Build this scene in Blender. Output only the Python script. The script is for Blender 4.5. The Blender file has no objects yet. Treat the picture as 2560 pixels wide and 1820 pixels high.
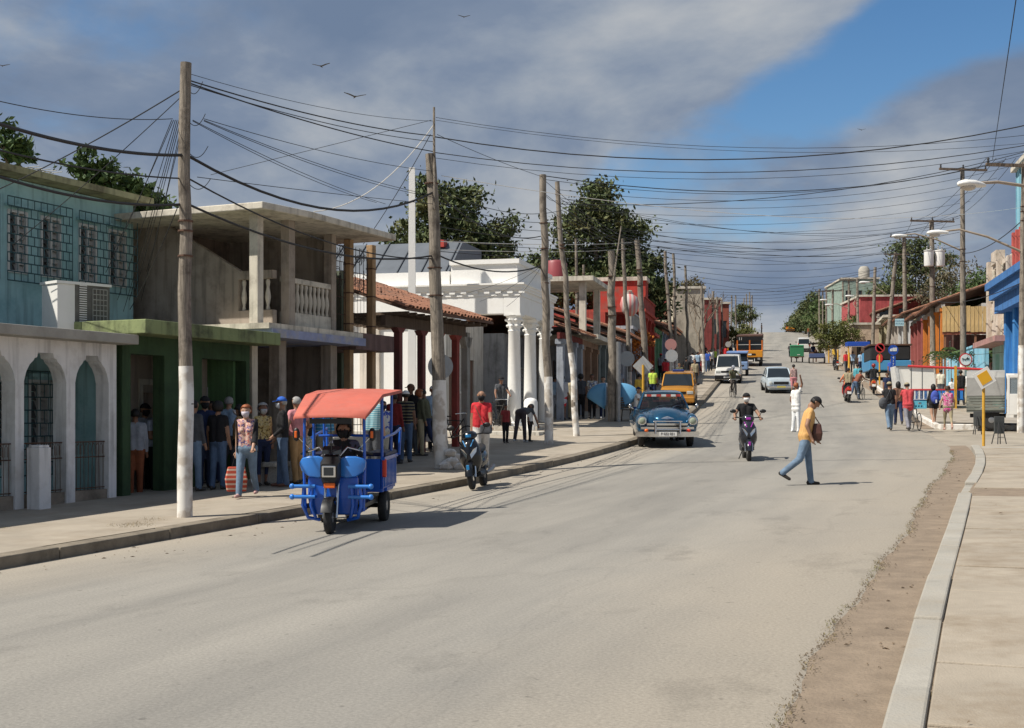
import bpy, bmesh, math, random
import numpy as np
from mathutils import Vector, Matrix
random.seed(7); R = math.radians
scene = bpy.context.scene
# ---------------------------------------------------------------- camera, sky, sun, exposure
F, CX, HY, CZ = 3100.0, 1280.0, 1040.0, 1.9     # focal length and horizon in photo pixels, eye height in metres
cam_d = bpy.data.cameras.new('camera'); cam = bpy.data.objects.new('camera', cam_d)
scene.collection.objects.link(cam); scene.camera = cam
cam.location = (0, 0, CZ); cam.rotation_euler = (R(90), 0, 0)
cam_d.sensor_width = 36; cam_d.lens = 36*F/2560; cam_d.shift_y = (HY-910)/2560
cam_d.clip_end = 6000; cam_d.clip_start = .05
SUN_EL = R(53); SHADOW = Vector((.925, .38, 0)).normalized()
sd = bpy.data.lights.new('sun', 'SUN'); so = bpy.data.objects.new('sun', sd); scene.collection.objects.link(so)
sd.energy = 5.0; sd.angle = R(.53); sd.color = (1, .94, .84)
so.rotation_euler = (SHADOW*math.cos(SUN_EL) - Vector((0, 0, math.sin(SUN_EL)))).to_track_quat('-Z', 'Y').to_euler()
w = bpy.data.worlds.new('World'); scene.world = w; w.use_nodes = True
nt = w.node_tree; nt.nodes.clear()
def nd(tree, t, **kw):
    n = tree.nodes.new(t)
    for k, v in kw.items(): setattr(n, k, v)
    return n
def math_node(tree, op, a, b=None, c=None):
    n = tree.nodes.new('ShaderNodeMath'); n.operation = op
    for i, v in enumerate((a, b, c)):
        if v is None: continue
        if isinstance(v, (int, float)): n.inputs[i].default_value = v
        else: tree.links.new(v, n.inputs[i])
    return n.outputs[0]
sky = nd(nt, 'ShaderNodeTexSky', sky_type='NISHITA', sun_disc=False, sun_elevation=SUN_EL, sun_rotation=math.atan2(-SHADOW.x, -SHADOW.y), altitude=100, air_density=1.0, dust_density=.3, ozone_density=2.0)
tc = nd(nt, 'ShaderNodeTexCoord'); sep = nd(nt, 'ShaderNodeSeparateXYZ'); nt.links.new(tc.outputs['Generated'], sep.inputs[0])
# cloud deck: directions projected on a plane overhead, so clouds flatten towards the horizon
zz = math_node(nt, 'ADD', math_node(nt, 'MAXIMUM', sep.outputs[2], 0.0), .24)
pxn = math_node(nt, 'DIVIDE', sep.outputs[0], zz); pyn = math_node(nt, 'DIVIDE', sep.outputs[1], zz)
cmb = nd(nt, 'ShaderNodeCombineXYZ'); nt.links.new(pxn, cmb.inputs[0]); nt.links.new(pyn, cmb.inputs[1])
def cnoise(scale, detail, loc, rough=.55, dist=.3, rot=.5, sx=1.0, sy=1.0):
    mp = nd(nt, 'ShaderNodeMapping'); mp.inputs['Location'].default_value = loc; mp.inputs['Rotation'].default_value = (0, 0, rot); mp.inputs['Scale'].default_value = (sx, sy, 1)
    n = nd(nt, 'ShaderNodeTexNoise'); n.inputs['Scale'].default_value = scale; n.inputs['Detail'].default_value = detail
    n.inputs['Roughness'].default_value = rough; n.inputs['Distortion'].default_value = dist
    nt.links.new(cmb.outputs[0], mp.inputs[0]); nt.links.new(mp.outputs[0], n.inputs['Vector']); return n.outputs['Fac']
n_big = cnoise(1.35, 9, (3.1, 1.7, 0), .56, .25); n_shade = cnoise(2.3, 9, (8.3, 4.2, 0), .56, .18, .75, 1.0, .85); n_hi = cnoise(.85, 5, (1.0, 9.0, 0), .5, .4)
# a break in the clouds, an oval of the real sky towards the right
ex = math_node(nt, 'DIVIDE', math_node(nt, 'SUBTRACT', sep.outputs[0], .31), .22)
ez = math_node(nt, 'DIVIDE', math_node(nt, 'SUBTRACT', sep.outputs[2], math_node(nt, 'MULTIPLY_ADD', sep.outputs[0], .42, .158)), .048)
er = math_node(nt, 'SQRT', math_node(nt, 'ADD', math_node(nt, 'MULTIPLY', ex, ex), math_node(nt, 'MULTIPLY', ez, ez)))
front = math_node(nt, 'GREATER_THAN', sep.outputs[1], 0)
gap = math_node(nt, 'MULTIPLY', math_node(nt, 'SUBTRACT', 1.25, math_node(nt, 'MINIMUM', er, 1.25)), front)
cov = math_node(nt, 'SUBTRACT', math_node(nt, 'ADD', math_node(nt, 'MULTIPLY_ADD', n_big, 1.5, -.13), math_node(nt, 'MULTIPLY', math_node(nt, 'MAXIMUM', math_node(nt, 'SUBTRACT', .13, sep.outputs[2]), 0.0), 3.0)), math_node(nt, 'MULTIPLY', gap, .58))
rp = nd(nt, 'ShaderNodeValToRGB'); rp.color_ramp.elements[0].position = .30; rp.color_ramp.elements[1].position = .56; rp.color_ramp.interpolation = 'EASE'
nt.links.new(cov, rp.inputs[0])
rc = nd(nt, 'ShaderNodeValToRGB'); cr = rc.color_ramp
cr.elements[0].position = .40; cr.elements[0].color = (1.45, 2.0, 3.0, 1)
cr.elements[1].position = .66; cr.elements[1].color = (4.6, 4.75, 4.9, 1)
e = cr.elements.new(.48); e.color = (1.9, 2.42, 3.35, 1)
e = cr.elements.new(.54); e.color = (2.7, 3.15, 3.85, 1)
low_ = math_node(nt, 'MULTIPLY', math_node(nt, 'MAXIMUM', math_node(nt, 'SUBTRACT', .2, sep.outputs[2]), 0.0), .42)   # thinner, paler cloud towards the horizon
nt.links.new(math_node(nt, 'ADD', math_node(nt, 'ADD', math_node(nt, 'MULTIPLY', n_shade, .66), math_node(nt, 'MULTIPLY', n_hi, .36)), low_), rc.inputs[0])
hs = nd(nt, 'ShaderNodeHueSaturation'); hs.inputs['Saturation'].default_value = 1.25; hs.inputs['Value'].default_value = 1.0
nt.links.new(sky.outputs[0], hs.inputs['Color'])
mx = nd(nt, 'ShaderNodeMix', data_type='RGBA'); nt.links.new(rp.outputs[0], mx.inputs[0])
nt.links.new(hs.outputs[0], mx.inputs[6]); nt.links.new(rc.outputs[0], mx.inputs[7])
bg = nd(nt, 'ShaderNodeBackground'); bg.inputs[1].default_value = .09; nt.links.new(mx.outputs[2], bg.inputs[0])
wo = nd(nt, 'ShaderNodeOutputWorld'); nt.links.new(bg.outputs[0], wo.inputs[0])
vs = scene.view_settings; vs.view_transform = 'Standard'; vs.look = 'None'; vs.exposure = 0.28; vs.gamma = 1; vs.use_curve_mapping = False
# ---------------------------------------------------------------- street geometry: plan curve and height profile
_Y = np.arange(-40, 700, .25)
def _smooth(px, py, k):
    v = np.interp(_Y, px, py); ker = np.ones(k)/k
    for _ in range(2):
        pad = np.concatenate([v[0]+(v[1]-v[0])*np.arange(-k, 0), v, v[-1]+(v[-1]-v[-2])*np.arange(1, k+1)])
        v = np.convolve(pad, ker, 'same')[k:-k]
    return v
_XL = _smooth([-40, 0, 14.57, 20, 25.7, 31, 38.4, 48, 60, 79, 215, 700], [-29, -12.2, -6.0, -3.55, -1.05, 1.25, 3.95, 6.35, 9.1, 13.1, 42.9, 149], 21)
_ZC = _smooth([-40, 0, 24.5, 31, 37, 44, 53, 62, 71, 82, 98, 115, 126, 153, 185, 215, 240, 262, 420, 700], [-.77, .03, .52, .72, .95, 1.32, 1.75, 2.45, 3.15, 4.05, 5.2, 6.45, 7.3, 9.7, 13.3, 16.45, 17.5, 17.7, 13, 2], 19)
_DX = np.gradient(_XL, .25)
def XL(y): return float(np.interp(y, _Y, _XL))
def ground(x, y):
    t = min(1, max(0, (y-25)/20)); fade = 1-t*t*(3-2*t)
    return float(np.interp(y, _Y, _ZC)) + .02*fade*(min(25, max(-20, x))-5)
def frame(y):
    d = float(np.interp(y, _Y, _DX)); T = Vector((d, 1, 0)).normalized()
    return Vector((XL(y), y, 0)), T, Vector((T.y, -T.x, 0))
def widen(y, off): return off+min(1, max(0, (off-4)/5))*max(0, min(1.6, (26-y)*.047))
def lat(y, off, h=0.0):
    P, T, N = frame(y); q = P+N*widen(y, off)
    q.z = ground(q.x, q.y)+h; return q
ROADW, KH = 9.7, .15
def at(u, v, Y): return Vector(((u-CX)/F*Y, Y, CZ-(v-HY)/F*Y))
def on(u, Y, h=0.0):
    x = (u-CX)/F*Y; return Vector((x, Y, ground(x, Y)+h))
def hit(u, v, h=0.0):
    y = 6.0; prev = None
    while y < 260:
        p = at(u, v, y); d = p.z-ground(p.x, p.y)-h
        if d <= 0: return p
        y += .05
    return on(u, 200, h)
# ---------------------------------------------------------------- helpers: meshes
COL = scene.collection.objects
class MB:
    def __init__(s): s.V = []; s.F = []; s.M = []; s.uv = None
    def add(s, vs, fs, mi=0):
        o = len(s.V); s.V += [tuple(v) for v in vs]; s.F += [tuple(i+o for i in f) for f in fs]; s.M += [mi]*len(fs); return s
    def box(s, x0, x1, y0, y1, z0, z1, mi=0):
        return s.add([(x0, y0, z0), (x1, y0, z0), (x1, y1, z0), (x0, y1, z0), (x0, y0, z1), (x1, y0, z1), (x1, y1, z1), (x0, y1, z1)],
                     [(0, 3, 2, 1), (4, 5, 6, 7), (0, 1, 5, 4), (1, 2, 6, 5), (2, 3, 7, 6), (3, 0, 4, 7)], mi)
    def cbox(s, c, d, mi=0, rot=None):
        b = MB().box(-d[0]/2, d[0]/2, -d[1]/2, d[1]/2, -d[2]/2, d[2]/2)
        m = (rot if rot is not None else Matrix.Identity(3))
        return s.add([m @ Vector(v)+Vector(c) for v in b.V], b.F, mi)
    def tube(s, pts, r, n=8, mi=0, cap=True, flat=1.0):
        pts = [Vector(p) for p in pts]; k = len(pts)
        rs = list(r) if isinstance(r, (list, tuple)) else [r]*k
        T0 = (pts[1]-pts[0]).normalized(); up = Vector((0, 0, 1)) if abs(T0.z) < .9 else Vector((0, 1, 0))
        A = T0.cross(up).normalized(); vs = []
        for i in range(k):
            T = ((pts[min(i+1, k-1)]-pts[i]).normalized()+(pts[i]-pts[max(i-1, 0)]).normalized())
            T = T.normalized() if T.length > 1e-6 else T0
            A = (A-T*A.dot(T)).normalized(); B = T.cross(A)
            vs += [pts[i]+(A*math.cos(2*math.pi*j/n)+B*flat*math.sin(2*math.pi*j/n))*rs[i] for j in range(n)]
        fs = [(i*n+j, i*n+(j+1) % n, (i+1)*n+(j+1) % n, (i+1)*n+j) for i in range(k-1) for j in range(n)]
        if cap: fs += [tuple(range(n))[::-1], tuple((k-1)*n+j for j in range(n))]
        return s.add(vs, fs, mi)
    def lathe(s, prof, n=16, mi=0, o=(0, 0, 0), axis='z'):
        vs = []; k = len(prof)
        for (r, h) in prof:
            for j in range(n):
                a = 2*math.pi*j/n; c, d = r*math.cos(a), r*math.sin(a)
                vs.append({'z': (c, d, h), 'x': (h, c, d), 'y': (d, h, c)}[axis])
        vs = [(v[0]+o[0], v[1]+o[1], v[2]+o[2]) for v in vs]
        fs = [(i*n+j, i*n+(j+1) % n, (i+1)*n+(j+1) % n, (i+1)*n+j) for i in range(k-1) for j in range(n)]
        if prof[0][0] > 1e-4: fs.append(tuple(range(n))[::-1])
        if prof[-1][0] > 1e-4: fs.append(tuple((k-1)*n+j for j in range(n)))
        return s.add(vs, fs, mi)
    def ball(s, c, r, n=10, mi=0, m=None):
        r = (r, r, r) if isinstance(r, (int, float)) else r; vs = []; k = max(4, n//2)
        for i in range(k+1):
            t = math.pi*i/k
            for j in range(n):
                a = 2*math.pi*j/n; v = Vector((r[0]*math.sin(t)*math.cos(a), r[1]*math.sin(t)*math.sin(a), r[2]*math.cos(t)))
                vs.append((m @ v if m is not None else v)+Vector(c))
        return s.add(vs, [(i*n+j, (i+1)*n+j, (i+1)*n+(j+1) % n, i*n+(j+1) % n) for i in range(k) for j in range(n)], mi)
    def prism(s, poly, t0, t1, axis='x', mi=0):
        """extrude a 2-D polygon: axis x -> poly is (y,z); y -> (x,z); z -> (x,y)"""
        f = {'x': lambda a, b, t: (t, a, b), 'y': lambda a, b, t: (a, t, b), 'z': lambda a, b, t: (a, b, t)}[axis]; n = len(poly)
        vs = [f(a, b, t0) for a, b in poly]+[f(a, b, t1) for a, b in poly]
        return s.add(vs, [tuple(range(n)), tuple(range(2*n-1, n-1, -1))]+[(i, i+n, (i+1) % n+n, (i+1) % n) for i in range(n)], mi)
    def loft(s, rings, mi=0, cap=True, closed=True):
        n = len(rings[0]); k = len(rings); vs = [p for r in rings for p in r]; m = n if closed else n-1
        fs = [(i*n+j, i*n+(j+1) % n, (i+1)*n+(j+1) % n, (i+1)*n+j) for i in range(k-1) for j in range(m)]
        if cap: fs += [tuple(range(n))[::-1], tuple((k-1)*n+j for j in range(n))]
        return s.add(vs, fs, mi)
    def wall(s, x0, x1, z0, z1, y0, y1, op=(), mi=0):
        """a wall slab in the xz plane with rectangular openings (xa,xb,za,zb)"""
        xs = sorted({x0, x1, *[min(max(v, x0), x1) for o in op for v in o[:2]]}); zs = sorted({z0, z1, *[min(max(v, z0), z1) for o in op for v in o[2:4]]})
        for a, b in zip(xs, xs[1:]):
            run = None
            for c, d in zip(zs, zs[1:]):
                mxx, mz = (a+b)/2, (c+d)/2
                if any(o[0] < mxx < o[1] and o[2] < mz < o[3] for o in op):
                    if run: s.box(a, b, y0, y1, run[0], run[1], mi); run = None
                else: run = (run[0] if run else c, d)
            if run: s.box(a, b, y0, y1, run[0], run[1], mi)
        return s
    def build(s, name, mat, parent=None, smooth=None, loc=None, rz=None, bevel=0):
        me = bpy.data.meshes.new(name); me.from_pydata(s.V, [], s.F)
        for m in (mat if isinstance(mat, (list, tuple)) else [mat]): me.materials.append(m)
        if any(s.M): me.polygons.foreach_set('material_index', s.M)
        bm = bmesh.new(); bm.from_mesh(me); bmesh.ops.recalc_face_normals(bm, faces=bm.faces); bm.to_mesh(me); bm.free()
        if smooth:
            me.polygons.foreach_set('use_smooth', [True]*len(me.polygons)); me.set_sharp_from_angle(angle=R(smooth))
        ob = bpy.data.objects.new(name, me); COL.link(ob)
        if parent: ob.parent = parent
        if loc is not None: ob.location = loc
        if rz is not None: ob.rotation_euler = (0, 0, rz)
        if bevel:
            b = ob.modifiers.new('bevel', 'BEVEL'); b.width = bevel; b.segments = 2; b.limit_method = 'ANGLE'; b.angle_limit = R(40)
        return ob
def tag(o, label, cat=None, group=None, kind=None):
    if label: o['label'] = label
    if cat: o['category'] = cat
    if group: o['group'] = group
    if kind: o['kind'] = kind
    return o
def thing(name, label, cat, loc=(0, 0, 0), rz=0.0, group=None):
    o = bpy.data.objects.new(name, None); COL.link(o); o.location = loc; o.rotation_euler = (0, 0, rz); o.empty_display_size = .2
    return tag(o, label, cat, group)
def struct(o, label=None): return tag(o, label, None, None, 'structure')
def clone(ob, parent=None, loc=None, rz=None, mats=None):
    c = ob.copy(); COL.link(c)
    for k in ('label', 'category', 'group'):
        if parent is not None and k in c: del c[k]
    if parent is not None: c.parent = parent
    if loc is not None: c.location = loc
    if rz is not None: c.rotation_euler = (0, 0, rz)
    return c
def clone_tree(root, loc, rz, label, group=None):
    kids = [o for o in root.children]
    r = clone(root, None, loc, rz); r['label'] = label
    if group: r['group'] = group
    for ch in kids:
        c = clone(ch, r)
        for g in ch.children: clone(g, c)
    return r
def text(s, size, mat, parent, loc, rot, name='lettering', ex=.002):
    cu = bpy.data.curves.new(name, 'FONT'); cu.body = s; cu.size = size; cu.align_x = 'CENTER'; cu.align_y = 'CENTER'; cu.extrude = ex
    tmp = bpy.data.objects.new(name, cu); me = bpy.data.meshes.new_from_object(tmp); bpy.data.objects.remove(tmp); me.materials.clear(); me.materials.append(mat)
    o = bpy.data.objects.new(name, me); COL.link(o); o.parent = parent; o.location = loc; o.rotation_euler = rot; return o
# ---------------------------------------------------------------- materials
MATS = {}
def mat(name, col, rough=.75, var=.12, scale=4.0, bump=0.0, bscale=None, metal=0.0, dirt=None, damt=.0, dscale=.7, coat=0, stretch=None, spec=.4, uv=False, alpha=None, streak=0.0):
    if name in MATS: return MATS[name]
    m = bpy.data.materials.new(name); m.use_nodes = True; t = m.node_tree; b = t.nodes['Principled BSDF']
    b.inputs['Roughness'].default_value = rough; b.inputs['Metallic'].default_value = metal; b.inputs['Specular IOR Level'].default_value = spec
    if coat: b.inputs['Coat Weight'].default_value = coat; b.inputs['Coat Roughness'].default_value = .06
    c = nd(t, 'ShaderNodeTexCoord'); src = c.outputs['UV' if uv else 'Object']
    if stretch:
        mp = nd(t, 'ShaderNodeMapping'); mp.inputs['Scale'].default_value = stretch; t.links.new(src, mp.inputs[0]); src = mp.outputs[0]
    n = nd(t, 'ShaderNodeTexNoise'); n.inputs['Scale'].default_value = scale; n.inputs['Detail'].default_value = 6; n.inputs['Roughness'].default_value = .62
    t.links.new(src, n.inputs['Vector'])
    rm = nd(t, 'ShaderNodeMapRange'); rm.inputs[1].default_value = .3; rm.inputs[2].default_value = .7; rm.inputs[3].default_value = 1-var; rm.inputs[4].default_value = 1+var
    t.links.new(n.outputs['Fac'], rm.inputs[0])
    mu = nd(t, 'ShaderNodeVectorMath', operation='SCALE'); mu.inputs[0].default_value = col[:3]; t.links.new(rm.outputs[0], mu.inputs['Scale'])
    out = mu.outputs[0]
    if dirt:
        n2 = nd(t, 'ShaderNodeTexNoise'); n2.inputs['Scale'].default_value = dscale; n2.inputs['Detail'].default_value = 8; n2.inputs['Roughness'].default_value = .68
        t.links.new(c.outputs['UV' if uv else 'Object'], n2.inputs['Vector'])
        r2 = nd(t, 'ShaderNodeMapRange'); r2.inputs[1].default_value = .48; r2.inputs[2].default_value = .68; r2.inputs[3].default_value = 0; r2.inputs[4].default_value = damt
        t.links.new(n2.outputs['Fac'], r2.inputs[0]); mm = nd(t, 'ShaderNodeMix', data_type='RGBA'); t.links.new(r2.outputs[0], mm.inputs[0])
        t.links.new(out, mm.inputs[6]); mm.inputs[7].default_value = (*dirt, 1); out = mm.outputs[2]
    if streak:   # rain-washed grime running down the wall
        m3 = nd(t, 'ShaderNodeMapping'); m3.inputs['Scale'].default_value = (4.5, 4.5, .35); t.links.new(c.outputs['Object'], m3.inputs[0])
        n3 = nd(t, 'ShaderNodeTexNoise'); n3.inputs['Scale'].default_value = 1.6; n3.inputs['Detail'].default_value = 6; t.links.new(m3.outputs[0], n3.inputs['Vector'])
        r3 = nd(t, 'ShaderNodeMapRange'); r3.inputs[1].default_value = .5; r3.inputs[2].default_value = .75; r3.inputs[3].default_value = 1; r3.inputs[4].default_value = 1-streak; t.links.new(n3.outputs['Fac'], r3.inputs[0])
        s3 = nd(t, 'ShaderNodeVectorMath', operation='SCALE'); t.links.new(out, s3.inputs[0]); t.links.new(r3.outputs[0], s3.inputs['Scale']); out = s3.outputs[0]
    t.links.new(out, b.inputs['Base Color'])
    if bump:
        nb = nd(t, 'ShaderNodeTexNoise'); nb.inputs['Scale'].default_value = bscale or scale*6; nb.inputs['Detail'].default_value = 5; t.links.new(src, nb.inputs['Vector'])
        bp = nd(t, 'ShaderNodeBump'); bp.inputs['Strength'].default_value = bump; bp.inputs['Distance'].default_value = .02
        t.links.new(nb.outputs['Fac'], bp.inputs['Height']); t.links.new(bp.outputs[0], b.inputs['Normal'])
    if alpha is not None: b.inputs['Alpha'].default_value = alpha
    m.diffuse_color = (*col[:3], 1); MATS[name] = m; return m
def stripes(name, cols, period, axis=2, rough=.85, duty=.5, soft=.05):
    """cloth with stripes across one axis of the object"""
    if name in MATS: return MATS[name]
    m = bpy.data.materials.new(name); m.use_nodes = True; t = m.node_tree; b = t.nodes['Principled BSDF']; b.inputs['Roughness'].default_value = rough
    c = nd(t, 'ShaderNodeTexCoord'); s = nd(t, 'ShaderNodeSeparateXYZ'); t.links.new(c.outputs['Object'], s.inputs[0])
    fr = math_node(t, 'FRACT', math_node(t, 'DIVIDE', math_node(t, 'ADD', s.outputs[axis], 50), period))
    g = math_node(t, 'GREATER_THAN', fr, duty)
    mx_ = nd(t, 'ShaderNodeMix', data_type='RGBA'); t.links.new(g, mx_.inputs[0]); mx_.inputs[6].default_value = (*cols[0], 1); mx_.inputs[7].default_value = (*cols[1], 1)
    t.links.new(mx_.outputs[2], b.inputs['Base Color']); MATS[name] = m; return m
def blotch(name, cols, scale=8, rough=.85, bump=0.0):
    """patches of a few colours with hard edges: print cloth, peeling paint, whitewash on wood"""
    if name in MATS: return MATS[name]
    m = bpy.data.materials.new(name); m.use_nodes = True; t = m.node_tree; b = t.nodes['Principled BSDF']; b.inputs['Roughness'].default_value = rough
    c = nd(t, 'ShaderNodeTexCoord'); n = nd(t, 'ShaderNodeTexNoise'); n.inputs['Scale'].default_value = scale; n.inputs['Detail'].default_value = 5
    t.links.new(c.outputs['Object'], n.inputs['Vector']); r = nd(t, 'ShaderNodeValToRGB'); r.color_ramp.interpolation = 'CONSTANT' if len(cols) > 2 else 'LINEAR'
    k = len(cols); el = r.color_ramp.elements
    while len(el) < k: el.new(.5)
    for i, cc in enumerate(cols): el[i].position = .32+.36*i/k if k > 2 else (.45, .58)[i]; el[i].color = (*cc, 1)
    t.links.new(n.outputs['Fac'], r.inputs[0]); t.links.new(r.outputs[0], b.inputs['Base Color'])
    if bump:
        bp = nd(t, 'ShaderNodeBump'); bp.inputs['Strength'].default_value = bump; t.links.new(n.outputs['Fac'], bp.inputs['Height']); t.links.new(bp.outputs[0], b.inputs['Normal'])
    MATS[name] = m; return m
def cloth(c): return mat('cloth_%.3f_%.3f_%.3f' % c, c, .9, .28, 5, .9, 11)
def paint(c, rough=.25): return mat('paint_%.3f_%.3f_%.3f_%.2f' % (*c, rough), c, rough, .05, 2, coat=.4 if rough < .5 else 0)
def plaster(c, d=(.16, .14, .11), a=.45): return mat('plaster_%.3f_%.3f_%.3f_%.2f' % (*c, a), c, .9, .10, 1.3, .25, 18, dirt=d, damt=min(1, a*1.5), dscale=1.7, streak=.48)
def wood(c): return mat('wood_%.3f_%.3f_%.3f' % c, c, .85, .35, 2.5, .5, 10, stretch=(6, 6, .5))
M_glass = mat('dark_glass', (.02, .025, .03), .08, .1, 1, spec=.6)
M_chrome = mat('chrome', (.72, .72, .72), .14, .05, 3, metal=1)
M_black = mat('black_plastic', (.014, .014, .015), .4, .2, 5)
M_tyre = mat('tyre_rubber', (.028, .027, .026), .85, .3, 20, .3)
M_steel = mat('dull_steel', (.3, .3, .3), .45, .15, 6, metal=.8)
M_iron = mat('black_iron', (.03, .03, .033), .6, .3, 8)
M_rust = mat('rusty_iron', (.11, .06, .04), .8, .4, 10)
M_white = paint((.74, .73, .70), .5)
M_yellow = mat('post_yellow', (.62, .34, .035), .6, .12, 6, dirt=(.2, .13, .05), damt=.4, dscale=4)
M_conc = mat('bare_concrete', (.36, .34, .30), .92, .14, 2, .3, 40, dirt=(.15, .14, .12), damt=.45, dscale=.8)
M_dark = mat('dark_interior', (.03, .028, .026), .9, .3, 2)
M_pole = mat('weathered_pole', (.25, .215, .175), .9, .5, 4, .9, 16, stretch=(6, 6, .4), dirt=(.075, .06, .048), damt=.9, dscale=3.2)
M_lime = blotch('limewash', [(.74, .72, .68), (.50, .45, .39)], 4, .92, .2)
M_wire = mat('black_wire', (.02, .02, .022), .7, .1, 3)
M_tile = mat('clay_tile', (.27, .125, .075), .85, .4, 5, .3, 20, dirt=(.085, .065, .05), damt=.9, dscale=2.2)
# ---------------------------------------------------------------- ground, road, pavements
YS = [y for y in np.arange(-8, 60, 1.0)]+[y for y in np.arange(60, 330, 3.0)]
def strip(name, offs, mat_, ys=YS, uv=True):
    """offs: list of (lateral offset, height) across; one mesh following the street"""
    mb = MB(); n = len(offs); vs = []; uvs = []; s = 0; prev = None
    for y in ys:
        P, T, N = frame(y); s += (P-prev).length if prev is not None else 0; prev = P
        for o, h in offs:
            o_ = o(y) if callable(o) else o
            q = P+N*widen(y, o_); q.z = ground(q.x, q.y)+h; vs.append(q); uvs.append((o_, s))
    fs = [(i*n+j, i*n+j+1, (i+1)*n+j+1, (i+1)*n+j) for i in range(len(ys)-1) for j in range(n-1)]
    mb.add(vs, fs); ob = mb.build(name, mat_, smooth=30)
    l = ob.data.uv_layers.new(name='uv')
    for lp in ob.data.loops: l.data[lp.index].uv = uvs[lp.vertex_index]
    return ob
def road_mat():
    m = bpy.data.materials.new('dusty_asphalt'); m.use_nodes = True; t = m.node_tree; b = t.nodes['Principled BSDF']; b.inputs['Roughness'].default_value = .88; b.inputs['Specular IOR Level'].default_value = .25
    c = nd(t, 'ShaderNodeTexCoord')
    def nz(scale, st, det=5, rough=.6):
        mp = nd(t, 'ShaderNodeMapping'); mp.inputs['Scale'].default_value = st; t.links.new(c.outputs['UV'], mp.inputs[0])
        n = nd(t, 'ShaderNodeTexNoise'); n.inputs['Scale'].default_value = scale; n.inputs['Detail'].default_value = det; n.inputs['Roughness'].default_value = rough; t.links.new(mp.outputs[0], n.inputs['Vector']); return n.outputs['Fac']
    streak = nz(.8, (1, .09, 1), 6, .65); blot = nz(.35, (1, .5, 1)); grain = nz(38, (1, 1, 1), 3, .7)
    sp = nd(t, 'ShaderNodeSeparateXYZ'); t.links.new(c.outputs['UV'], sp.inputs[0])
    # pale dust gathers by the kerbs
    edge = math_node(t, 'ABSOLUTE', math_node(t, 'SUBTRACT', sp.outputs[0], 4.4))
    er_ = nd(t, 'ShaderNodeMapRange'); er_.inputs[1].default_value = 2.1; er_.inputs[2].default_value = 4.4; er_.inputs[3].default_value = 0; er_.inputs[4].default_value = .8
    t.links.new(math_node(t, 'ADD', edge, math_node(t, 'MULTIPLY', math_node(t, 'SUBTRACT', blot, .5), 3.0)), er_.inputs[0])
    f = math_node(t, 'ADD', math_node(t, 'MULTIPLY', streak, .62), math_node(t, 'MULTIPLY', blot, .38))
    r = nd(t, 'ShaderNodeValToRGB'); e0, e1 = r.color_ramp.elements; e0.position = .34; e0.color = (.195, .186, .169, 1); e1.position = .66; e1.color = (.300, .281, .248, 1)
    t.links.new(f, r.inputs[0])
    m1 = nd(t, 'ShaderNodeMix', data_type='RGBA'); t.links.new(er_.outputs[0], m1.inputs[0]); t.links.new(r.outputs[0], m1.inputs[6]); m1.inputs[7].default_value = (.345, .302, .243, 1)
    g = nd(t, 'ShaderNodeMapRange'); g.inputs[1].default_value = .3; g.inputs[2].default_value = .7; g.inputs[3].default_value = .82; g.inputs[4].default_value = 1.18; t.links.new(grain, g.inputs[0])
    sc = nd(t, 'ShaderNodeVectorMath', operation='SCALE'); t.links.new(m1.outputs[2], sc.inputs[0]); t.links.new(g.outputs[0], sc.inputs['Scale']); 
    # old patches and drips, a little darker
    st_ = nz(.75, (1, .6, 1), 7, .7); sr = nd(t, 'ShaderNodeMapRange'); sr.inputs[1].default_value = .56; sr.inputs[2].default_value = .66; sr.inputs[3].default_value = 1; sr.inputs[4].default_value = .84; t.links.new(st_, sr.inputs[0])
    fl = nz(9, (1, 1, 1), 2, .5); fr_ = nd(t, 'ShaderNodeMapRange'); fr_.inputs[1].default_value = .70; fr_.inputs[2].default_value = .76; fr_.inputs[3].default_value = 1; fr_.inputs[4].default_value = .7; t.links.new(fl, fr_.inputs[0])
    s9 = nd(t, 'ShaderNodeVectorMath', operation='SCALE'); t.links.new(sc.outputs[0], s9.inputs[0]); t.links.new(math_node(t, 'MULTIPLY', sr.outputs[0], fr_.outputs[0]), s9.inputs['Scale']); sc = s9
    # thin wandering cracks
    mp = nd(t, 'ShaderNodeMapping'); mp.inputs['Scale'].default_value = (1, .45, 1); t.links.new(c.outputs['UV'], mp.inputs[0])
    nw = nd(t, 'ShaderNodeTexNoise'); nw.inputs['Scale'].default_value = 1.5; nw.inputs['Detail'].default_value = 4; t.links.new(mp.outputs[0], nw.inputs['Vector'])
    vm = nd(t, 'ShaderNodeVectorMath', operation='MULTIPLY_ADD'); vm.inputs[1].default_value = (.9, .9, 0); t.links.new(nw.outputs['Color'], vm.inputs[0]); t.links.new(mp.outputs[0], vm.inputs[2])
    vo = nd(t, 'ShaderNodeTexVoronoi', feature='DISTANCE_TO_EDGE'); vo.inputs['Scale'].default_value = .22; t.links.new(vm.outputs[0], vo.inputs['Vector'])
    ck = nd(t, 'ShaderNodeMapRange'); ck.inputs[1].default_value = .0; ck.inputs[2].default_value = .006; ck.inputs[3].default_value = .93; ck.inputs[4].default_value = 1.0; t.links.new(vo.outputs['Distance'], ck.inputs[0])
    s2 = nd(t, 'ShaderNodeVectorMath', operation='SCALE'); t.links.new(sc.outputs[0], s2.inputs[0]); t.links.new(ck.outputs[0], s2.inputs['Scale']); t.links.new(s2.outputs[0], b.inputs['Base Color'])
    bp = nd(t, 'ShaderNodeBump'); bp.inputs['Strength'].default_value = .35; bp.inputs['Distance'].default_value = .01; t.links.new(grain, bp.inputs['Height']); t.links.new(bp.outputs[0], b.inputs['Normal'])
    return m
M_road = road_mat()
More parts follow.
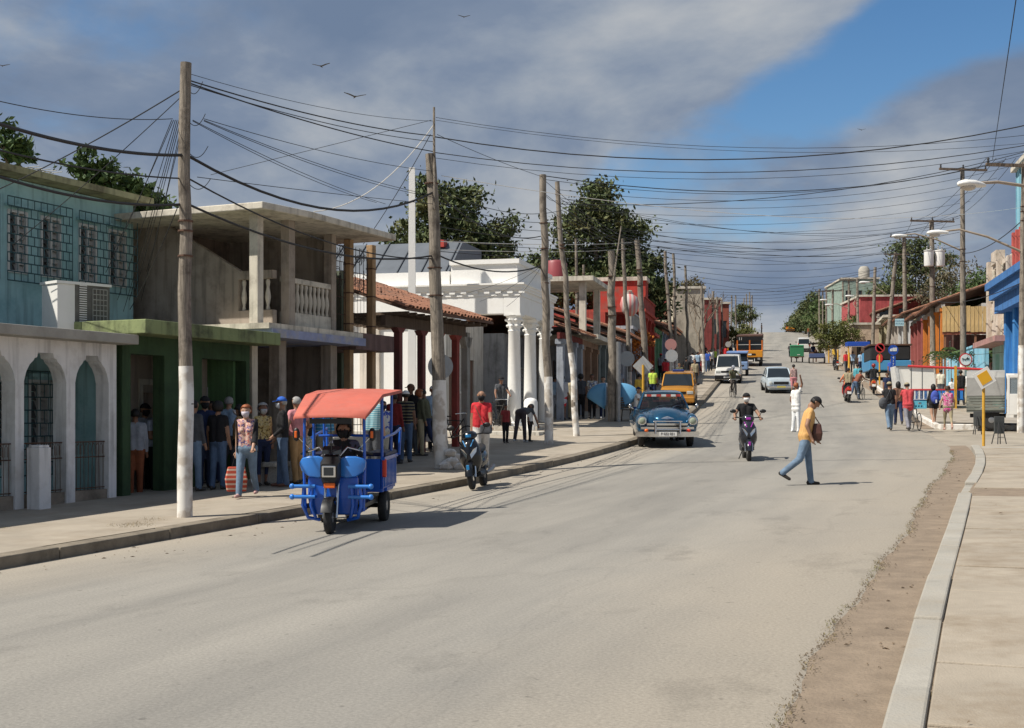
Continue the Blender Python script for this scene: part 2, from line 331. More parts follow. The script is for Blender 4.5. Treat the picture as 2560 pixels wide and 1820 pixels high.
M_pave = mat('worn_pavement', (.33, .287, .23), .93, .16, 1.2, .3, 50, dirt=(.23, .185, .135), damt=.6, dscale=.8, uv=True)
M_slab = mat('pavement_slab', (.325, .28, .222), .93, .14, 1.6, .35, 60, dirt=(.22, .172, .12), damt=.8, dscale=1.1)
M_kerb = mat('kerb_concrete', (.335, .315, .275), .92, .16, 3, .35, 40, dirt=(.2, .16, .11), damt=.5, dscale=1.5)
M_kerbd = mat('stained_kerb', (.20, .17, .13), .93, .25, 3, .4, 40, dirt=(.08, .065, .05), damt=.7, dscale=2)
M_dirt = mat('dry_dirt', (.225, .175, .128), .97, .2, 3, .6, 30, dirt=(.17, .13, .095), damt=.6, dscale=2.2, uv=True)
M_earth = mat('dusty_ground', (.27, .22, .165), .97, .25, .6, .3, 10, dirt=(.12, .13, .06), damt=.6, dscale=.12)
mb = MB(); gx = [-2500, -900, -300, -120, -60, -40, -30, -25, -20, -15, -10, -5, 0, 5, 10, 15, 20, 25, 30, 40, 50, 60, 80, 100, 140, 300, 900, 2500]
gy = list(range(-40, 120, 4))+list(range(120, 300, 10))+[320, 380, 450, 600, 699, 1200, 4000]
mb.add([(x, y, (ground(x, min(y, 699)) if y < 700 else -10)-.12) for y in gy for x in gx], [(j*len(gx)+i, j*len(gx)+i+1, (j+1)*len(gx)+i+1, (j+1)*len(gx)+i) for j in range(len(gy)-1) for i in range(len(gx)-1)])
struct(mb.build('ground', M_earth, smooth=60))
_jit = {}
def edge_off(y):   # the ragged edge of the asphalt beside the dirt gutter
    return 9.05+.03*math.sin(y*1.3)+.018*math.sin(y*3.7+1)+.05*math.sin(y*.37)+.012*math.sin(y*9.1)
fineY = list(np.arange(-8, 40, .25))+[y for y in YS if y >= 40]
road = struct(strip('road', [(0, 0), (2.2, .02), (4.5, .035), (7, .02), (edge_off, 0), (lambda y: edge_off(y)+.16, -.07)], M_road, fineY))
struct(strip('gutter', [(8.9, -.045), (9.3, -.04), (9.72, -.03)], M_dirt, [y for y in YS if y < 41]))
struct(strip('side_street', [(8.9, -.05), (14, -.02), (30, .02), (70, .3)], mat('side_street_dust', (.30, .262, .21), .95, .2, .8, .3, 30, uv=True), list(np.arange(36, 56, 1.0))))
struct(strip('far_road_shoulder', [(8.9, -.06), (9.8, -.02)], M_dirt, [y for y in YS if y > 48]))
# left pavement: kerb stones with a worn face, then the concrete walk
lp = struct(strip('pavement', [(-.28, KH), (-2, KH+.02), (-4.6, KH+.03), (-9, KH+.03)], M_pave, YS))
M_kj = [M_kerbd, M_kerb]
k0 = struct(bpy.data.objects.new('kerb', None)); COL.link(k0)
def kerb_stone(y0, y1, off, wid, h, parent, m, drop=.0):
    mb = MB(); g = .006
    a0, a1 = lat(y0+g, off), lat(y1-g, off); b0, b1 = lat(y0+g, off+wid), lat(y1-g, off+wid)
    j = random.uniform(-.012, .012)
    def up(p, z): return Vector((p.x, p.y, p.z+z))
    vs = [up(p, -.2) for p in (a0, a1, b1, b0)]+[up(a0, h+j), up(a1, h+j), up(b1, h+j), up(b0, h+j)]
    mb.add(vs, [(0, 3, 2, 1), (4, 5, 6, 7), (0, 1, 5, 4), (1, 2, 6, 5), (2, 3, 7, 6), (3, 0, 4, 7)]); return mb.build('kerb_stone', m, parent, bevel=.02)
y = 4.0
while y < 130:
    L = 1.9 if y < 40 else 3.5
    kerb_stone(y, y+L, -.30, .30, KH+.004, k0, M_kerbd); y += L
k1 = struct(bpy.data.objects.new('kerb_right', None)); COL.link(k1)
y = 3.0
while y < 38:
    if not (23.2 < y < 26.0): kerb_stone(y, y+2.2, 9.72, .22, KH*.62+.01, k1, M_kerb)
    else: kerb_stone(y, y+2.2, 9.72, .22, .03, k1, M_kerb)
    y += 2.2
# right pavement: cast slabs with open joints
ps = struct(strip('pavement_right', [(9.9, KH*.62-.02), (12, KH*.62-.02), (16, KH*.62-.02), (22, KH*.62-.02)], M_dirt, [y for y in YS if y < 39]))
for row, (o0, o1) in enumerate(((9.945, 11.6), (11.62, 13.2), (13.22, 14.9), (14.92, 16.8))):
    y = 2.0+row*.35
    while y < 37.5:
        L = random.choice((1.5, 1.5, 1.55, 1.45)); j = random.uniform(-.008, .01); tl = random.uniform(-.006, .006)
        if not (24.0 < y < 25.4):
            mb = MB(); P = [lat(y+.011, o0+.006), lat(y+L-.011, o0+.006), lat(y+L-.011, o1-.006), lat(y+.011, o1-.006)]; h = KH*.62+j
            mb.add([(p.x, p.y, p.z-.1) for p in P]+[(p.x, p.y, p.z+h+(tl if i > 1 else -tl)) for i, p in enumerate(P)], [(0, 3, 2, 1), (4, 5, 6, 7), (0, 1, 5, 4), (1, 2, 6, 5), (2, 3, 7, 6), (3, 0, 4, 7)])
            mb.build('paving_slab', M_slab, ps, bevel=.012)
        y += L
fp = struct(strip('far_pavement', [(9.8, -.1), (9.82, KH), (13, KH), (18, KH)], M_pave, [y for y in YS if y > 49]))
# dry grass along the asphalt edge, in the joints and around the near pole: many little blades
M_grass = mat('dry_grass', (.21, .165, .085), .9, .4, 6, dirt=(.10, .13, .03), damt=.8, dscale=1.2)
mb = MB(); rg = random.Random(3)
def tuft(p, n, h, sp):
    for _ in range(n):
        a = rg.uniform(0, 6.28); q = Vector((p.x+rg.gauss(0, sp), p.y+rg.gauss(0, sp), p.z)); hh = h*rg.uniform(.4, 1.2); wd = Vector((math.cos(a), math.sin(a), 0))*.004
        tip = q+Vector((rg.gauss(0, hh*.6), rg.gauss(0, hh*.6), hh*rg.uniform(.4, 1)))
        mb.add([q-wd, q+wd, tip], [(0, 1, 2)])
y = 4.0
while y < 38:
    d = .5+.5*math.sin(y*1.9)+.4*math.sin(y*5.1)
    if d > .3: tuft(lat(y+rg.uniform(-.05, .05), edge_off(y)+rg.uniform(-.02, .12), -.02), int(3+9*max(0, d)), .026, .035)
    y += .055
for i in range(170):
    y = rg.uniform(4, 36); tuft(lat(y, 9.96+rg.gauss(0, .02), KH*.62-.03), 8, .035, .025)
for i in range(60):
    tuft(lat(rg.uniform(4, 36), 11.6+rg.choice((0, 1.62, 3.3))+rg.gauss(0, .02), KH*.62-.03), 8, .035, .04)
for (u, v, n) in ((345, 1312, 26), (375, 1300, 12), (0, 1322, 14), (310, 1318, 8)):
    for k in range(n): tuft(hit(u+rg.gauss(0, 16), v+rg.gauss(0, 2), KH), 8, .05, .05)
tag(mb.build('dry_grass', M_grass), 'dry grass tufts along the gutter and pavement joints', 'grass', kind='stuff')
# crumbs of soil and broken asphalt along the ragged edge
mb = MB()
for i in range(3000):
    y = 4+34*rg.random()**1.5; c_ = .5+.5*math.sin(y*1.9)+.4*math.sin(y*5.1); p = lat(y, edge_off(y)+.06+abs(rg.gauss(0, .05))*(1+max(0, c_))-.03, -.028); s_ = rg.uniform(.003, .012)
    mb.add([(p.x-s_, p.y-s_*.6, p.z), (p.x+s_, p.y-s_*.5, p.z), (p.x+rg.uniform(-.3, .3)*s_, p.y+s_, p.z), (p.x, p.y, p.z+s_*rg.uniform(.8, 1.6))], [(0, 1, 3), (1, 2, 3), (2, 0, 3)])
tag(mb.build('soil_crumbs', mat('dark_soil', (.17, .135, .098), .97, .4, 9)), 'dark crumbs of soil along the broken asphalt edge', 'soil', kind='stuff')
# fallen leaves, grit and stones lying about
mb = MB(); M_litter = mat('dead_leaves', (.14, .10, .065), .9, .4, 4)
for i in range(470):
    if i < 90: p = lat(rg.uniform(5, 34), rg.uniform(9.15, 9.7), -.035)
    elif i < 260: p = lat(rg.uniform(5, 33), rg.uniform(10, 15.5), KH*.62+.012)
    else: p = lat(rg.uniform(6, 40), abs(rg.gauss(0, .8)), .004)
    s_ = rg.uniform(.012, .05)*(.8 if i > 90 else .7); a = rg.uniform(0, 6.28); dx, dy = math.cos(a)*s_, math.sin(a)*s_
    mb.add([(p.x-dx, p.y-dy, p.z+.003), (p.x+dy*.4, p.y-dx*.4, p.z+.012), (p.x+dx, p.y+dy, p.z+.004), (p.x-dy*.4, p.y+dx*.4, p.z+.016)], [(0, 1, 2, 3)])
tag(mb.build('fallen_leaves', M_litter), 'dead leaves and twigs scattered on gutter and slabs', 'leaves', kind='stuff')

ke = struct(bpy.data.objects.new('kerb_far_side', None)); COL.link(ke)
for i in range(6):
    o0 = 9.8+i*1.4; mb = MB(); P = [lat(48.75, o0), lat(49.05, o0), lat(49.05, o0+1.38), lat(48.75, o0+1.38)]
    mb.add([(p.x, p.y, p.z-.25) for p in P]+[(p.x, p.y, p.z+KH+.01) for p in P], [(0, 3, 2, 1), (4, 5, 6, 7), (0, 1, 5, 4), (1, 2, 6, 5), (2, 3, 7, 6), (3, 0, 4, 7)]); mb.build('kerb_stone', M_lime, ke, bevel=.02)
for i in range(9):
    o0 = 9.96+i*1.4; mb = MB(); P = [lat(37.3, o0), lat(37.55, o0), lat(37.55, o0+1.38), lat(37.3, o0+1.38)]
    mb.add([(p.x, p.y, p.z-.25) for p in P]+[(p.x, p.y, p.z+.10) for p in P], [(0, 3, 2, 1), (4, 5, 6, 7), (0, 1, 5, 4), (1, 2, 6, 5), (2, 3, 7, 6), (3, 0, 4, 7)]); mb.build('kerb_stone', M_kerb, ke, bevel=.02)
y = 49.0
while y < 130:
    kerb_stone(y, y+3.4, 9.62, .2, KH+.01, ke, M_lime if y < 80 else M_kerb); y += 3.4
# ---------------------------------------------------------------- buildings
class Bld:
    """frame of a building: x along the facade, y into the plot, z up; side -1 = left of the street, +1 = right"""
    def __init__(s, name, label, cat, y0, off, side=-1, group=None, dy=0.0):
        P, T, N = frame(y0); s.o = lat(y0, off); s.o.z += KH+dy
        s.ax = T if side < 0 else -T; s.ay = Vector((-s.ax.y, s.ax.x, 0)); s.rz = math.atan2(s.ax.y, s.ax.x)
        s.t = thing(name, label, cat, s.o, s.rz, group)
    def x(s, u, b=0.0):
        """position along the facade plane y=b seen at photo column u"""
        d = Vector(((u-CX)/F, 1, 0)); p = s.o+s.ay*b
        # (k*d - p) . ay == 0
        k = p.dot(s.ay)/d.dot(s.ay) if abs(d.dot(s.ay)) > 1e-6 else 0
        p2 = Vector((p.x, p.y, 0)); k = p2.dot(s.ay)/d.dot(s.ay)
        return (d*k-p2).dot(s.ax)
    def depth(s, x, b): return (s.o+s.ax*x+s.ay*b).y
    def z(s, v, x, b=0.0): return CZ-(v-HY)/F*s.depth(x, b)-s.o.z
    def b(s, mb, name, m, parent=None, **k): return mb.build(name, m, parent or s.t, **k)
def grille(w, h, nx, nz, bars=.012, mode='brick'):
    mb = MB()
    for i in range(nz+1): mb.tube([(0, 0, h*i/nz), (w, 0, h*i/nz)], bars, 4)
    for i in range(nz):
        sh = .5 if (mode == 'brick' and i % 2) else 0
        for j in range(nx+1):
            x = w*min(1, (j+sh)/nx); mb.tube([(x, 0, h*i/nz), (x, 0, h*(i+1)/nz)], bars, 4)
    return mb
def louvre(mb, x0, x1, z0, z1, y, n, d=.03):
    for i in range(n):
        z = z0+(z1-z0)*(i+.5)/n; h = (z1-z0)/n
        mb.add([(x0, y-d, z-h*.45), (x1, y-d, z-h*.45), (x1, y+d, z+h*.45), (x0, y+d, z+h*.45), (x0, y-d+.006, z-h*.5), (x1, y-d+.006, z-h*.5), (x1, y+d+.006, z+h*.4), (x0, y+d+.006, z+h*.4)],
               [(0, 1, 2, 3), (7, 6, 5, 4), (0, 4, 5, 1), (1, 5, 6, 2), (2, 6, 7, 3), (3, 7, 4, 0)])
M_teal = plaster((.36, .58, .60), (.22, .42, .44), .5); M_arc = plaster((.76, .75, .74), (.42, .39, .35), .35)
M_green = plaster((.045, .085, .038), (.025, .045, .025), .5); M_green_lit = plaster((.13, .26, .11), (.09, .14, .07), .35)  # porch green twice: frame dark as if shaded, side walls lightened as if sunlit
M_beige = plaster((.36, .305, .25), (.17, .14, .115), .5); M_slabw = plaster((.62, .57, .48), (.25, .22, .18), .5)
M_maroon = plaster((.17, .055, .05), (.1, .05, .04), .5); M_whitew = mat('white_lime_plaster', (.84, .83, .80), .9, .05, 1.3, .2, 18, dirt=(.62, .58, .52), damt=.35, dscale=1.3)
M_louv = mat('louvre_wood', (.42, .40, .37), .7, .15, 5); M_winw = paint((.62, .62, .60), .5)
M_gr_teal = mat('grille_teal', (.045, .10, .11), .6, .2, 6); M_gr_white = mat('grille_white', (.55, .54, .52), .6, .15, 6)
# --- 1. teal two-storey house behind a white arcade
A = Bld('teal_house', 'teal two-storey house with barred windows behind a white arcade porch', 'house', 15.0, -4.4)
x1 = A.x(291); SB = 3.3
arc_l = x1-9.6
bays = []; xb = x1-.22
H0, H1 = A.z(862, x1), A.z(838, x1)
xs_p = [A.x(u) for u in (38, 60, 166, 188, 272, 291)]
edges = [(xs_p[4], xs_p[5]), (xs_p[2], xs_p[3]), (xs_p[0], xs_p[1])]
step = edges[1][0]-edges[2][0]
for k in range(4): edges.append((edges[-1][0]-step, edges[-1][1]-step))
edges = edges[::-1]; aw = MB(); TH = .30
zs_, zt_ = A.z(958, x1-.7), A.z(889, x1-.7)
for (a, b) in edges: aw.box(a, b, 0, TH, -.8, zs_)
prof = [(0, 0), (.05, .33), (.13, .58), (.22, .72), (.24, .80), (.30, .83), (.32, 1)]
prof = prof+[(1-x, z) for x, z in prof[::-1]]
for (a, b), (c, d) in zip(edges, edges[1:]):
    pts = [(b+(c-b)*x, zs_+(zt_-zs_)*z) for x, z in prof]
    for (p, q) in zip(pts, pts[1:]):
        if q[0]-p[0] < 1e-5: continue
        aw.prism([p, q, (q[0], H0), (p[0], H0)], 0, TH, 'y')
    aw.box(a, b, 0, TH, zs_, H0)
aw.box(edges[-1][0], edges[-1][1], 0, TH, zs_, H0)
A.b(aw, 'arcade_wall', M_arc)
rs = MB().box(edges[0][0], x1+.12, -.42, SB, H0, H1); A.b(rs, 'porch_roof', M_conc, bevel=.015)
for k, ((a, b), (c, d)) in enumerate(list(zip(edges, edges[1:]))[-4:]):
    A.b(MB().box(b, c, .04, TH-.04, -.8, .36), 'parapet', mat('stone_parapet', (.25, .21, .165), .95, .3, 3, .6, 12, dirt=(.1, .08, .06), damt=.6, dscale=2))
    g = MB(); n = 9
    for i in range(n): x = b+.04+(c-b-.08)*i/(n-1); g.tube([(x, .1, .36), (x+random.uniform(-.02, .02), .1, 1.22)], .008, 4)
    g.tube([(b, .1, .95), (c, .1, .95)], .01, 4); g.tube([(b, .1, 1.22), (c, .1, 1.22)], .012, 4); g.tube([(b, .1, .4), (c, .1, .4)], .01, 4)
    for i in range(n-1):
        x = b+.04+(c-b-.08)*(i+.5)/(n-1); g.tube([(x-.03, .1, 1.0), (x-.03, .1, 1.15), (x, .1, 1.2), (x+.03, .1, 1.15), (x+.03, .1, 1.0)], .006, 4)
    A.b(g, 'railing', M_rust)
gp = Vector((0, 0, 0)); xg = A.x(94, -.25)
A.b(MB().box(xg-.13, xg+.13, -.42, -.14, -.5, 1.16).box(xg-.11, xg+.11, -.40, -.16, 1.16, 1.2), 'gate_post', M_arc, bevel=.012)
# the two-storey wall set back behind the porch
xr = A.x(333, SB); zT = A.z(515, xr, SB); zroof = zT
up_ops = []; wins = []
for (ua, ub) in ((-150, -20), (0, 163), (180, 326)):
    ga, gb = A.x(ua, SB), A.x(ub, SB); wins.append((ga, gb))
zg0, zg1 = A.z(742, A.x(326, SB), SB), A.z(558, A.x(326, SB), SB)
wz0, wz1 = zg0+.18, zg1-.22; wl = []
for (ga, gb) in wins:
    for (fa, fb) in ((.10, .40), (.60, .92)):
        xa, xb2 = ga+(gb-ga)*fa, ga+(gb-ga)*fb; wl.append((xa, xb2, wz0, wz1))
low = []
SG = 1.5
for u in (-10, 75, 130, 205):   # ground-floor windows seen through the arches
    xa = A.x(u, SG); low.append((xa-.05, xa+.45, .75, 2.35))
tw = MB().wall(arc_l, xr, H0-.3, zT, SB, SB+.25, wl); tw.wall(arc_l, x1+.1, -.8, H0, SG, SG+.2, low); tw.box(x1-.02, x1+.1, TH, SG, -.8, H0-.01); tw.box(xr-.25, xr, SB+.25, SB+9, -.8, zT); A.b(tw, 'wall', M_teal)
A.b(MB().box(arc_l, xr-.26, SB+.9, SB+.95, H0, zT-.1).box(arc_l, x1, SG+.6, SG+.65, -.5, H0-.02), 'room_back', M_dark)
A.b(MB().prism([(SB-.5, zT+.02), (SB+9, zT+.02), (SB+9, zT+.17), (SB-.5, zT+.15), (SB-.5, zT+.02)][:4], arc_l, xr+.1, 'x'), 'roof_slab', plaster((.33, .32, .18), (.14, .12, .07), .7))
for (xa, xb2, za, zb) in wl+low:
    SB = 3.3 if za > 2.5 else SG
    wf = MB().wall(xa, xb2, za, zb, SB-.03, SB+.1, [(xa+.05, (xa+xb2)/2-.025, za+.05, zb-.05), ((xa+xb2)/2+.025, xb2-.05, za+.05, zb-.05)])
    fr = A.b(wf, 'window', M_winw)
    lv = MB(); louvre(lv, xa+.05, (xa+xb2)/2-.025, za+.05, zb-.05, SB+.05, 9); lv.build('louvre', mat('louvre_glass', (.07, .075, .075), .3, .3, 2), fr)
    lv = MB(); louvre(lv, (xa+xb2)/2+.025, xb2-.05, za+.05, zb-.05, SB+.05, 9); lv.build('louvre', M_louv, fr)
    A.b(MB().box(xa-.06, xb2+.06, SB-.12, SB-.005, zb+.05, zb+.11), 'window_hood', M_teal)
SB = 3.3
for (ga, gb) in wins:
    g = grille(gb-ga, zg1-zg0, 10, 9, .013); g.V = [(v[0]+ga, v[1]+SB-.2, v[2]+zg0) for v in g.V]; A.b(g, 'grille', M_gr_teal)
for (xa, xb2, za, zb) in low:
    g = grille(xb2-xa+.3, zb-za+.3, 4, 8, .011); g.V = [(v[0]+xa-.15, v[1]+SG-.15, v[2]+za-.15) for v in g.V]; A.b(g, 'grille', M_gr_teal)
# antenna on the roof and a white vent pipe
an = MB(); ax_, az_ = A.x(102, SB+1.5), zT+.2
an.tube([(ax_, SB+1.5, az_), (ax_, SB+1.5, az_+.55)], .025, 6)
for i in range(5): an.tube([(ax_-.35+.17*i, SB+1.2, az_+.5), (ax_-.35+.17*i, SB+1.8, az_+.5)], .008, 4)
an.tube([(ax_-.38, SB+1.5, az_+.5), (ax_+.38, SB+1.5, az_+.5)], .01, 4)
tag(an.build('roof_antenna', M_steel, loc=A.o, rz=A.rz), 'rod antenna standing on the teal house roof', 'antenna')
# air-conditioning unit on the porch roof
def wpos(B, x, y, z): return B.o+B.ax*x+B.ay*y+Vector((0, 0, z))
acx = A.x(180, 1.3); ac = thing('air_conditioner', 'large white air conditioner outdoor unit on the arcade porch roof', 'air conditioner', wpos(A, acx, 1.3, H1), A.rz-R(18)); ac.scale = (.82, .82, 1)
MB().box(-.55, -.12, -.36, .36, .04, .98).build('cabinet', M_white, ac, bevel=.015)
MB().box(-.12, .75, -.36, .36, .04, .98).build('coil_case', mat('coil_grey', (.12, .115, .105), .7, .2, 8), ac, bevel=.01)
MB().box(-.58, .78, -.39, .39, .98, 1.03).build('lid', M_white, ac)
v = MB()
for i in range(22): z = .08+.88*i/21; v.box(-.02, .16, -.385, -.362, z, z+.018)
v.build('vent_slats', M_white, ac)
g = grille(.36, .8, 4, 8, .008, 'sq'); g.V = [(x_+.3, -.40, z_+.12) for x_, y_, z_ in g.V]; g.build('fan_guard', M_gr_white, ac)
# --- 2. green porch house
G = Bld('green_porch_house', 'dark green porch house next to the white arcade', 'house', 15.0, -4.4)
ga, gb = x1+.16, G.x(624); zb_ = G.z(902, G.x(600)); zr0 = G.z(868, G.x(690), -.6); zr1 = zr0+.26; PD = .95
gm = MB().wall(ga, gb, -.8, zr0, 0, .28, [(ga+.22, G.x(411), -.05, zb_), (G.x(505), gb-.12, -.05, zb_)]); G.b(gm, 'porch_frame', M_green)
G.b(MB().box(ga, ga+.2, .28, PD, -.8, zr0), 'side_wall', M_green_lit); G.b(MB().box(gb-.2, gb, .28, PD, -.8, zr0), 'side_wall', M_green_lit)
dx, wx = G.x(381, PD), G.x(552, PD)
G.b(MB().wall(ga+.2, gb-.2, -.8, zr0, PD, PD+.2, [(dx-.3, dx+.3, .05, 2.15), (wx-.5, wx+.42, .35, 2.3)]), 'back_wall', M_beige)
dr = G.b(MB().box(dx-.3, dx+.3, PD+.06, PD+.11, .05, 2.15), 'door', wood((.22, .17, .13))); MB().ball((dx-.22, PD+.03, 1.05), .03, 6).build('handle', M_steel, dr)
wf = G.b(MB().wall(wx-.5, wx+.42, .35, 2.3, PD-.02, PD+.1, [(wx-.44, wx-.06, .42, 2.24), (wx-.02, wx+.36, .42, 2.24)]), 'window', M_louv)
for (p, q) in ((wx-.44, wx-.06), (wx-.02, wx+.36)):
    lv = MB(); louvre(lv, p, q, .42, 2.24, PD+.05, 16); lv.build('shutter', M_louv, wf)
G.b(MB().box(dx-.42, dx-.31, PD-.03, PD-.002, .05, 2.3).box(dx+.31, dx+.42, PD-.03, PD-.002, .05, 2.3).box(dx-.42, dx+.42, PD-.03, PD-.002, 2.3, 2.42), 'door_surround', M_slabw)
G.b(MB().box(ga-.1, G.x(700, -.6), -.62, PD+.2, zr0, zr1), 'porch_roof', plaster((.22, .26, .12), (.09, .10, .055), .8), bevel=.015)
G.b(MB().box(ga+.2, gb-.2, .0, PD, -.5, .10), 'porch_floor', M_conc)
G.b(MB().box(ga-.02, gb+.1, -.35, -.005, -.5, -.02), 'step', M_conc)
G.b(MB().box(ga+.205, ga+.5, PD-.02, PD-.004, 0, 2.6), 'teal_panel', M_teal)
# --- 3. beige two-storey house with balcony
B3 = Bld('balcony_house', 'beige two-storey concrete house with wide roof slab and balustrade balcony', 'house', 15.0, -4.4)
c0 = gb+.12; cA, cB, cC = B3.x(637), B3.x(704), B3.x(835); cD, cE = B3.x(878), B3.x(934)
zf = B3.z(809, cA, -.1); zru = B3.z(535, cA, -.2); zrt = zru+.15; D3 = 3.2
zfb = zf-.30
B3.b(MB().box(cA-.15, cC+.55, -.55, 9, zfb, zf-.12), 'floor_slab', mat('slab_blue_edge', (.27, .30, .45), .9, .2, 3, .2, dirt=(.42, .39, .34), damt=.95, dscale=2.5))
B3.b(MB().box(cA-.2, cC+.5, -.5, 9, zf-.12, zf), 'floor_topping', M_slabw)
B3.b(MB().prism([(cA-.6, -.62), (cA+.9, -.85), (cC+1.5, -.85), (cC+1.5, 9), (cA-.6, 9)], zru, zrt, 'z'), 'roof_slab', M_slabw, bevel=.02)
for xx, w_, yy, m_ in ((cA, .17, -.15, M_slabw), (cB, .20, -.28, M_beige), (cC, .17, .0, M_beige)):
    B3.b(MB().box(xx-w_/2-.02, xx+w_/2+.02, yy, yy+.22, zf, zru), 'column', m_, bevel=.01)
for xx, yy in ((cB+.05, .0), (cC, 0)):
    B3.b(MB().box(xx-.14, xx+.14, yy, yy+.28, -.8, zfb), 'pillar', M_beige, bevel=.01)
# side wall facing the camera: a low wall that sweeps up to full height, baluster opening
xs = cA+.58
sw = MB(); hh = zf+1.22
poly = [(-.05, zf), (-.05, hh), (2.05, hh), (3.15, hh+1.35), (3.15, zru), (8.5, zru), (8.5, zf)]
# opening for balusters is framed by four pieces
sw.prism([(-.05, zf), (8.5, zf), (8.5, zf+.35), (-.05, zf+.35)], xs, xs+.16, 'x')
sw.prism([(.85, zf+.35), (8.5, zf+.35), (8.5, hh-.18), (.85, hh-.18)], xs, xs+.16, 'x')
sw.prism([(-.05, hh-.18), (8.5, hh-.18), (8.5, hh), (-.05, hh)], xs, xs+.16, 'x')
sw.prism([(.8, hh), (8.5, hh), (8.5, zru), (2.75, zru)], xs, xs+.16, 'x')
B3.b(sw, 'side_wall', M_beige)
bal = MB().lathe([(.035, 0), (.05, .03), (.03, .1), (.065, .28), (.055, .38), (.03, .5), (.05, .62), (.035, .68)], 8)
b0 = None
for i in range(4):
    xx = .12+.21*i
    if b0 is None:
        b0 = bal.build('baluster', M_slabw, B3.t, smooth=50); b0.location = (xs+.08, xx, zf+.35)
    else:
        clone(b0, B3.t, (xs+.08, xx, zf+.35))
# front balcony rail
B3.b(MB().box(cB+.12, cC-.1, .02, .14, zf+1.02, zf+1.14).box(cB+.12, cC-.1, .02, .14, zf, zf+.36), 'balcony_rail', M_slabw, bevel=.01)
nb_ = 11
for i in range(nb_): clone(b0, B3.t, (cB+.2+(cC-cB-.4)*i/(nb_-1), .08, zf+.35))
# interior upper wall with door, lower floor walls
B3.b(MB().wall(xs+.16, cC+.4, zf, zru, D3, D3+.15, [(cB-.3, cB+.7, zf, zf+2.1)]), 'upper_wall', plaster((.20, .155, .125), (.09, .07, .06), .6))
dr = B3.b(MB().box(cB-.3, cB+.7, D3+.04, D3+.09, zf, zf+2.1), 'door', mat('louvre_door', (.16, .16, .17), .6, .2, 3)); lv = MB(); louvre(lv, cB-.22, cB+.62, zf+.15, zf+2.0, D3+.02, 18, .02); lv.build('door_louvre', M_louv, dr)
B3.b(MB().box(cC+.25, cC+.4, .3, 9, -.8, zru), 'party_wall', M_beige)
B3.b(MB().box(c0, c0+.2, .02, 9, -.8, zfb), 'ground_side_wall', plaster((.62, .55, .44), (.3, .25, .2), .4))
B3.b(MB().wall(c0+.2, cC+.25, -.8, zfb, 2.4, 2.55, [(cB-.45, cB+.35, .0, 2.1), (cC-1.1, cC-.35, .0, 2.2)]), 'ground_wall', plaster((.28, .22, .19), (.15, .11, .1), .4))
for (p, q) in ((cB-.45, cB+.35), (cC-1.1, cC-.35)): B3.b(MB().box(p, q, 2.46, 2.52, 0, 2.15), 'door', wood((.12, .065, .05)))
B3.b(MB().box(c0, cC+.5, .0, 2.4, -.5, .06), 'porch_floor', M_conc)
# wrought-iron screen between the house and its neighbour
rb = random.Random(5); sc_ = MB(); X0, X1 = cC+.1, cE+.25; z0_, z1_ = zf+1.1, zru-.15
for i in range(12): x_ = X0+(X1-X0)*i/11; sc_.tube([(x_, .12, z0_), (x_, .12, z1_)], .009, 4)
for i in range(38):
    cx_, cz_, r_ = rb.uniform(X0+.1, X1-.1), rb.uniform(z0_+.1, z1_-.1), rb.uniform(.07, .16); a0 = rb.uniform(0, 6)
    sc_.tube([(cx_+r_*math.cos(a0+t*.55), .12, cz_+r_*math.sin(a0+t*.55)) for t in range(9)], .008, 4)
B3.b(sc_, 'iron_screen', M_iron)
for i in range(2): B3.b(MB().tube([(cC-.9+.16*i, 3, zrt-.01), (cC-.9+.16*i, 3, zrt+.35)], .015, 5), 'starter_bar', M_rust)
# --- 4. narrow ochre house
O4 = Bld('ochre_house', 'narrow ochre two-storey house with banded pillars and iron grilles', 'house', 15.0, -4.4)
M_och = plaster((.40, .26, .14), (.2, .14, .09), .5); zo = O4.z(868, cE)
for xx in (cD, cE):
    p_ = O4.b(MB().box(xx-.09, xx+.09, -.02, .16, -.8, zru-.02), 'pillar', M_och, bevel=.012)
    for zz_ in (1.2, zo+.5, zo+1.25, zo+1.95): MB().box(xx-.1, xx+.1, -.03, .17, zz_, zz_+.03).build('iron_band', M_rust, p_)
O4.b(MB().box(cC+.42, cE+.42, -.35, 8, zo-.12, zo+.28), 'floor_slab', plaster((.16, .10, .09), (.08, .07, .06), .6))
O4.b(MB().box(cC+.42, cE+.25, 2.2, 2.35, -.8, zru-.1), 'wall', plaster((.30, .13, .10), (.2, .1, .08), .4))
O4.b(MB().box(cE+.1, cE+.25, 1.0, 8, -.8, zru-.6), 'party_wall', plaster((.13, .17, .12)))
for zz_, hh_ in ((zo+.3, 1.5), (.2, 1.9)):
    g = grille(cE-cD-.3, hh_, 5, 3, .009, 'sq'); g.V = [(v[0]+cD+.15, .1, v[2]+zz_) for v in g.V]; O4.b(g, 'grille', M_rust)
g = grille(cD-cC-.3, 1.7, 5, 4, .009, 'sq'); g.V = [(v[0]+cC+.2, .1, v[2]+zo+.3) for v in g.V]; O4.b(g, 'grille', M_rust)
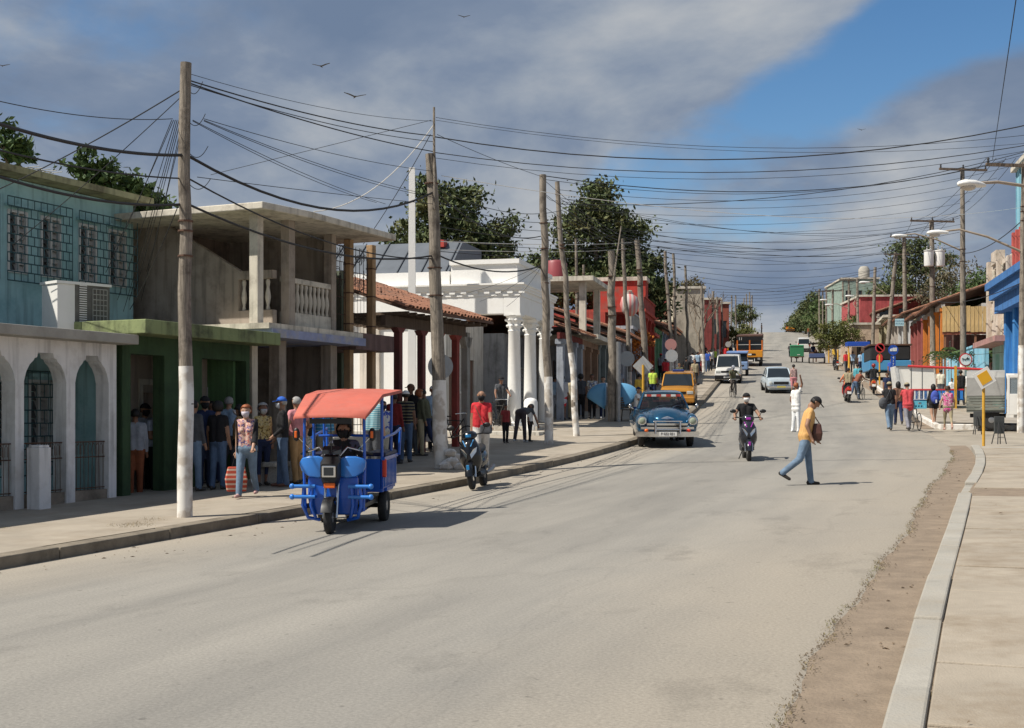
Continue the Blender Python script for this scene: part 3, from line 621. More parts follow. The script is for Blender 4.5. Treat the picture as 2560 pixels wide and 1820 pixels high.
# --- tiled roofs: real barrel tiles
_t = MB(); pr = [(math.cos(math.pi*i/5), math.sin(math.pi*i/5)) for i in range(6)]
_t.loft([[(a*.085, 0, b*.07) for a, b in pr]+[(a*.07, 0, b*.055) for a, b in pr[::-1]], [(a*.07, .42, b*.06) for a, b in pr]+[(a*.055, .42, b*.045) for a, b in pr[::-1]]])
TILE = None
def tile_roof(B, x0, x1, y0, z0, y1, z1, m, parts_rows=3, pitch=.2, deck=M_rust, px=None, name='roof'):
    """sloping roof from eave (y0,z0) to ridge (y1,z1): deck board, near tile rows as parts, the rest one joined part"""
    global TILE
    rf = B.b(MB().prism([(y0, z0-.06), (y1, z1-.06), (y1, z1), (y0, z0)], x0, x1, 'x'), name, deck)
    n = max(1, int((x1-x0)/pitch)); L = math.hypot(y1-y0, z1-z0); rows = max(1, int(L/.34)); sl = math.atan2(z1-z0, y1-y0); rr = random.Random(int(x0*100))
    rest = MB()
    for r_ in range(rows):
        for i in range(n):
            t = r_/rows; yy, zz_ = y0+(y1-y0)*t-.05, z0+(z1-z0)*t+.02+rr.uniform(-.012, .018)
            if r_ < parts_rows:
                if TILE is None:
                    TILE = _t.build('tile', m, rf, smooth=40); c = TILE
                else: c = clone(TILE, rf); 
                c.location = (x0+pitch*(i+.5)+rr.uniform(-.015, .015), yy, zz_); c.rotation_euler = (sl+rr.uniform(-.03, .03), 0, rr.uniform(-.06, .06))
            else:
                cs, sn = math.cos(sl), math.sin(sl); ox = x0+pitch*(i+.5)+rr.uniform(-.015, .015)
                rest.add([(v[0]+ox, v[1]*cs-v[2]*sn+yy, v[1]*sn+v[2]*cs+zz_) for v in _t.V], _t.F)
    if rest.V: tag(rest.build('tile_field', m, rf, smooth=40), None, kind='stuff')
    return rf
# --- 5. tiled porch house with maroon posts on the corner
P5 = Bld('tiled_porch_house', 'old tiled porch house with maroon posts at the corner', 'house', 15.0, -4.4)
pa, pb = cE+.5, P5.x(1222, -.5); ze = P5.z(806, pb, -.6); zl = 4.35
tile_roof(P5, pa, pb, -.65, ze, 3.2, ze+1.25, M_tile, 3)
P5.b(MB().box(pa+.1, pb-.5, .0, .14, ze-.42, ze-.14), 'eave_beam', wood((.10, .07, .05)))
for i in range(12): P5.b(MB().box(pa+.2+(pb-pa-.6)*i/11, pa+.28+(pb-pa-.6)*i/11, -.6, 3.0, ze-.14, ze-.065), 'rafter', wood((.12, .085, .06)))
for i, u in enumerate((1003, 1061, 1103, 1146)):
    xx = P5.x(u); m_ = M_maroon if i < 2 else plaster((.26, .05, .04), (.12, .04, .03), .5)
    p_ = P5.b(MB().box(xx-.09, xx+.09, 0, .18, -.8, ze-.42), 'post', m_, bevel=.012)
    MB().prism([(xx-.1, ze-.55), (xx+.1, ze-.55), (xx+.24, ze-.425), (xx-.24, ze-.425)], -.01, .19, 'y').build('bracket', m_, p_)
xw = P5.x(1172, 0); P5.b(MB().box(xw-.1, xw+.1, 0, .2, -.8, ze-.3).prism([(xw-.28, ze-.43), (xw+.28, ze-.43), (xw+.12, ze-.75), (xw-.12, ze-.75)], .0, .2, 'y'), 'post', plaster((.28, .27, .25)), bevel=.012)
# back wall far enough behind for the white building to show through the open end
P5.b(MB().wall(pa, pa+2.0, -.8, ze, 3.0, 3.2, [(pa+.6, pa+1.4, 0, 2.3)]), 'wall', plaster((.20, .22, .18)))
P5.b(MB().box(pa+.6, pa+1.4, 3.08, 3.14, 0, 2.3), 'door', wood((.1, .06, .045)))
P5.b(MB().box(pa, pb-.2, -.25, 3.2, -.5, .04), 'porch_floor', M_conc)
# --- 6. white corner building with columns
W6 = Bld('white_corner_building', 'white classical corner building with fluted cornice, columns and high parapet', 'building', 42.2, -4.95)
LW = 5.2; zc0, zc1, zp = W6.z(785, 0), W6.z(723, 0), W6.z(648, 0)
wall_t = .45; yo = .05
# portico ceiling block: entablature on both faces
ent = MB(); ent.box(-.25, LW, -.25, .35, zc0, zc0+.62); ent.box(-.25, .25, .35, 16, zc0, zc0+.62); W6.b(ent, 'entablature', M_whitew, bevel=.01)
cor = MB()
for k, (o_, za, zb2) in enumerate(((.28, zc0+.62, zc0+.70), (.34, zc0+.82, zc0+.90), (.38, zc0+.90, zc0+1.0), (.43, zc0+1.0, zc0+1.06))):
    cor.box(-o_, LW, -o_, .3, za, zb2); cor.box(-o_, .3, .3, 16, za, zb2)
cor.box(-.26, LW, -.26, .3, zc0+.70, zc0+.82); cor.box(-.26, .3, .3, 16, zc0+.70, zc0+.82); W6.b(cor, 'cornice', M_whitew)
dent = None
for i in range(26):
    if dent is None: dent = W6.b(MB().box(-.325, -.262, 0, .2, zc0+.705, zc0+.815), 'dentil', M_whitew); dent.location = (0, -.42, 0)
    else: clone(dent, W6.t, (0, -.42+.42*i, 0))
W6.b(MB().box(-.12, LW, -.12, .3, zc0+1.06, zp-.16).box(-.12, .3, .3, 2.3, zc0+1.06, zp-.16).box(-.2, LW, -.2, .34, zp-.16, zp).box(-.2, .34, .34, 2.34, zp-.16, zp), 'parapet', M_whitew)
W6.b(MB().box(-.1, .3, 2.36, 16, zc0+1.06, zc0+1.55), 'side_parapet', M_whitew)
W6.b(MB().wall(.0, .0+.0001, 0, .1, 0, .1), 'trim_block', M_whitew) if False else None
sidew = MB()
for (y0_, y1_, z0_, z1_) in ((2.6, 16, -.8, zc0),): sidew.box(.0, .22, y0_, y1_, z0_, z1_)
W6.b(sidew, 'side_wall', M_whitew)
for yy in (5.0, 7.4): W6.b(MB().box(-.10, -.002, yy, yy+.75, -.8, zc0), 'pilaster', plaster((.66, .60, .52), (.4, .36, .3), .3))
W6.b(MB().wall(.22, LW, -.8, zc0, 2.6, 2.8, [(.6, 1.3, .0, 2.6), (1.9, 2.6, 1.3, 3.1), (3.2, 3.9, 0, 2.6)]), 'front_wall', plaster((.48, .47, .45), (.3, .26, .22), .4))
for a_, b_ in ((.6, 1.3), (3.2, 3.9)): W6.b(MB().box(a_, b_, 2.66, 2.72, 0, 2.6), 'door', wood((.13, .08, .06)))
wf = W6.b(MB().wall(1.9, 2.6, 1.3, 3.1, 2.58, 2.7, [(1.97, 2.23, 1.37, 3.03), (2.27, 2.53, 1.37, 3.03)]), 'window', M_winw)
MB().box(1.95, 2.55, 2.66, 2.69, 1.35, 3.05).build('pane', M_glass, wf)
colm = MB().lathe([(.30, 0), (.30, .12), (.27, .14), (.28, .22), (.235, .26), (.24, .3), (.235, 1.2), (.205, zc0-.62), (.22, zc0-.6), (.21, zc0-.56)], 20)
cap = MB().lathe([(.205, zc0-.56), (.24, zc0-.4), (.22, zc0-.38), (.28, zc0-.2), (.25, zc0-.18), (.33, zc0-.05)], 16).box(-.3, .3, -.3, .3, zc0-.07, zc0-.002)
for a in range(8):
    for zz_, rr_ in ((zc0-.42, .25), (zc0-.22, .29)):
        cap.ball((rr_*math.cos(a*.785+zz_*3), rr_*math.sin(a*.785+zz_*3), zz_), (.06, .06, .05), 6)
c_0 = None
for i in range(3):
    if c_0 is None:
        c_0 = W6.b(colm, 'column', M_whitew, smooth=40); c_0.location = (.03, .03, 0); k_ = cap.build('capital', M_whitew, c_0, smooth=40)
    else:
        c = clone(c_0, W6.t, (.03+2.4*i, .03, 0)); clone(k_, c)
W6.b(MB().lathe([(.24, -.5), (.24, .95), (.2, 1.03), (.1, 1.08), (0, 1.09)], 16), 'bollard', M_whitew, smooth=40).location = (-.75, -.75, 0)
W6.b(MB().box(-.9, LW, -1.0, 2.6, -.6, .12), 'plinth', plaster((.55, .51, .44)))
W6.b(MB().box(-3.2, -.902, -1.6, 6, -.6, -.05), 'side_step', plaster((.6, .57, .5)))
# grey standing-seam roof behind the parapet
zr_ = zc0+1.35; rfb = W6.b(MB().prism([(1.0, zr_), (3.4, zr_+1.75), (6, zr_+1.75), (6, zr_)], 2.9, 16, 'y'), 'metal_roof', mat('grey_sheet_roof', (.12, .135, .155), .55, .12, 2, metal=.2))
for i in range(14):
    yy = 3.0+i*.95; MB().prism([(1.0, zr_+.005), (3.4, zr_+1.755), (3.4, zr_+1.81), (1.0, zr_+.06)], yy, yy+.035, 'y').build('seam', mat('seam_dark', (.07, .078, .09), .5, .1, 2), rfb)
for yy in (3.5, 9.0): MB().box(2.85, 3.3, yy, yy+.5, zr_+1.5, zr_+1.78).build('red_vent', paint((.45, .06, .045), .5), rfb)
# ---------------------------------------------------------------- rows of houses up the street
def row_house(label, side, y0, y1, off, h, wcol, roof='tile', ccol=(.5, .45, .38), ncol=4, porch=2.4, roofc=None, fascia=None, name='row_house', depth=8, dcol=(.1, .06, .045), group='houses lining the street', upper=None, tiles=1, win=True, dz=0.0):
    P0, P1 = (lat(y0, off), lat(y1, off)); W_ = (P1-P0).length
    B = Bld(name, label, 'house', y0 if side < 0 else y1, off, side, group, dz)
    m = plaster(wcol, tuple(c*.45 for c in wcol), .5); mc = plaster(ccol, tuple(c*.45 for c in ccol), .4)
    ops = []; n = max(2, int(W_/2.2))
    for i in range(n):
        cx_ = W_*(i+.5)/n; ops.append((cx_-.42, cx_+.42, .05, 2.3) if i % 2 == 0 else (cx_-.45, cx_+.45, .8, 2.25))
    B.b(MB().wall(0, W_, -1.5, h, porch, porch+.25, ops), 'wall', m)
    B.b(MB().box(0, .22, porch+.25, depth, -1.5, h).box(W_-.22, W_, porch+.25, depth, -1.5, h).box(.22, W_-.22, depth-.2, depth, -1.5, h), 'side_walls', m)
    for i, o in enumerate(ops):
        if o[2] < .1: B.b(MB().box(o[0], o[1], porch+.1, porch+.15, o[2], o[3]), 'door', wood(dcol))
        else:
            wf = B.b(MB().wall(*o, porch-.02, porch+.12, [(o[0]+.06, o[1]-.06, o[2]+.06, o[3]-.06)]), 'window', M_louv)
            lv = MB(); louvre(lv, o[0]+.06, o[1]-.06, o[2]+.06, o[3]-.06, porch+.06, 8); lv.build('louvre', M_louv, wf)
    if porch > .5:
        c0_ = None
        for i in range(ncol):
            xx = .25+(W_-.5)*i/max(1, ncol-1)
            if c0_ is None:
                c0_ = B.b(MB().box(-.15, .15, 0, .28, -1.5, h-.25), 'column', mc); c0_.location.x = xx
                c1_ = MB().box(-.2, .2, -.05, .33, h-.45, h-.26).build('capital', mc, c0_)
            else:
                c = clone(c0_, B.t, (xx, 0, 0)); clone(c1_, c)
        B.b(MB().box(0, W_, .02, .24, h-.25, h), 'beam', plaster(fascia, tuple(c*.5 for c in fascia), .4) if fascia else mc)
        B.b(MB().box(0, W_, -.05, porch, -1.0, .03), 'porch_floor', M_conc)
    if roof == 'tile':
        tile_roof(B, -.1, W_+.1, -.55, h+.05, depth*.55, h+.05+(depth*.55+.55)*.34, roofc or M_tile, tiles, .24)
        B.b(MB().prism([(depth*.55, h+.05+(depth*.55+.55)*.34-.06), (depth+.3, h), (depth+.3, h+.06), (depth*.55, h+.05+(depth*.55+.55)*.34)], -.1, W_+.1, 'x'), 'back_slope', roofc or M_tile)
    elif roof == 'flat':
        B.b(MB().box(-.05, W_+.05, -.4, depth, h, h+.22), 'roof_slab', M_slabw)
    elif roof == 'parapet':
        B.b(MB().box(0, W_, -.12, depth, h, h+.18), 'cornice', mc); B.b(MB().box(0, W_, -.02, .2, h+.18, h+.9), 'parapet', m); B.b(MB().box(-.0, W_, -.08, .26, h+.9, h+1.0), 'coping', mc)
    if upper:
        uh, uc = upper; mu_ = plaster(uc, tuple(c*.45 for c in uc), .4); uo = [(W_*(i+.5)/n-.4, W_*(i+.5)/n+.4, h+.95, h+2.2) for i in range(n)]
        B.b(MB().wall(0, W_, h+.22, h+uh, .6, .85, uo).box(0, .2, .85, depth, h+.22, h+uh).box(W_-.2, W_, .85, depth, h+.22, h+uh), 'upper_wall', mu_)
        for o in uo:
            wf = B.b(MB().wall(*o, .56, .7, [(o[0]+.07, o[1]-.07, o[2]+.07, o[3]-.07)]), 'window', M_winw); MB().box(o[0]+.05, o[1]-.05, .64, .67, o[2]+.05, o[3]-.05).build('pane', M_glass, wf)
        B.b(MB().box(-.1, W_+.1, .3, depth, h+uh, h+uh+.2), 'upper_roof', M_slabw)
    return B, W_
LO = -4.4
row_house('low tiled house with maroon fascia right after the white corner building', -1, 47.8, 52.2, LO, 3.5, (.30, .31, .33), 'tile', (.34, .37, .42), 4, fascia=(.20, .045, .04), tiles=3)
# bare concrete two-storey frame
C7, w7 = row_house('unfinished two-storey concrete frame house with roof slab on posts', -1, 52.3, 56.5, LO, 3.25, (.26, .24, .22), 'none', (.30, .19, .13), 3)
C7.b(MB().box(-.3, w7+.2, -.7, 7, 3.25, 3.45), 'balcony_slab', M_slabw); C7.b(MB().box(-.3, w7+.2, -.5, 7, 5.75, 5.95), 'roof_slab', M_slabw)
for xx in (.2, w7-.25): C7.b(MB().box(xx-.14, xx+.14, -.1, .18, 3.45, 5.75), 'post', M_slabw)
C7.b(MB().box(0, w7, 3.0, 3.2, 3.45, 5.75), 'upper_wall', M_conc)
tk = thing('water_tank', 'dark red water tank on the concrete frame house roof', 'water tank', wpos(C7, 2.2, 1.6, 5.95), C7.rz)
MB().lathe([(.5, .12), (.5, .85), (.42, .97), (.15, 1.02)], 18, 0, (0, 0, 0)).build('drum', paint((.25, .05, .06), .5), tk, smooth=40); MB().box(-.5, .5, -.5, .5, 0, .12).build('base', M_conc, tk)
rows = [
 ('tiled house with dark doors behind leaning poles', 56.7, 62.5, 3.3, (.20, .21, .22), 'tile', (.22, .25, .24), 4, None),
 ('tiled house with pale grey columns and pink water jar', 62.6, 69, 3.4, (.33, .30, .28), 'tile', (.45, .46, .50), 5, (.25, .22, .2)),
 ('low grey house with plain parapet beyond the phone shells', 69.2, 75.5, 3.6, (.30, .29, .27), 'parapet', (.42, .43, .46), 4, None),
 ('brick red house with tall red columns', 76, 83, 4.6, (.33, .05, .035), 'parapet', (.42, .06, .04), 4, (.38, .055, .04)),
 ('house with green upper panel next to the red house', 83.2, 88, 3.6, (.18, .10, .08), 'tile', (.18, .36, .20), 3, None),
 ('cream house with long tiled porch roof', 88.2, 97, 3.5, (.46, .38, .29), 'tile', (.33, .37, .46), 5, (.40, .2, .12)),
 ('small dark red house with grey columns', 97.2, 104, 3.5, (.26, .06, .05), 'tile', (.35, .36, .38), 4, None),
 ('house with cream columns and peeling front', 104.2, 113, 4.0, (.40, .36, .30), 'parapet', (.58, .52, .38), 4, (.5, .45, .36)),
 ('house with mottled black and white wall', 113.2, 120, 3.8, (.30, .30, .30), 'flat', (.45, .45, .43), 4, None),
 ('house with bright blue column up the hill', 120.2, 127, 3.7, (.14, .10, .09), 'tile', (.05, .22, .62), 3, (.1, .08, .08)),
 ('small ochre house beyond the blue column', 127.2, 135, 3.6, (.42, .30, .16), 'tile', (.45, .40, .33), 4, None),
 ('two-storey dark red house on the hill', 135.2, 146, 3.6, (.27, .06, .055), 'none', (.30, .08, .06), 4, None),
 ('low pale house near the crest on the left', 147, 158, 3.6, (.42, .38, .33), 'tile', (.45, .43, .4), 4, None),
 ('low brown house near the crest on the left', 159, 172, 3.6, (.28, .17, .11), 'tile', (.35, .3, .25), 4, None)]
for (lb, a, b, h, wc, rf, cc, n, fa) in rows:
    row_house(lb, -1, a, b, LO+(0 if a < 90 else -.4), h, wc, rf, cc, n, fascia=fa, tiles=1 if a < 70 else 0, upper=(3.0, wc) if rf == 'none' else None)
# tall narrow front of the red house
RT = Bld('red_tower_front', 'tall narrow red shop front with white trimmed parapet', 'building', 79.0, LO-.6)
RT.b(MB().box(0, 1.6, -.4, 3, -1, 6.6), 'wall', plaster((.42, .05, .035))); RT.b(MB().box(-.15, 1.75, -.5, 3.1, 6.6, 6.85), 'coping', M_slabw); RT.b(MB().box(-.6, 2.6, -1.1, -.4, 3.0, 3.2), 'canopy', plaster((.45, .06, .04)))
RT.b(MB().box(2.3, 3.3, .5, 3, -1, 6.9), 'green_panel', plaster((.16, .38, .2)))
rj = thing('pink_jar', 'pink and white striped water jar on a roof ledge', 'jar', at(1574, 790, 64), 0)
MB().lathe([(.18, 0), (.42, .25), (.5, .6), (.42, .95), (.2, 1.12), (.22, 1.2)], 16).build('body', stripes('pink_stripe', [(.55, .2, .19), (.5, .45, .42)], .22, 0), rj, smooth=50)
MB().lathe([(.1, 1.2), (.16, 1.3), (0, 1.34)], 10).build('lid', M_slabw, rj, smooth=50)
# big red-walled buildings higher up the left side
def block(name, label, u0, u1, v0, Y, d, col, win=(), roof=None, cat='building'):
    p0, p1 = at(u0, v0, Y), at(u1, v0, Y); zb = ground(p0.x, Y)-1; t = thing(name, label, cat, (p0.x, Y, zb), R(-4)); W_ = p1.x-p0.x; H_ = p0.z-zb
    ops = [(W_*a, W_*b, H_*c, H_*e_) for a, b, c, e_ in win]; m = plaster(col, tuple(c*.5 for c in col), .5)
    MB().wall(0, W_, 0, H_, 0, .25, ops).box(0, .25, .25, d, 0, H_).box(W_-.25, W_, .25, d, 0, H_).box(.25, W_-.25, d-.25, d, 0, H_).box(.25, W_-.25, .25, d-.25, H_-.3, H_-.1).build('wall', m, t)
    for o in ops:
        wf = MB().wall(*o, .05, .15, [(o[0]+.06, o[1]-.06, o[2]+.06, o[3]-.06)]).build('window', wood((.1, .07, .05)), t); MB().box(o[0]+.05, o[1]-.05, .1, .13, o[2]+.05, o[3]-.05).build('pane', M_glass, wf)
    MB().box(-.15, W_+.15, -.15, d+.1, H_, H_+.2).build('coping', roof or M_slabw, t); return t
block('red_upper_building', 'large dark red building with pale roof edge on left hillside', 1718, 1800, 750, 118, 12, (.25, .055, .05), [(.75, .9, .55, .75)])
block('brown_gable_building', 'brownish upper building with small orange window frame up the hill', 1765, 1822, 760, 128, 10, (.30, .09, .06), [(.1, .3, .5, .7), (.7, .9, .5, .75)])
block('grey_upper_house', 'flat grey upper storey behind the left row', 1690, 1760, 722, 105, 8, (.45, .40, .32))
# ---------------------------------------------------------------- right side of the street
RO = 13.6
RB = Bld('blue_building', 'bright blue two-storey building with red pilasters at the right edge', 'building', 57.4, RO-.15, 1)
M_bl = plaster((.05, .22, .52), (.04, .14, .33), .25); M_lb = plaster((.26, .52, .62), (.2, .4, .5), .3); M_rd = plaster((.50, .09, .07), (.3, .07, .05), .3)
RB.b(MB().box(-.0, 9, .25, 8, -1, 5.0), 'ground_wall', M_bl)
for i in range(4): RB.b(MB().box(.1+i*2.2, .6+i*2.2, -.05, .25, -1, 4.4), 'pilaster', M_bl)
RB.b(MB().box(-.5, 9, -.35, .3, 4.4, 5.0).box(-.7, 9, -.55, .3, 5.0, 5.45).box(-.85, 9, -.7, .3, 5.45, 5.75), 'cornice', plaster((.05, .17, .42), (.04, .1, .25), .3))
RB.b(MB().box(-.0, 9, .5, 8, 5.75, 10.6), 'upper_wall', M_lb)
for i in range(7): RB.b(MB().box(-.1+i*.9, .2+i*.9, .3, .5, 5.75, 7.9), 'red_fin', M_rd)
for i in range(10): RB.b(MB().box(0.0+i*.9, .05+i*.9, .46, .5, 7.9, 10.55), 'panel_joint', plaster((.2, .4, .5)))
RB.b(MB().box(-.35, 9, .3, 8.1, 10.6, 10.8), 'roof_edge', M_slabw)
# ruined pale front
M_ruin = mat('ruined_plaster', (.56, .48, .40), .95, .18, 2.2, .6, 9, dirt=(.24, .20, .15), damt=.85, dscale=.9)
RU = Bld('ruined_front', 'crumbling pale two-storey front with bare stone patches', 'building', 62.6, RO+.1, 1)
RU.b(MB().wall(0, 5.6, 3.0, 6.6, 0, .4, [(1.2, 2.4, 4.1, 6.4), (3.4, 4.6, 4.1, 6.4)]), 'upper_wall', M_ruin)
for o_ in (0, 2.7, 5.2): RU.b(MB().box(o_-.05, o_+.4, -.18, -.003, 3.0, 6.5+random.uniform(0, .4)), 'pilaster', M_ruin)
rst = random.Random(9); st = MB().box(-.5, .5, -.5, .5, -.5, .5)
s0 = None
for i in range(46):
    xx, zz_ = rst.uniform(.1, 5.5), rst.uniform(3.2, 6.4)
    if (1.2 < xx < 2.4 or 3.4 < xx < 4.6) and 4.1 < zz_ < 6.4: continue
    if s0 is None: s0 = RU.b(st, 'stone', mat('bare_stone', (.50, .45, .36), .95, .25, 3, .5, 10), bevel=.12); c = s0
    else: c = clone(s0, RU.t)
    c.location = (xx, -.02, zz_); c.scale = (rst.uniform(.2, .5), .07, rst.uniform(.14, .32))
RU.b(MB().box(-.3, 5.9, -.75, .35, 2.75, 3.0), 'ledge', plaster((.40, .22, .2)))
RU.b(MB().wall(0, 5.6, -1, 2.75, .1, .4, [(.8, 1.9, .0, 2.4), (3.2, 4.4, 0, 2.4)]), 'ground_wall', plaster((.40, .62, .55), (.3, .45, .4), .3))
for a_, b_ in ((.8, 1.9), (3.2, 4.4)): RU.b(MB().box(a_, b_, .3, .36, 0, 2.4), 'door', plaster((.35, .55, .5)))
RU.b(MB().box(0, 5.6, .6, 5, 3.0, 6.6), 'room_back', M_conc); RU.b(MB().box(.8, 2.2, -.1, .3, 6.6, 7.2), 'broken_parapet', M_ruin)
# restaurant yard: blue wall, plank fence, tiled roof
RY = Bld('restaurant_yard', 'light blue garden wall with pale plank fence and tiled roof behind', 'restaurant', 78.6, RO, 1)
M_sky = plaster((.22, .50, .66), (.45, .6, .68), .4); wy = RY.x(2486, 0)
RY.b(MB().box(0, 15.6, 0, .2, -1, 1.75), 'garden_wall', M_sky); RY.b(MB().box(-.05, 15.6, -.05, .25, 1.75, 1.86), 'wall_coping', M_sky)
pl0 = None; M_plank = wood((.55, .38, .17))
for i in range(16):
    if pl0 is None: pl0 = RY.b(MB().box(3.0, 3.04, -.4, -.2, 3.15, 4.65), 'plank', M_plank)
    else: c = clone(pl0, RY.t, (0, i*.225, random.uniform(-.04, .04)))
RY.b(MB().box(2.94, 2.99, -.4, 3.2, 3.0, 3.15), 'fence_rail', wood((.3, .1, .06))); RY.b(MB().box(2.94, 2.99, -.4, 3.2, 4.2, 4.3), 'fence_rail', wood((.3, .1, .06)))
for yy in (-.3, 1.4, 3.1): RY.b(MB().box(2.82, 2.93, yy, yy+.12, -1, 4.5), 'fence_post', wood((.25, .12, .07)))
RY.b(MB().box(2.2, 2.4, .25, 6, -1, 3.0), 'shade_wall', plaster((.12, .05, .04)))
tile_roof(RY, -.5, 13.5, 3.4, 4.9, 8, 6.6, M_tile, 2, .3); RY.b(MB().box(0, 13, 6, 6.2, -1, 6), 'back_wall', plaster((.25, .07, .055)))
RY.b(MB().box(2.2, 3.0, -.03, -.003, .95, 1.5), 'notice_board', M_white)
for k in range(3): RY.b(MB().box(2.35, 2.85, -.045, -.033, 1.08+.12*k, 1.13+.12*k), 'notice_line', paint((.25, .35, .5), .6))
# orange-columned white house and others going up
row_house('white house with orange corner column and tiled roof', 1, 79.5, 89.5, RO, 4.3, (.66, .64, .60), 'tile', (.62, .20, .035), 4, fascia=(.55, .5, .45), tiles=2)
row_house('grey house with dark red columns and white stripes', 1, 90.3, 98, RO, 3.9, (.25, .10, .09), 'tile', (.35, .10, .09), 4, fascia=(.2, .2, .2), tiles=1)
row_house('slate grey house with white painted post', 1, 98.5, 108, RO, 3.9, (.24, .26, .28), 'tile', (.60, .60, .60), 4, tiles=1)
row_house('peach house behind the round street tree', 1, 108.6, 118, RO, 3.6, (.52, .40, .29), 'tile', (.5, .45, .4), 4, tiles=0)
row_house('pale yellow house far up on the right', 1, 119, 130, RO, 3.6, (.55, .48, .28), 'flat', (.5, .45, .3), 4)
row_house('brown house far up on the right', 1, 132, 146, RO, 3.6, (.3, .2, .14), 'tile', (.4, .35, .3), 4, tiles=0)
row_house('cream house close to the crest on the right', 1, 150, 165, RO, 3.6, (.5, .46, .38), 'tile', (.45, .42, .38), 4, tiles=0)
block('peach_front_house', 'low peach house front behind the blue canopy stop', 2132, 2196, 812, 119, 6, (.52, .40, .30), [(.15, .32, .1, .6), (.55, .8, .3, .7)], cat='house')
block('red_hill_building', 'pinkish red two-storey building with dark windows over the right roofs', 2150, 2298, 742, 132, 10, (.42, .085, .085), [(.32, .48, .62, .82), (.64, .78, .64, .84)])
block('green_hill_house', 'pale green tall house with roof tank on the right hill', 2105, 2195, 698, 165, 12, (.27, .35, .30), [(.1, .25, .7, .85), (.4, .55, .7, .85), (.7, .85, .7, .85)])
tk = thing('hill_tank', 'round dark water tank on top of the pale green hill house', 'water tank', at(2160, 698, 168), 0)
MB().lathe([(.75, 0), (.75, 1.3), (.5, 1.7), (0, 1.8)], 14).build('drum', M_conc, tk, smooth=40); MB().box(-1.6, 1.2, -1, 1, -.7, 0).build('base', M_conc, tk)
# light-blue hanging sign with two lines
hs_ = thing('house_sign', 'small light blue sign board hung on a bracket', 'sign', at(2249, 806, 86), R(-6))
MB().box(-.3, .3, -.03, .03, -.25, .25).build('board', paint((.45, .66, .72), .6), hs_); MB().tube([(-1.2, 0, .28), (.35, 0, .28)], .02, 6).build('bracket', M_iron, hs_)
text('CARLOS', .16, paint((.1, .25, .35), .6), hs_, (0, -.035, .09), (R(90), 0, 0)); text('PINTURA', .14, paint((.1, .25, .35), .6), hs_, (0, -.035, -.1), (R(90), 0, 0))
# ---------------------------------------------------------------- poles, lamps, wires
ORD = ['first', 'second', 'third', 'fourth', 'fifth', 'sixth', 'seventh', 'eighth', 'ninth', 'tenth', 'eleventh', 'twelfth', 'thirteenth', 'fourteenth', 'fifteenth', 'sixteenth', 'seventeenth']
S = 1.1208   # photo pixels per reading pixel
rp_ = random.Random(11)
PN = [0]
def pole(label, base, top, r0, r1, white=0.0, wob=.03, extra=None, m=None, group='utility poles', cross=None, name='utility_pole'):
    base, top = Vector(base), Vector(top); t = thing(name, label, 'pole', base, 0, group); d = top-base; n = 9
    pts = [d*(i/(n-1))+(Vector((rp_.uniform(-wob, wob), rp_.uniform(-wob, wob), 0)) if 0 < i < n-1 else Vector((0, 0, 0))) for i in range(n)]
    pts[0] = pts[0]-Vector((0, 0, .4)); rs_ = [r0+(r1-r0)*i/(n-1)*(1+rp_.uniform(-.05, .05)) for i in range(n)]
    MB().tube(pts, rs_, 10).build('shaft', m or M_pole, t, smooth=60)
    if white > 0:
        k = max(2, int(white/d.length*(n-1))+1); f = white/d.length; wp = []
        for i in range(7):
            q = f*i/6*(n-1); a = int(q); b = min(a+1, n-1); p = pts[a].lerp(pts[b], q-a); wp.append((p, (rs_[a]+(rs_[b]-rs_[a])*(q-a))+.006))
        MB().tube([p for p, _ in wp], [r for _, r in wp], 10).build('limewash_band', M_lime, t, smooth=60)
    if extra:
        e_ = Vector(extra)-base; MB().tube([d*.82+Vector((.05, -r0, 0)), e_], [.035, .025], 6).build('extension_rod', M_pole, t)
    for i in range(3):
        z = d*rp_.uniform(.55, .97); MB().lathe([(r0*.98+.004, -.012), (r0*.98+.006, .012)], 8, 0, tuple(z)).build('clamp', M_rust, t)
    if cross:
        w_, off_, rz_ = cross; ca = MB().cbox((0, 0, 0), (w_, .09, .11)).build('crossarm', wood((.16, .12, .09)), t); ca.location = d+Vector((0, -r1, -off_)); ca.rotation_euler = (0, 0, rz_)
        for i in range(3): MB().lathe([(.03, 0), (.055, .05), (.03, .1), (.055, .15), (.02, .2)], 8, 0, (-w_/2+.08+(w_-.16)*i/2, 0, .05)).build('insulator', M_iron, ca, smooth=60)
    return t
def top_at(u, v, base): return at(u, v, base.y)
L1b = hit(462, 1294, KH); pole('tall weathered wooden pole with limewashed foot nearest the camera', L1b, top_at(465, 157, L1b), .115, .085, 2.3)
L2b = hit(1106, 1172, KH); pole('splintered wooden pole with white foot set among painted rocks', L2b, top_at(1076, 385, L2b), .17, .12, 2.05, extra=at(1085, 268, L2b.y))
L3b = hit(1372, 1112, KH); pole('straight wooden pole with white foot beside the white columns', L3b, top_at(1357, 437, L3b), .125, .10, 2.0)
L4b = hit(1444, 1092, KH); pole('thin leaning pole with tall white foot in front of the cross street', L4b, top_at(1393, 455, L4b), .10, .075, 2.7, .05)
L5b = hit(1532, 1055, KH); L5t = top_at(1528, 628, L5b); pole('thick split pole with pipe between the two phone shells', L5b, L5t, .19, .13, .0, .05, extra=top_at(1553, 565, L5b))
MB().tube([L5b+Vector((.2, -.18, 0)), L5b+Vector((.2, -.16, 3.1))], .09, 10).build('conduit_pipe', M_steel, [o for o in COL if o.name == 'utility_pole.004'][0]).matrix_parent_inverse = Matrix.Translation(-L5b)
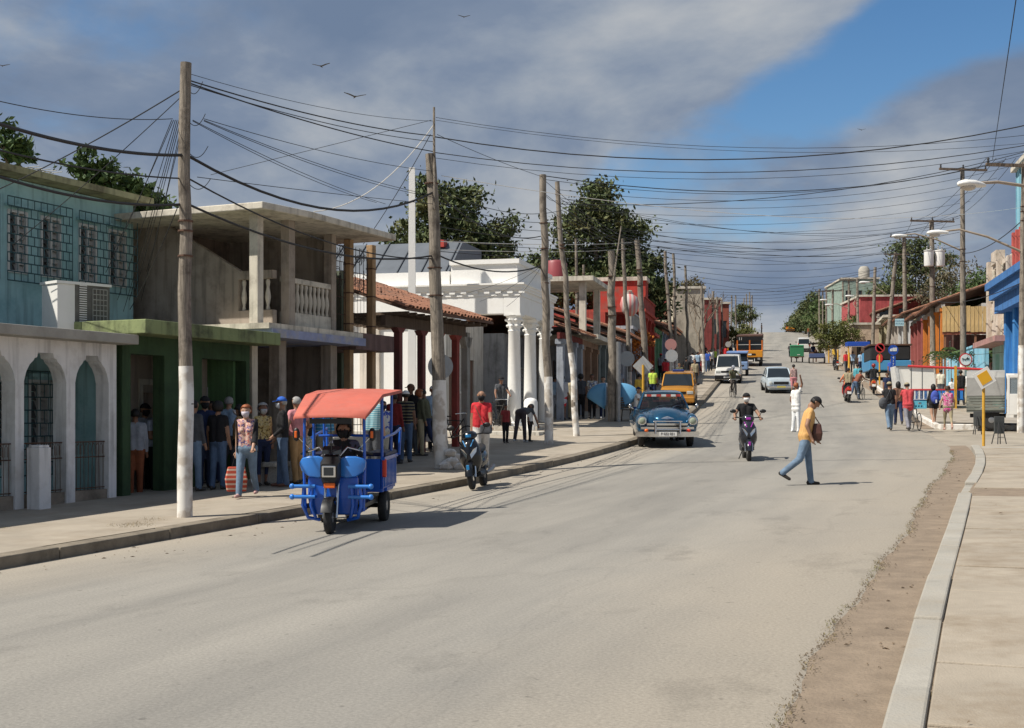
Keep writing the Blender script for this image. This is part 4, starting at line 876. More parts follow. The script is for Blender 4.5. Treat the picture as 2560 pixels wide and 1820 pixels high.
lp_ = [(1578, 62, 1557, 597, .11), (1622, 66, 1592, 600, .17), (1682, 80, 1663, 628, .12), (1692, 82, 1683, 634, .11), (1722, 88, 1713, 664, .10), (1759, 95, 1754, 715, .11), (1781, 107, 1783, 728, .12), (1795, 114, 1793, 742, .14), (1806, 124, 1804, 745, .10), (1819, 130, 1819, 755, .12), (1828, 140, 1829, 738, .10), (1840, 148, 1839, 738, .10), (1848, 156, 1848, 760, .10), (1860, 165, 1860, 745, .1), (1866, 172, 1866, 735, .1), (1874, 182, 1874, 730, .12), (1879, 190, 1880, 738, .14)]
for i, (ub, Y_, ut, vt, r) in enumerate(lp_):
    b_ = on(ub, Y_, KH)
    pole('%s wooden pole of the left line counted uphill from the phone shells' % ORD[i], b_, at(ut, vt, Y_), r*1.1, r*.8, 1.5 if i < 9 else .8, .05)
R1b = hit(2408, 1000, KH); pole('tallest concrete-grey pole on the right with crossarm and white foot', R1b, at(2406, 420, R1b.y), .17, .11, 1.9, .01, cross=(2.6, .1, R(8)))
R0b = hit(2551, 1074, KH*.6); pole('pole cut by the right picture edge with white foot near the truck door', R0b, at(2561, 405, R0b.y), .12, .10, 3.0, .01, cross=(3.0, .15, R(8)))
R2b = on(2333, 80, KH); R2 = pole('right-hand pole carrying the white transformer drums', R2b, at(2329, 550, 80), .20, .15, 2.0, .01, cross=(3.0, .1, R(8)))
R3b = on(2265, 97, KH); pole('right-hand pole with white foot by the light blue sign', R3b, at(2260, 590, 97), .19, .15, 2.0, .01, cross=(2.4, .1, R(8)))
rl_ = [(2214, 104, 2240, 632, .2), (2180, 112, 2188, 668, .17), (2146, 122, 2143, 697, .15), (2122, 134, 2122, 697, .14), (2107, 142, 2107, 705, .13), (2081, 150, 2082, 724, .16), (2066, 158, 2066, 720, .13), (2057, 166, 2057, 726, .12), (2049, 176, 2048, 722, .14)]
for i, (ub, Y_, ut, vt, r) in enumerate(rl_):
    pole('%s grey pole of the right line counted uphill from the leaning pole' % ORD[i], on(ub, Y_, KH), at(ut, vt, Y_), r, r*.8, 1.2 if i < 3 else 0, .01, cross=(2.2, .15, R(8)) if i in (0, 3, 5, 7) else None)
Rnb = lat(33.5, 11.6, KH*.6); pole('grey lamp pole standing on the near right pavement', Rnb, Rnb+Vector((0, 0, 9.0)), .13, .1, 1.5, .01); Rnx = (CX+F*Rnb.x/Rnb.y)/S
# concrete pole behind the tiled porch
cb = on(1030, 42.5, .1); pole('square white concrete pole rising behind the tiled porch', cb, at(1031, 420, 42.5), .001, .001, 0, 0, name='concrete_pole', m=M_slabw)
cp = [o for o in COL if o.name == 'concrete_pole'][0]; hgt = at(1031, 420, 42.5).z-cb.z
MB().loft([[(-.15, -.12, -.4), (.15, -.12, -.4), (.15, .12, -.4), (-.15, .12, -.4)], [(-.1, -.1, hgt), (.1, -.1, hgt), (.1, .1, hgt), (-.1, .1, hgt)]]).build('post', M_whitew, cp)
for o in list(cp.children):
    if o.name.startswith(('shaft', 'clamp')): bpy.data.objects.remove(o)
for ub, ut, vt, Y_ in ((1445, 1440, 597, 66), (1460, 1459, 662, 70)):
    b_ = on(ub, Y_, .1); pole('slim grey pole in the yards behind the concrete frame house, the %s one' % ('taller' if vt < 600 else 'shorter'), b_, at(ut, vt, Y_), .1, .07, 0, .01)
# transformers
for i, u in enumerate((2322, 2350)):
    t = thing('transformer', 'white transformer drum hung on the %s side of its pole' % ('left' if i == 0 else 'right'), 'transformer', at(u, 666, 79.7), 0, 'transformers')
    MB().lathe([(.0, 0), (.28, .02), (.3, .1), (.3, .95), (.33, .97), (.33, 1.03), (.1, 1.08)], 16).build('drum', M_white, t, smooth=40)
    for k in (-.12, .12): MB().lathe([(.04, 1.05), (.06, 1.12), (.03, 1.18), (.05, 1.24), (.02, 1.3)], 8, 0, (k, 0, 0)).build('bushing', M_steel, t)
# street lamps
def lamp(label, tip, root, L=.78):
    """arm from root (on its pole) to the head whose outer end is at tip"""
    tip, root = Vector(tip), Vector(root); t = thing('street_lamp', label, 'street lamp', root, 0, 'street lamps'); d = (tip-root); dn = Vector((d.x, d.y, 0)).normalized()
    hb = d-dn*L+Vector((0, 0, .0))
    MB().tube([Vector((0, 0, 0)), d*.35+Vector((0, 0, abs(d.x)*.07+.05)), hb-dn*.4+Vector((0, 0, .12)), hb+dn*.1+Vector((0, 0, .06))], [.045, .042, .035, .032], 8).build('arm', mat('lamp_arm', (.33, .27, .21), .7, .2, 4), t, smooth=60)
    m = Matrix((dn, Vector((-dn.y, dn.x, 0)), Vector((0, 0, 1)))).transposed(); hd = MB(); rings = []
    for x, w_, zt, zb in ((0, .05, .05, -.03), (.12, .09, .08, -.05), (.35, .15, .11, -.06), (.6, .16, .1, -.07), (.72, .1, .06, -.06), (.78, .03, .0, -.04)):
        rings.append([hb+m @ Vector((x*L/.78, w_*math.cos(a), (zt if math.sin(a) > 0 else -zb)*math.sin(a))) for a in [k*math.pi/6 for k in range(12)]])
    hd.loft(rings).build('lamp_head', M_white, t, smooth=50)
    MB().ball(hb+m @ Vector((.48*L/.78, 0, -.06)), (.2, .13, .09), 12, m=m).build('lens', mat('lamp_lens', (.5, .45, .38), .2, .1, 4), t, smooth=60)
lamp('nearest big white street lamp over the right pavement', at(2395, 458, 28), Rnb+Vector((0, -.1, 6.0)), .8)
lamp('street lamp on the arm of the edge pole, below the nearest one', at(2316, 582, R0b.y), at(2551, 628, R0b.y))
lamp('street lamp on the tall pole with crossarm', at(2229, 590, R1b.y), at(2402, 626, R1b.y))
for i, (ut, vt, ur, vr, Y_) in enumerate(((2147, 706, 2215, 735, 104), (2112, 740, 2144, 775, 122), (2062, 762, 2122, 772, 134), (2049, 750, 2081, 778, 150))):
    lamp('%s small far street lamp going uphill on the right' % ORD[i], at(ut, vt, Y_), at(ur, vr, Y_), .9)
# ---- overhead wires: sagging curves between real attachment points
WN = [0]
def wire(label, a, b, sag=.5, r=.009, m=None, n=14, group='overhead wires', name='overhead_wire'):
    a, b = Vector(a), Vector(b); pts = []
    for i in range(n+1):
        t = i/n; p = a.lerp(b, t); p.z -= 4*sag*t*(1-t); pts.append(p-a)
    o = MB().tube(pts, r, 5).build(name, m or M_wire, loc=a, smooth=60); return tag(o, label, 'wire', group)
def D(x, y, Y): return at(x*S, y*S, Y)
y1, y2, y3, y4, y5 = L1b.y, L2b.y, L3b.y, L4b.y, L5b.y
W = lambda lb, a, b, s=.4, r=.009, m=None: wire(lb, D(*a), D(*b), s, r, m)
NL = 'from the nearest pole to the splintered pole'
W('thin top wire '+NL, (424, 165, y1), (966, 270, y2), .15, .005)
W('upper cable '+NL, (424, 180, y1), (966, 303, y2), .12, .012)
W('second cable '+NL, (424, 186, y1), (966, 338, y2), .10, .012)
W('twisted wire below the upper cable '+NL, (424, 190, y1), (966, 316, y2), .12, .008)
W('middle wire from the crossed insulators '+NL, (455, 265, y1), (966, 382, y2), .1, .006)
W('first of two close wires '+NL, (455, 268, y1), (968, 436, y2), .12, .006)
W('second of two close wires '+NL, (455, 270, y1), (968, 440, y2), .14, .006)
W('thick black telephone cable sagging '+NL, (420, 348, y1), (968, 428, y2), .62, .024)
W('thick black telephone cable arriving from the left at the nearest pole', (-60, 258, 13.5), (410, 346, y1), .12, .024)
W('old bundle arriving from the left at the nearest pole collar', (-60, 375, 14), (405, 456, y1), .14, .02)
W('thin black cable just above the old bundle', (-60, 320, 14), (405, 398, y1), .08, .012)
W('second old bundle low '+NL, (420, 456, y1), (966, 570, y2), .36, .020)
W('low cable crossing the balcony house '+NL, (420, 398, y1), (966, 577, y2), .34, .014)
W('level thin wire '+NL, (440, 395, y1), (968, 455, y2), .02, .006)
W('thin wire along the top from the left edge to the nearest pole', (-60, 212, 14), (385, 265, y1), .1, .006)
W('service drop from pole top down over the teal house', (405, 200, y1), (-60, 448, 22.5), .08, .010)
W('second service drop from pole top to the teal house', (405, 215, y1), (30, 545, 22.8), .05, .007)
for i in range(8): W('house drop fanning from the nearest pole to the balcony house, %s strand from the left' % ORD[i], (383+i*4, 268, y1), (236+i*13, 560+rp_.uniform(0, 150), 26+i*.2), .06, .006)
W('grey tangled service cable down the beige wall', (405, 440, y1), (290, 690, 26.2), .1, .008)
W('pair wire dropping behind the balcony roof', (430, 268, y1), (860, 455, 31), .1, .006)
W('another pair wire dropping behind the balcony roof', (430, 270, y1), (840, 452, 31), .12, .006)
W('diagonal wire rising to the splintered pole', (470, 390, 27), (962, 268, y2), .0, .006)
M_ww = mat('white_wire', (.62, .6, .56), .6, .1, 3)
W('white looped service cable by the splintered pole', (700, 472, 27), (966, 280, y2), .45, .012, M_ww)
W('dark service cable from splintered pole to tiled roof', (960, 300, y2), (810, 545, 33), .1, .009)
NR = 'across the street'
W('top wire '+NR, (972, 262, y2), (Rnx, 292, Rnb.y), .55, .006); W('second thin wire '+NR, (972, 268, y2), (Rnx, 312, Rnb.y), .5, .005)
W('thick cable '+NR+' dipping in the middle', (968, 305, y2), (Rnx, 262, Rnb.y), .75, .014); W('twisted cable '+NR, (968, 340, y2), (Rnx, 310, Rnb.y), .62, .010)
W('thin cable under the twisted one '+NR, (968, 352, y2), (Rnx, 322, Rnb.y), .65, .006)
W('cable '+NR+' from the straight pole top', (1212, 392, y3), (2240, 360, R0b.y), .75, .014)
W('white wire '+NR, (985, 392, y2), (2284, 462, 50), .7, .008, M_ww)
W('cable from leaning pole '+NR+' rising right', (1245, 455, y4), (2300, 335, R0b.y), .62, .012)
W('low wire from leaning pole '+NR, (1245, 440, y4), (2145, 500, R1b.y), .9, .008)
W('lower wire from leaning pole '+NR, (1245, 447, y4), (2145, 480, R1b.y), 1.0, .009)
W('line from splintered pole to straight pole top', (975, 300, y2), (1212, 395, y3), .05, .007)
W('bundle from splintered pole to straight pole', (972, 567, y2), (1206, 593, y3), .28, .02); W('upper slack cable to straight pole', (972, 428, y2), (1206, 527, y3), .4, .014)
W('first wire from straight to leaning pole', (1212, 430, y3), (1243, 447, y4), .1, .007)
W('yellowish cable along the row of left poles', (972, 538, y2), (1420, 540, 62), .1, .010, M_ww)
W('yellowish lower cable along the row', (972, 556, y2), (1400, 555, 62), .1, .008, M_ww)
for i in range(5): W('row wire from the leaning pole uphill, %s strand from the top' % ORD[i], (1245, 440+i*8, y4), (1483, 565+i*7, 80), .25, .009)
for i in range(6): W('crossing wire from thick split pole to the right poles, %s strand' % ORD[i], (1385, 508+i*7, y5), (2140 if i % 2 else 2018, 470+i*16 if i % 2 else 530+i*12, R1b.y if i % 2 else 90), .9-.08*i, .010)
for i in range(7): W('crossing wire higher up the hill, %s strand' % ORD[i], (1430+i*22, 545+i*14, 66+i*5), (2080-i*14, 505+i*20, 80+i*5), .9, .012)
for i in range(6): W('far crossing wire near the crest, %s strand' % ORD[i], (1590+i*8, 645+i*6, 107+i*9), (1990-i*28, 590+i*14, 97+i*12), .7, .016)
W('steep wire leaving the frame at the upper right', (2214, 356, R0b.y), (2275, -60, 20), .0, .010)
W('heavy cable from the edge pole to the tall right pole', (2280, 492, R0b.y), (2146, 565, R1b.y), .3, .018); W('low heavy cable along the right poles', (2290, 625, R0b.y), (2080, 670, 80), .4, .018)
W('thin red wire along the right fronts', (2290, 778, 52), (2150, 792, 64), .05, .01, M_rust)
for i in range(4): W('line along the right crossarms, %s strand' % ORD[i], (2200+i*22, 353, R0b.y), (2035+i*24, 492, 80), .5, .010)
for i in range(3): W('line along the right crossarms beyond the transformers, %s strand' % ORD[i], (2035+i*40, 492, 80), (1985+i*20, 560, 104), .4, .012)
for i in range(4): W('slack drop from transformer pole to the roofs, %s strand' % ORD[i], (2030, 560+i*18, 97), (2080, 600+i*22, 82), .25, .01)
for i in range(8): W('thin crossing wire between left and right fronts, %s strand' % ORD[i], (1212+i*24, 400+i*22, y3+i*4), (2284-i*30, 345+i*26, R0b.y+i*5), .85-.05*i, .008)
for i in range(6): W('slack telephone wire along the left poles, %s strand' % ORD[i], (970, 420+i*28, y2), (1250+i*40, 470+i*18, y4+i*8), .3, .009)
for i in range(5): W('thin wire from straight pole uphill along the left, %s strand' % ORD[i], (1212, 400+i*30, y3), (1425, 538+i*10, 66), .3, .008)
for i in range(4): W('loose loop wire hanging at the nearest pole, %s strand' % ORD[i], (415, 190+i*70, y1), (452+i*6, 182+i*72, y1+.4), .16, .006)
for i in range(3): W('service drop from the straight pole to the white building, %s strand' % ORD[i], (1208, 590+i*2, y3), (1010+i*60, 660+i*12, 42), .12, .006)
# ---------------------------------------------------------------- trees and plants
def leafmat(name, c, c2): return mat(name, c, .75, .45, 1.2, dirt=c2, damt=.9, dscale=.9)
LM = leafmat('leaf_dark', (.06, .085, .028), (.165, .155, .06)); LM2 = leafmat('leaf_olive', (.10, .115, .03), (.16, .15, .04)); LM3 = leafmat('leaf_brown', (.12, .10, .06), (.07, .085, .03)); LM4 = leafmat('leaf_mid', (.055, .10, .028), (.11, .13, .04))
M_bark = mat('bark', (.17, .135, .10), .95, .35, 6, .6)
def leaves(rng, centers, n, size, spread):
    """n leaf faces gathered in clumps round the given centres (x,y,z,r)"""
    wts = np.array([c[3]**2 for c in centers]); wts = wts/wts.sum(); V = []; Fc = []
    cl = []
    for c in centers:
        for _ in range(max(5, int(16*c[3]**1.4))):
            d = rng.normal(size=3); d /= np.linalg.norm(d); cl.append((np.array(c[:3])+d*c[3]*rng.uniform(.45, 1.02)*np.array([1, 1, .85]), c[3]))
    per = max(6, n//len(cl))
    for (p, r) in cl:
        rad = spread*rng.uniform(.6, 1.5)
        q = p+rng.normal(size=(per, 3))*rad*np.array([1, 1, .6])
        a = rng.normal(size=(per, 3)); a /= np.linalg.norm(a, axis=1)[:, None]; b = np.cross(a, rng.normal(size=(per, 3))); b /= np.linalg.norm(b, axis=1)[:, None]
        s_ = (size*rng.uniform(.6, 1.3, per))[:, None]; k = len(V)
        for i in range(per):
            V += [tuple(q[i]-a[i]*s_[i]), tuple(q[i]+b[i]*s_[i]*.45), tuple(q[i]+a[i]*s_[i]), tuple(q[i]-b[i]*s_[i]*.45)]; j = len(V)-4; Fc.append((j, j+1, j+2, j+3))
    m = MB(); m.V = V; m.F = Fc; m.M = [0]*len(Fc); return m
def tree(label, base, h, centers, n=6000, size=.16, spread=.35, lm=None, r=.22, seed=1, name='tree', group=None, cat='tree', limbs=True):
    """centers: (x,y,z,r) relative to base; trunk goes to h"""
    rng = np.random.default_rng(seed); t = thing(name, label, cat, base, 0, group); tr = MB()
    tr.tube([(0, 0, -.5), (.05, 0, h*.4), (-.08, .05, h*.75), (0, 0, h)], [r*1.2, r, r*.8, r*.55], 8)
    if limbs:
        for c in centers: tr.tube([(0, 0, h*.7), (c[0]*.5, c[1]*.5, (h+c[2])*.5), (c[0], c[1], c[2])], [r*.5, r*.3, r*.1], 6)
    tr.build('trunk', M_bark, t, smooth=60); leaves(rng, centers, n, size, spread).build('crown', lm or LM, t); return t
def spread_centers(seed, w, h0, h1, k, rr):
    rg_ = random.Random(seed); return [(rg_.uniform(-w/2, w/2)*(1-.35*abs((i/k)-.4)), rg_.uniform(-w/3, w/3), h0+(h1-h0)*((i+.5)/k), rg_.uniform(*rr)) for i in range(k)]
Tb = on(1120, 70, 0)
tree('large dark leafy tree behind the grey sheet roof', Tb, 6.5, [(-3.1, 0, 7.2, 1.5), (-1.9, 1, 9.0, 1.6), (-.3, 0, 10.2, 1.6), (-1.2, -1, 7.8, 1.6), (.8, 0, 8.6, 1.7), (2.2, .5, 8.4, 1.4), (2.9, 0, 7.2, 1.3), (.6, 1, 6.6, 1.6), (2.0, -.6, 5.8, 1.4), (-1, 0, 11.5, .8), (1.0, .4, 11.2, .8), (3.2, 0, 9.6, .6), (-2.6, 0, 5.8, 1.3)], 23000, .165, .36, LM, seed=3)
Tb = on(1490, 86, 0)
tree('broad dark tree behind the left poles, taller of the pair', Tb, 7, [(-3.9, 0, 7.6, 1.4), (-2.4, 0, 8.0, 1.7), (-1.6, 0, 10.4, 1.4), (-.2, 0, 12.0, 1.5), (.8, 0, 10.6, 1.7), (2.0, 1, 9.0, 1.8), (3.2, 0, 7.6, 1.8), (.2, 1, 8.2, 1.9), (-.8, -1, 6.2, 1.8), (1.8, -1, 6.4, 1.8), (3.6, 0, 5.4, 1.5), (-3.0, 0, 5.8, 1.3), (.2, 0, 13.2, .9), (2.7, 0, 10.4, .8), (4.4, 0, 6.4, .9)], 26000, .185, .42, LM, seed=4)
tree('small brown-green tree above the far left roofs', on(1716, 125, 0), 5.6, [(-.9, 0, 7.0, 1.1), (.6, 0, 7.7, 1.1), (1.3, 0, 6.8, .9), (-.2, 0, 6.2, 1.1)], 3000, .16, .3, LM3, seed=5)
tree('clipped yellow-green street tree on the left pavement uphill', on(1838, 137, KH), 2.0, [(-1.7, 0, 2.6, .9), (-.6, 0, 2.9, 1.1), (.6, .2, 2.8, 1.1), (1.6, 0, 2.6, .9), (0, .5, 2.2, 1.0), (1.0, -.2, 2.1, .8), (-1.2, 0, 2.0, .8)], 7000, .10, .22, LM2, r=.12, seed=6, name='street_tree')
tree('dark tree above the clipped left street tree', on(1856, 156, 0), 3.5, [(-.5, 0, 4.4, 1.1), (.7, 0, 4.6, 1.1), (.1, 0, 5.6, .8)], 2400, .14, .28, LM, r=.12, seed=7)
tree('clipped round yellow-green street tree on the right pavement', on(2090, 118, KH), 2.0, [(-1.2, 0, 3.0, 1.1), (0, 0, 3.4, 1.2), (1.2, 0, 3.0, 1.1), (.4, .3, 2.3, 1.1), (-.7, 0, 2.2, 1.0)], 7500, .10, .24, LM2, r=.12, seed=8, name='street_tree')
for i, (u, Y_, h, lmx) in enumerate(((2000, 212, 4.4, LM), (2014, 206, 6.0, LM), (2031, 200, 7.4, LM), (2046, 196, 6.6, LM4), (2062, 188, 5.2, LM), (1985, 222, 3.2, LM2))):
    tree('%s dark tree on the right of the crest, counted from the road' % ORD[i], on(u, Y_, 0), h*.6, [(0, 0, h*.25, h*.24), (-.9, 0, h*.4, h*.24), (.9, 0, h*.45, h*.24), (0, 0, h*.66, h*.22), (.2, 0, h*.86, h*.14)], 2600, .22, .36, lmx, r=.2, seed=20+i, group='trees on the crest')
tree('tall dark tree behind the red hill building', on(2280, 135, 0), 7, [(-2.4, 0, 8.0, 1.8), (-.6, 0, 10.5, 1.8), (1.5, 0, 10.2, 1.9), (2.8, 0, 8.0, 1.8), (0, 0, 7.2, 2.0), (-3.6, 0, 6.4, 1.5), (3.6, 0, 10.6, 1.1), (-1.2, 0, 12.0, 1.0), (1.0, 0, 12.4, 1.1)], 9000, .2, .45, LM, seed=9)
tree('sparse grey-brown tree beyond the restaurant roof', on(2385, 100, 0), 6.0, [(-2.0, 0, 6.6, 1.5), (-.4, 0, 8.0, 1.6), (1.6, 0, 7.4, 1.6), (3.0, 0, 6.6, 1.4), (.4, 0, 6.0, 1.6)], 4200, .12, .5, LM3, seed=10)
tree('olive tree right of the sparse one', on(2455, 92, 0), 5.5, [(-1.2, 0, 6.0, 1.3), (.6, 0, 7.0, 1.2), (1.6, 0, 8.2, .8), (-.2, 0, 5.0, 1.4)], 4200, .13, .35, LM4, seed=11)
tree('low hedge-like tree under the lamps far right', on(2165, 134, 0), 2.5, [(-1.6, 0, 3.6, 1.2), (0, 0, 4.2, 1.4), (1.6, 0, 4.0, 1.3), (3.0, 0, 4.6, 1.3)], 3800, .16, .35, LM4, r=.15, seed=12)
tree('orange flowering bush by the left row', on(1592, 72, 0), 1.9, [(-.3, 0, 2.6, .6), (.4, 0, 3.2, .6), (0, 0, 1.9, .6)], 2200, .09, .2, leafmat('leaf_orange', (.55, .17, .02), (.12, .05, .02)), r=.06, seed=13, name='bush', cat='bush')
# bare-branched tree up the left row
t = thing('bare_tree', 'bare leafless tree with thin branches among the left poles', 'tree', on(1748, 100, 0), 0); mbt = MB(); rt = random.Random(2)
def branch(p, d, L, r_, k):
    q = p+d*L; mbt.tube([p, p.lerp(q, .5)+Vector((rt.gauss(0, .06), rt.gauss(0, .06), 0))*L, q], [r_, r_*.8, r_*.6], 5)
    if k:
        for _ in range(3): branch(q, (d+Vector((rt.gauss(0, .5), rt.gauss(0, .5), rt.gauss(.1, .3)))).normalized(), L*.72, r_*.6, k-1)
branch(Vector((0, 0, -.3)), Vector((0, 0, 1)), 2.6, .14, 4); mbt.build('trunk', M_bark, t, smooth=60)
# roof-top papaya-like plants and yard palms
def rosette(label, base, h, n, L, lm, seed, name='plant', cat='plant', droop=.5, stems=1):
    rg_ = random.Random(seed); t = thing(name, label, cat, base, 0); st_ = MB(); lf = MB()
    for s_ in range(stems):
        ox = rg_.uniform(-.35, .35)*(stems > 1); hh_ = h*rg_.uniform(.6, 1.0) if stems > 1 else h
        st_.tube([(ox, 0, -.2), (ox*1.2, 0, hh_)], [.035, .022], 6)
        for i in range(n):
            a = i*2.4+rg_.uniform(-.3, .3); el = rg_.uniform(.1, 1.1); LL = L*rg_.uniform(.7, 1.1); d = Vector((math.cos(a)*math.cos(el), math.sin(a)*math.cos(el), math.sin(el)))
            p0 = Vector((ox*1.2, 0, hh_)); pts = [p0+d*LL*k/5-Vector((0, 0, droop*LL*(k/5)**2)) for k in range(6)]; sd_ = Vector((-math.sin(a), math.cos(a), 0))
            for k in range(1, 5):
                for sg in (-1, 1):
                    c_ = pts[k]; w_ = L*.32*(1-abs(k-2.2)/4); lf.add([c_, c_+sd_*sg*w_*.5+d*w_*.5-Vector((0, 0, .02)), c_+sd_*sg*w_+d*w_*.45-Vector((0, 0, w_*.45)), c_+d*w_*.4], [(0, 1, 2, 3)])
            st_.tube(pts, .008, 4)
    st_.build('stem', M_bark, t); lf.build('leaves', lm, t); return t
for i, (u, v, h, w_) in enumerate(((12, 372, .75, .28), (48, 375, .45, .2), (205, 432, .75, .32), (245, 458, .6, .42), (288, 478, .85, .42), (325, 492, .7, .4), (362, 505, .5, .34), (392, 516, .35, .25))):
    tree('%s green leafy plant from the left behind the teal house roof edge' % ORD[i], at(u, v+10, 28.2+i*.15)+Vector((0, 0, -.45)), h*.8, [(0, 0, h+.25, w_*.7), (-w_*.7, 0, h*.6+.25, w_*.7), (w_*.7, 0, h*.55+.25, w_*.7), (.05, .1, h*.35+.2, w_*.8)], 420, .10, .10, LM4, r=.035, seed=80+i, name='roof_plant', cat='plant')
for i, (u, v, Y_) in enumerate(((2355, 905, 69), (2378, 900, 68), (2455, 905, 64), (2478, 905, 63), (2430, 905, 65))):
    rosette(('%s arching palm from the left behind the blue garden wall' % ORD[i] if i != 4 else 'bright yellow-green bush of long leaves between palms behind the blue wall'), on(u, Y_, 0), 2.2 if i != 4 else 1.6, 14, 1.5 if i != 4 else .9, LM4 if i != 4 else leafmat('leaf_bright', (.30, .36, .04), (.2, .25, .03)), 60+i, 'yard_palm', droop=.7 if i != 4 else .2)
# ---------------------------------------------------------------- people: one skin grown round a posed skeleton
ORD = ['first', 'second', 'third', 'fourth', 'fifth', 'sixth', 'seventh', 'eighth', 'ninth', 'tenth', 'eleventh', 'twelfth', 'thirteenth', 'fourteenth', 'fifteenth', 'sixteenth', 'seventeenth']
SK = [(.30, .165, .105), (.20, .10, .062), (.42, .25, .17), (.10, .052, .034)]   # skin tones
M_hair = {'black': mat('hair_black', (.012, .010, .009), .6, .3, 20, .3, 60), 'red': mat('hair_red', (.28, .085, .03), .6, .3, 20, .3, 60), 'grey': mat('hair_grey', (.32, .31, .30), .7, .2, 20, .3, 60), 'brown': mat('hair_brown', (.06, .032, .018), .6, .3, 20, .3, 60)}
def skin(i): return mat('skin_%d' % i, SK[i], .55, .06, 6)
PEND = []
def capsule(mb, a, b, ra, rb, n=10):
    a, b = Vector(a), Vector(b); T = b-a; L = T.length; T = T/L if L > 1e-5 else Vector((0, 0, 1)); pts = []; rs_ = []
    for k in range(4): t = math.pi/2*(1-k/4); pts.append(a-T*ra*math.sin(t)); rs_.append(max(.002, ra*math.cos(t)))
    pts.append(a); rs_.append(ra)
    if L > 1e-5: pts.append(b); rs_.append(rb)
    for k in range(1, 5): t = math.pi/2*k/4; pts.append(b+T*rb*math.sin(t)); rs_.append(max(.002, rb*math.cos(t)))
    mb.tube(pts, rs_, n)
STAND = dict(lean=0, head=0, hl=(4, -3), kn=(2, 4), sw=(3, -3), ab=(7, 7), el=(12, 15), inw=(0, 0))
POSES = {
 'stand': {}, 'walk': dict(hl=(15, -11), kn=(4, 20), sw=(-14, 16), el=(15, 25), lean=3), 'walk2': dict(hl=(-12, 14), kn=(22, 4), sw=(15, -13), el=(25, 15), lean=3),
 'stride': dict(hl=(-17, 9), kn=(34, 3), sw=(-22, 2), ab=(16, 8), el=(38, 22), lean=9, head=34, inw=(8, 5)),
 'hips': dict(sw=(-18, -14), ab=(26, 22), el=(75, 60), inw=(30, 30)), 'pocket': dict(sw=(-6, 2), ab=(16, 14), el=(42, 48), inw=(15, 15)),
 'hold': dict(sw=(15, 18), el=(75, 80), inw=(28, 28)), 'phone': dict(sw=(30, 8), el=(115, 20), inw=(20, 0), head=20), 'raise': dict(sw=(165, -10), ab=(10, 8), el=(35, 30), inw=(0, 15)),
 'bend': dict(lean=78, head=10, hl=(8, -14), kn=(4, 2), sw=(10, 22), el=(10, 15), ab=(22, 22)), 'push': dict(sw=(28, 34), el=(28, 30), hl=(16, -16), kn=(4, 18), lean=8, head=10, ab=(10, 10)),
 'sit': dict(hl=(84, 84), kn=(84, 84), sw=(30, 30), el=(55, 55), inw=(12, 12), lean=6, ab=(10, 10)), 'ride': dict(hl=(72, 72), kn=(92, 92), sw=(34, 34), ab=(26, 26), el=(32, 32), inw=(8, 8), lean=4),
 'cycle': dict(hl=(68, 42), kn=(88, 38), sw=(52, 52), ab=(16, 16), el=(14, 14), lean=16), 'pillion': dict(hl=(70, 70), kn=(85, 85), sw=(25, 25), el=(60, 60), lean=5)}
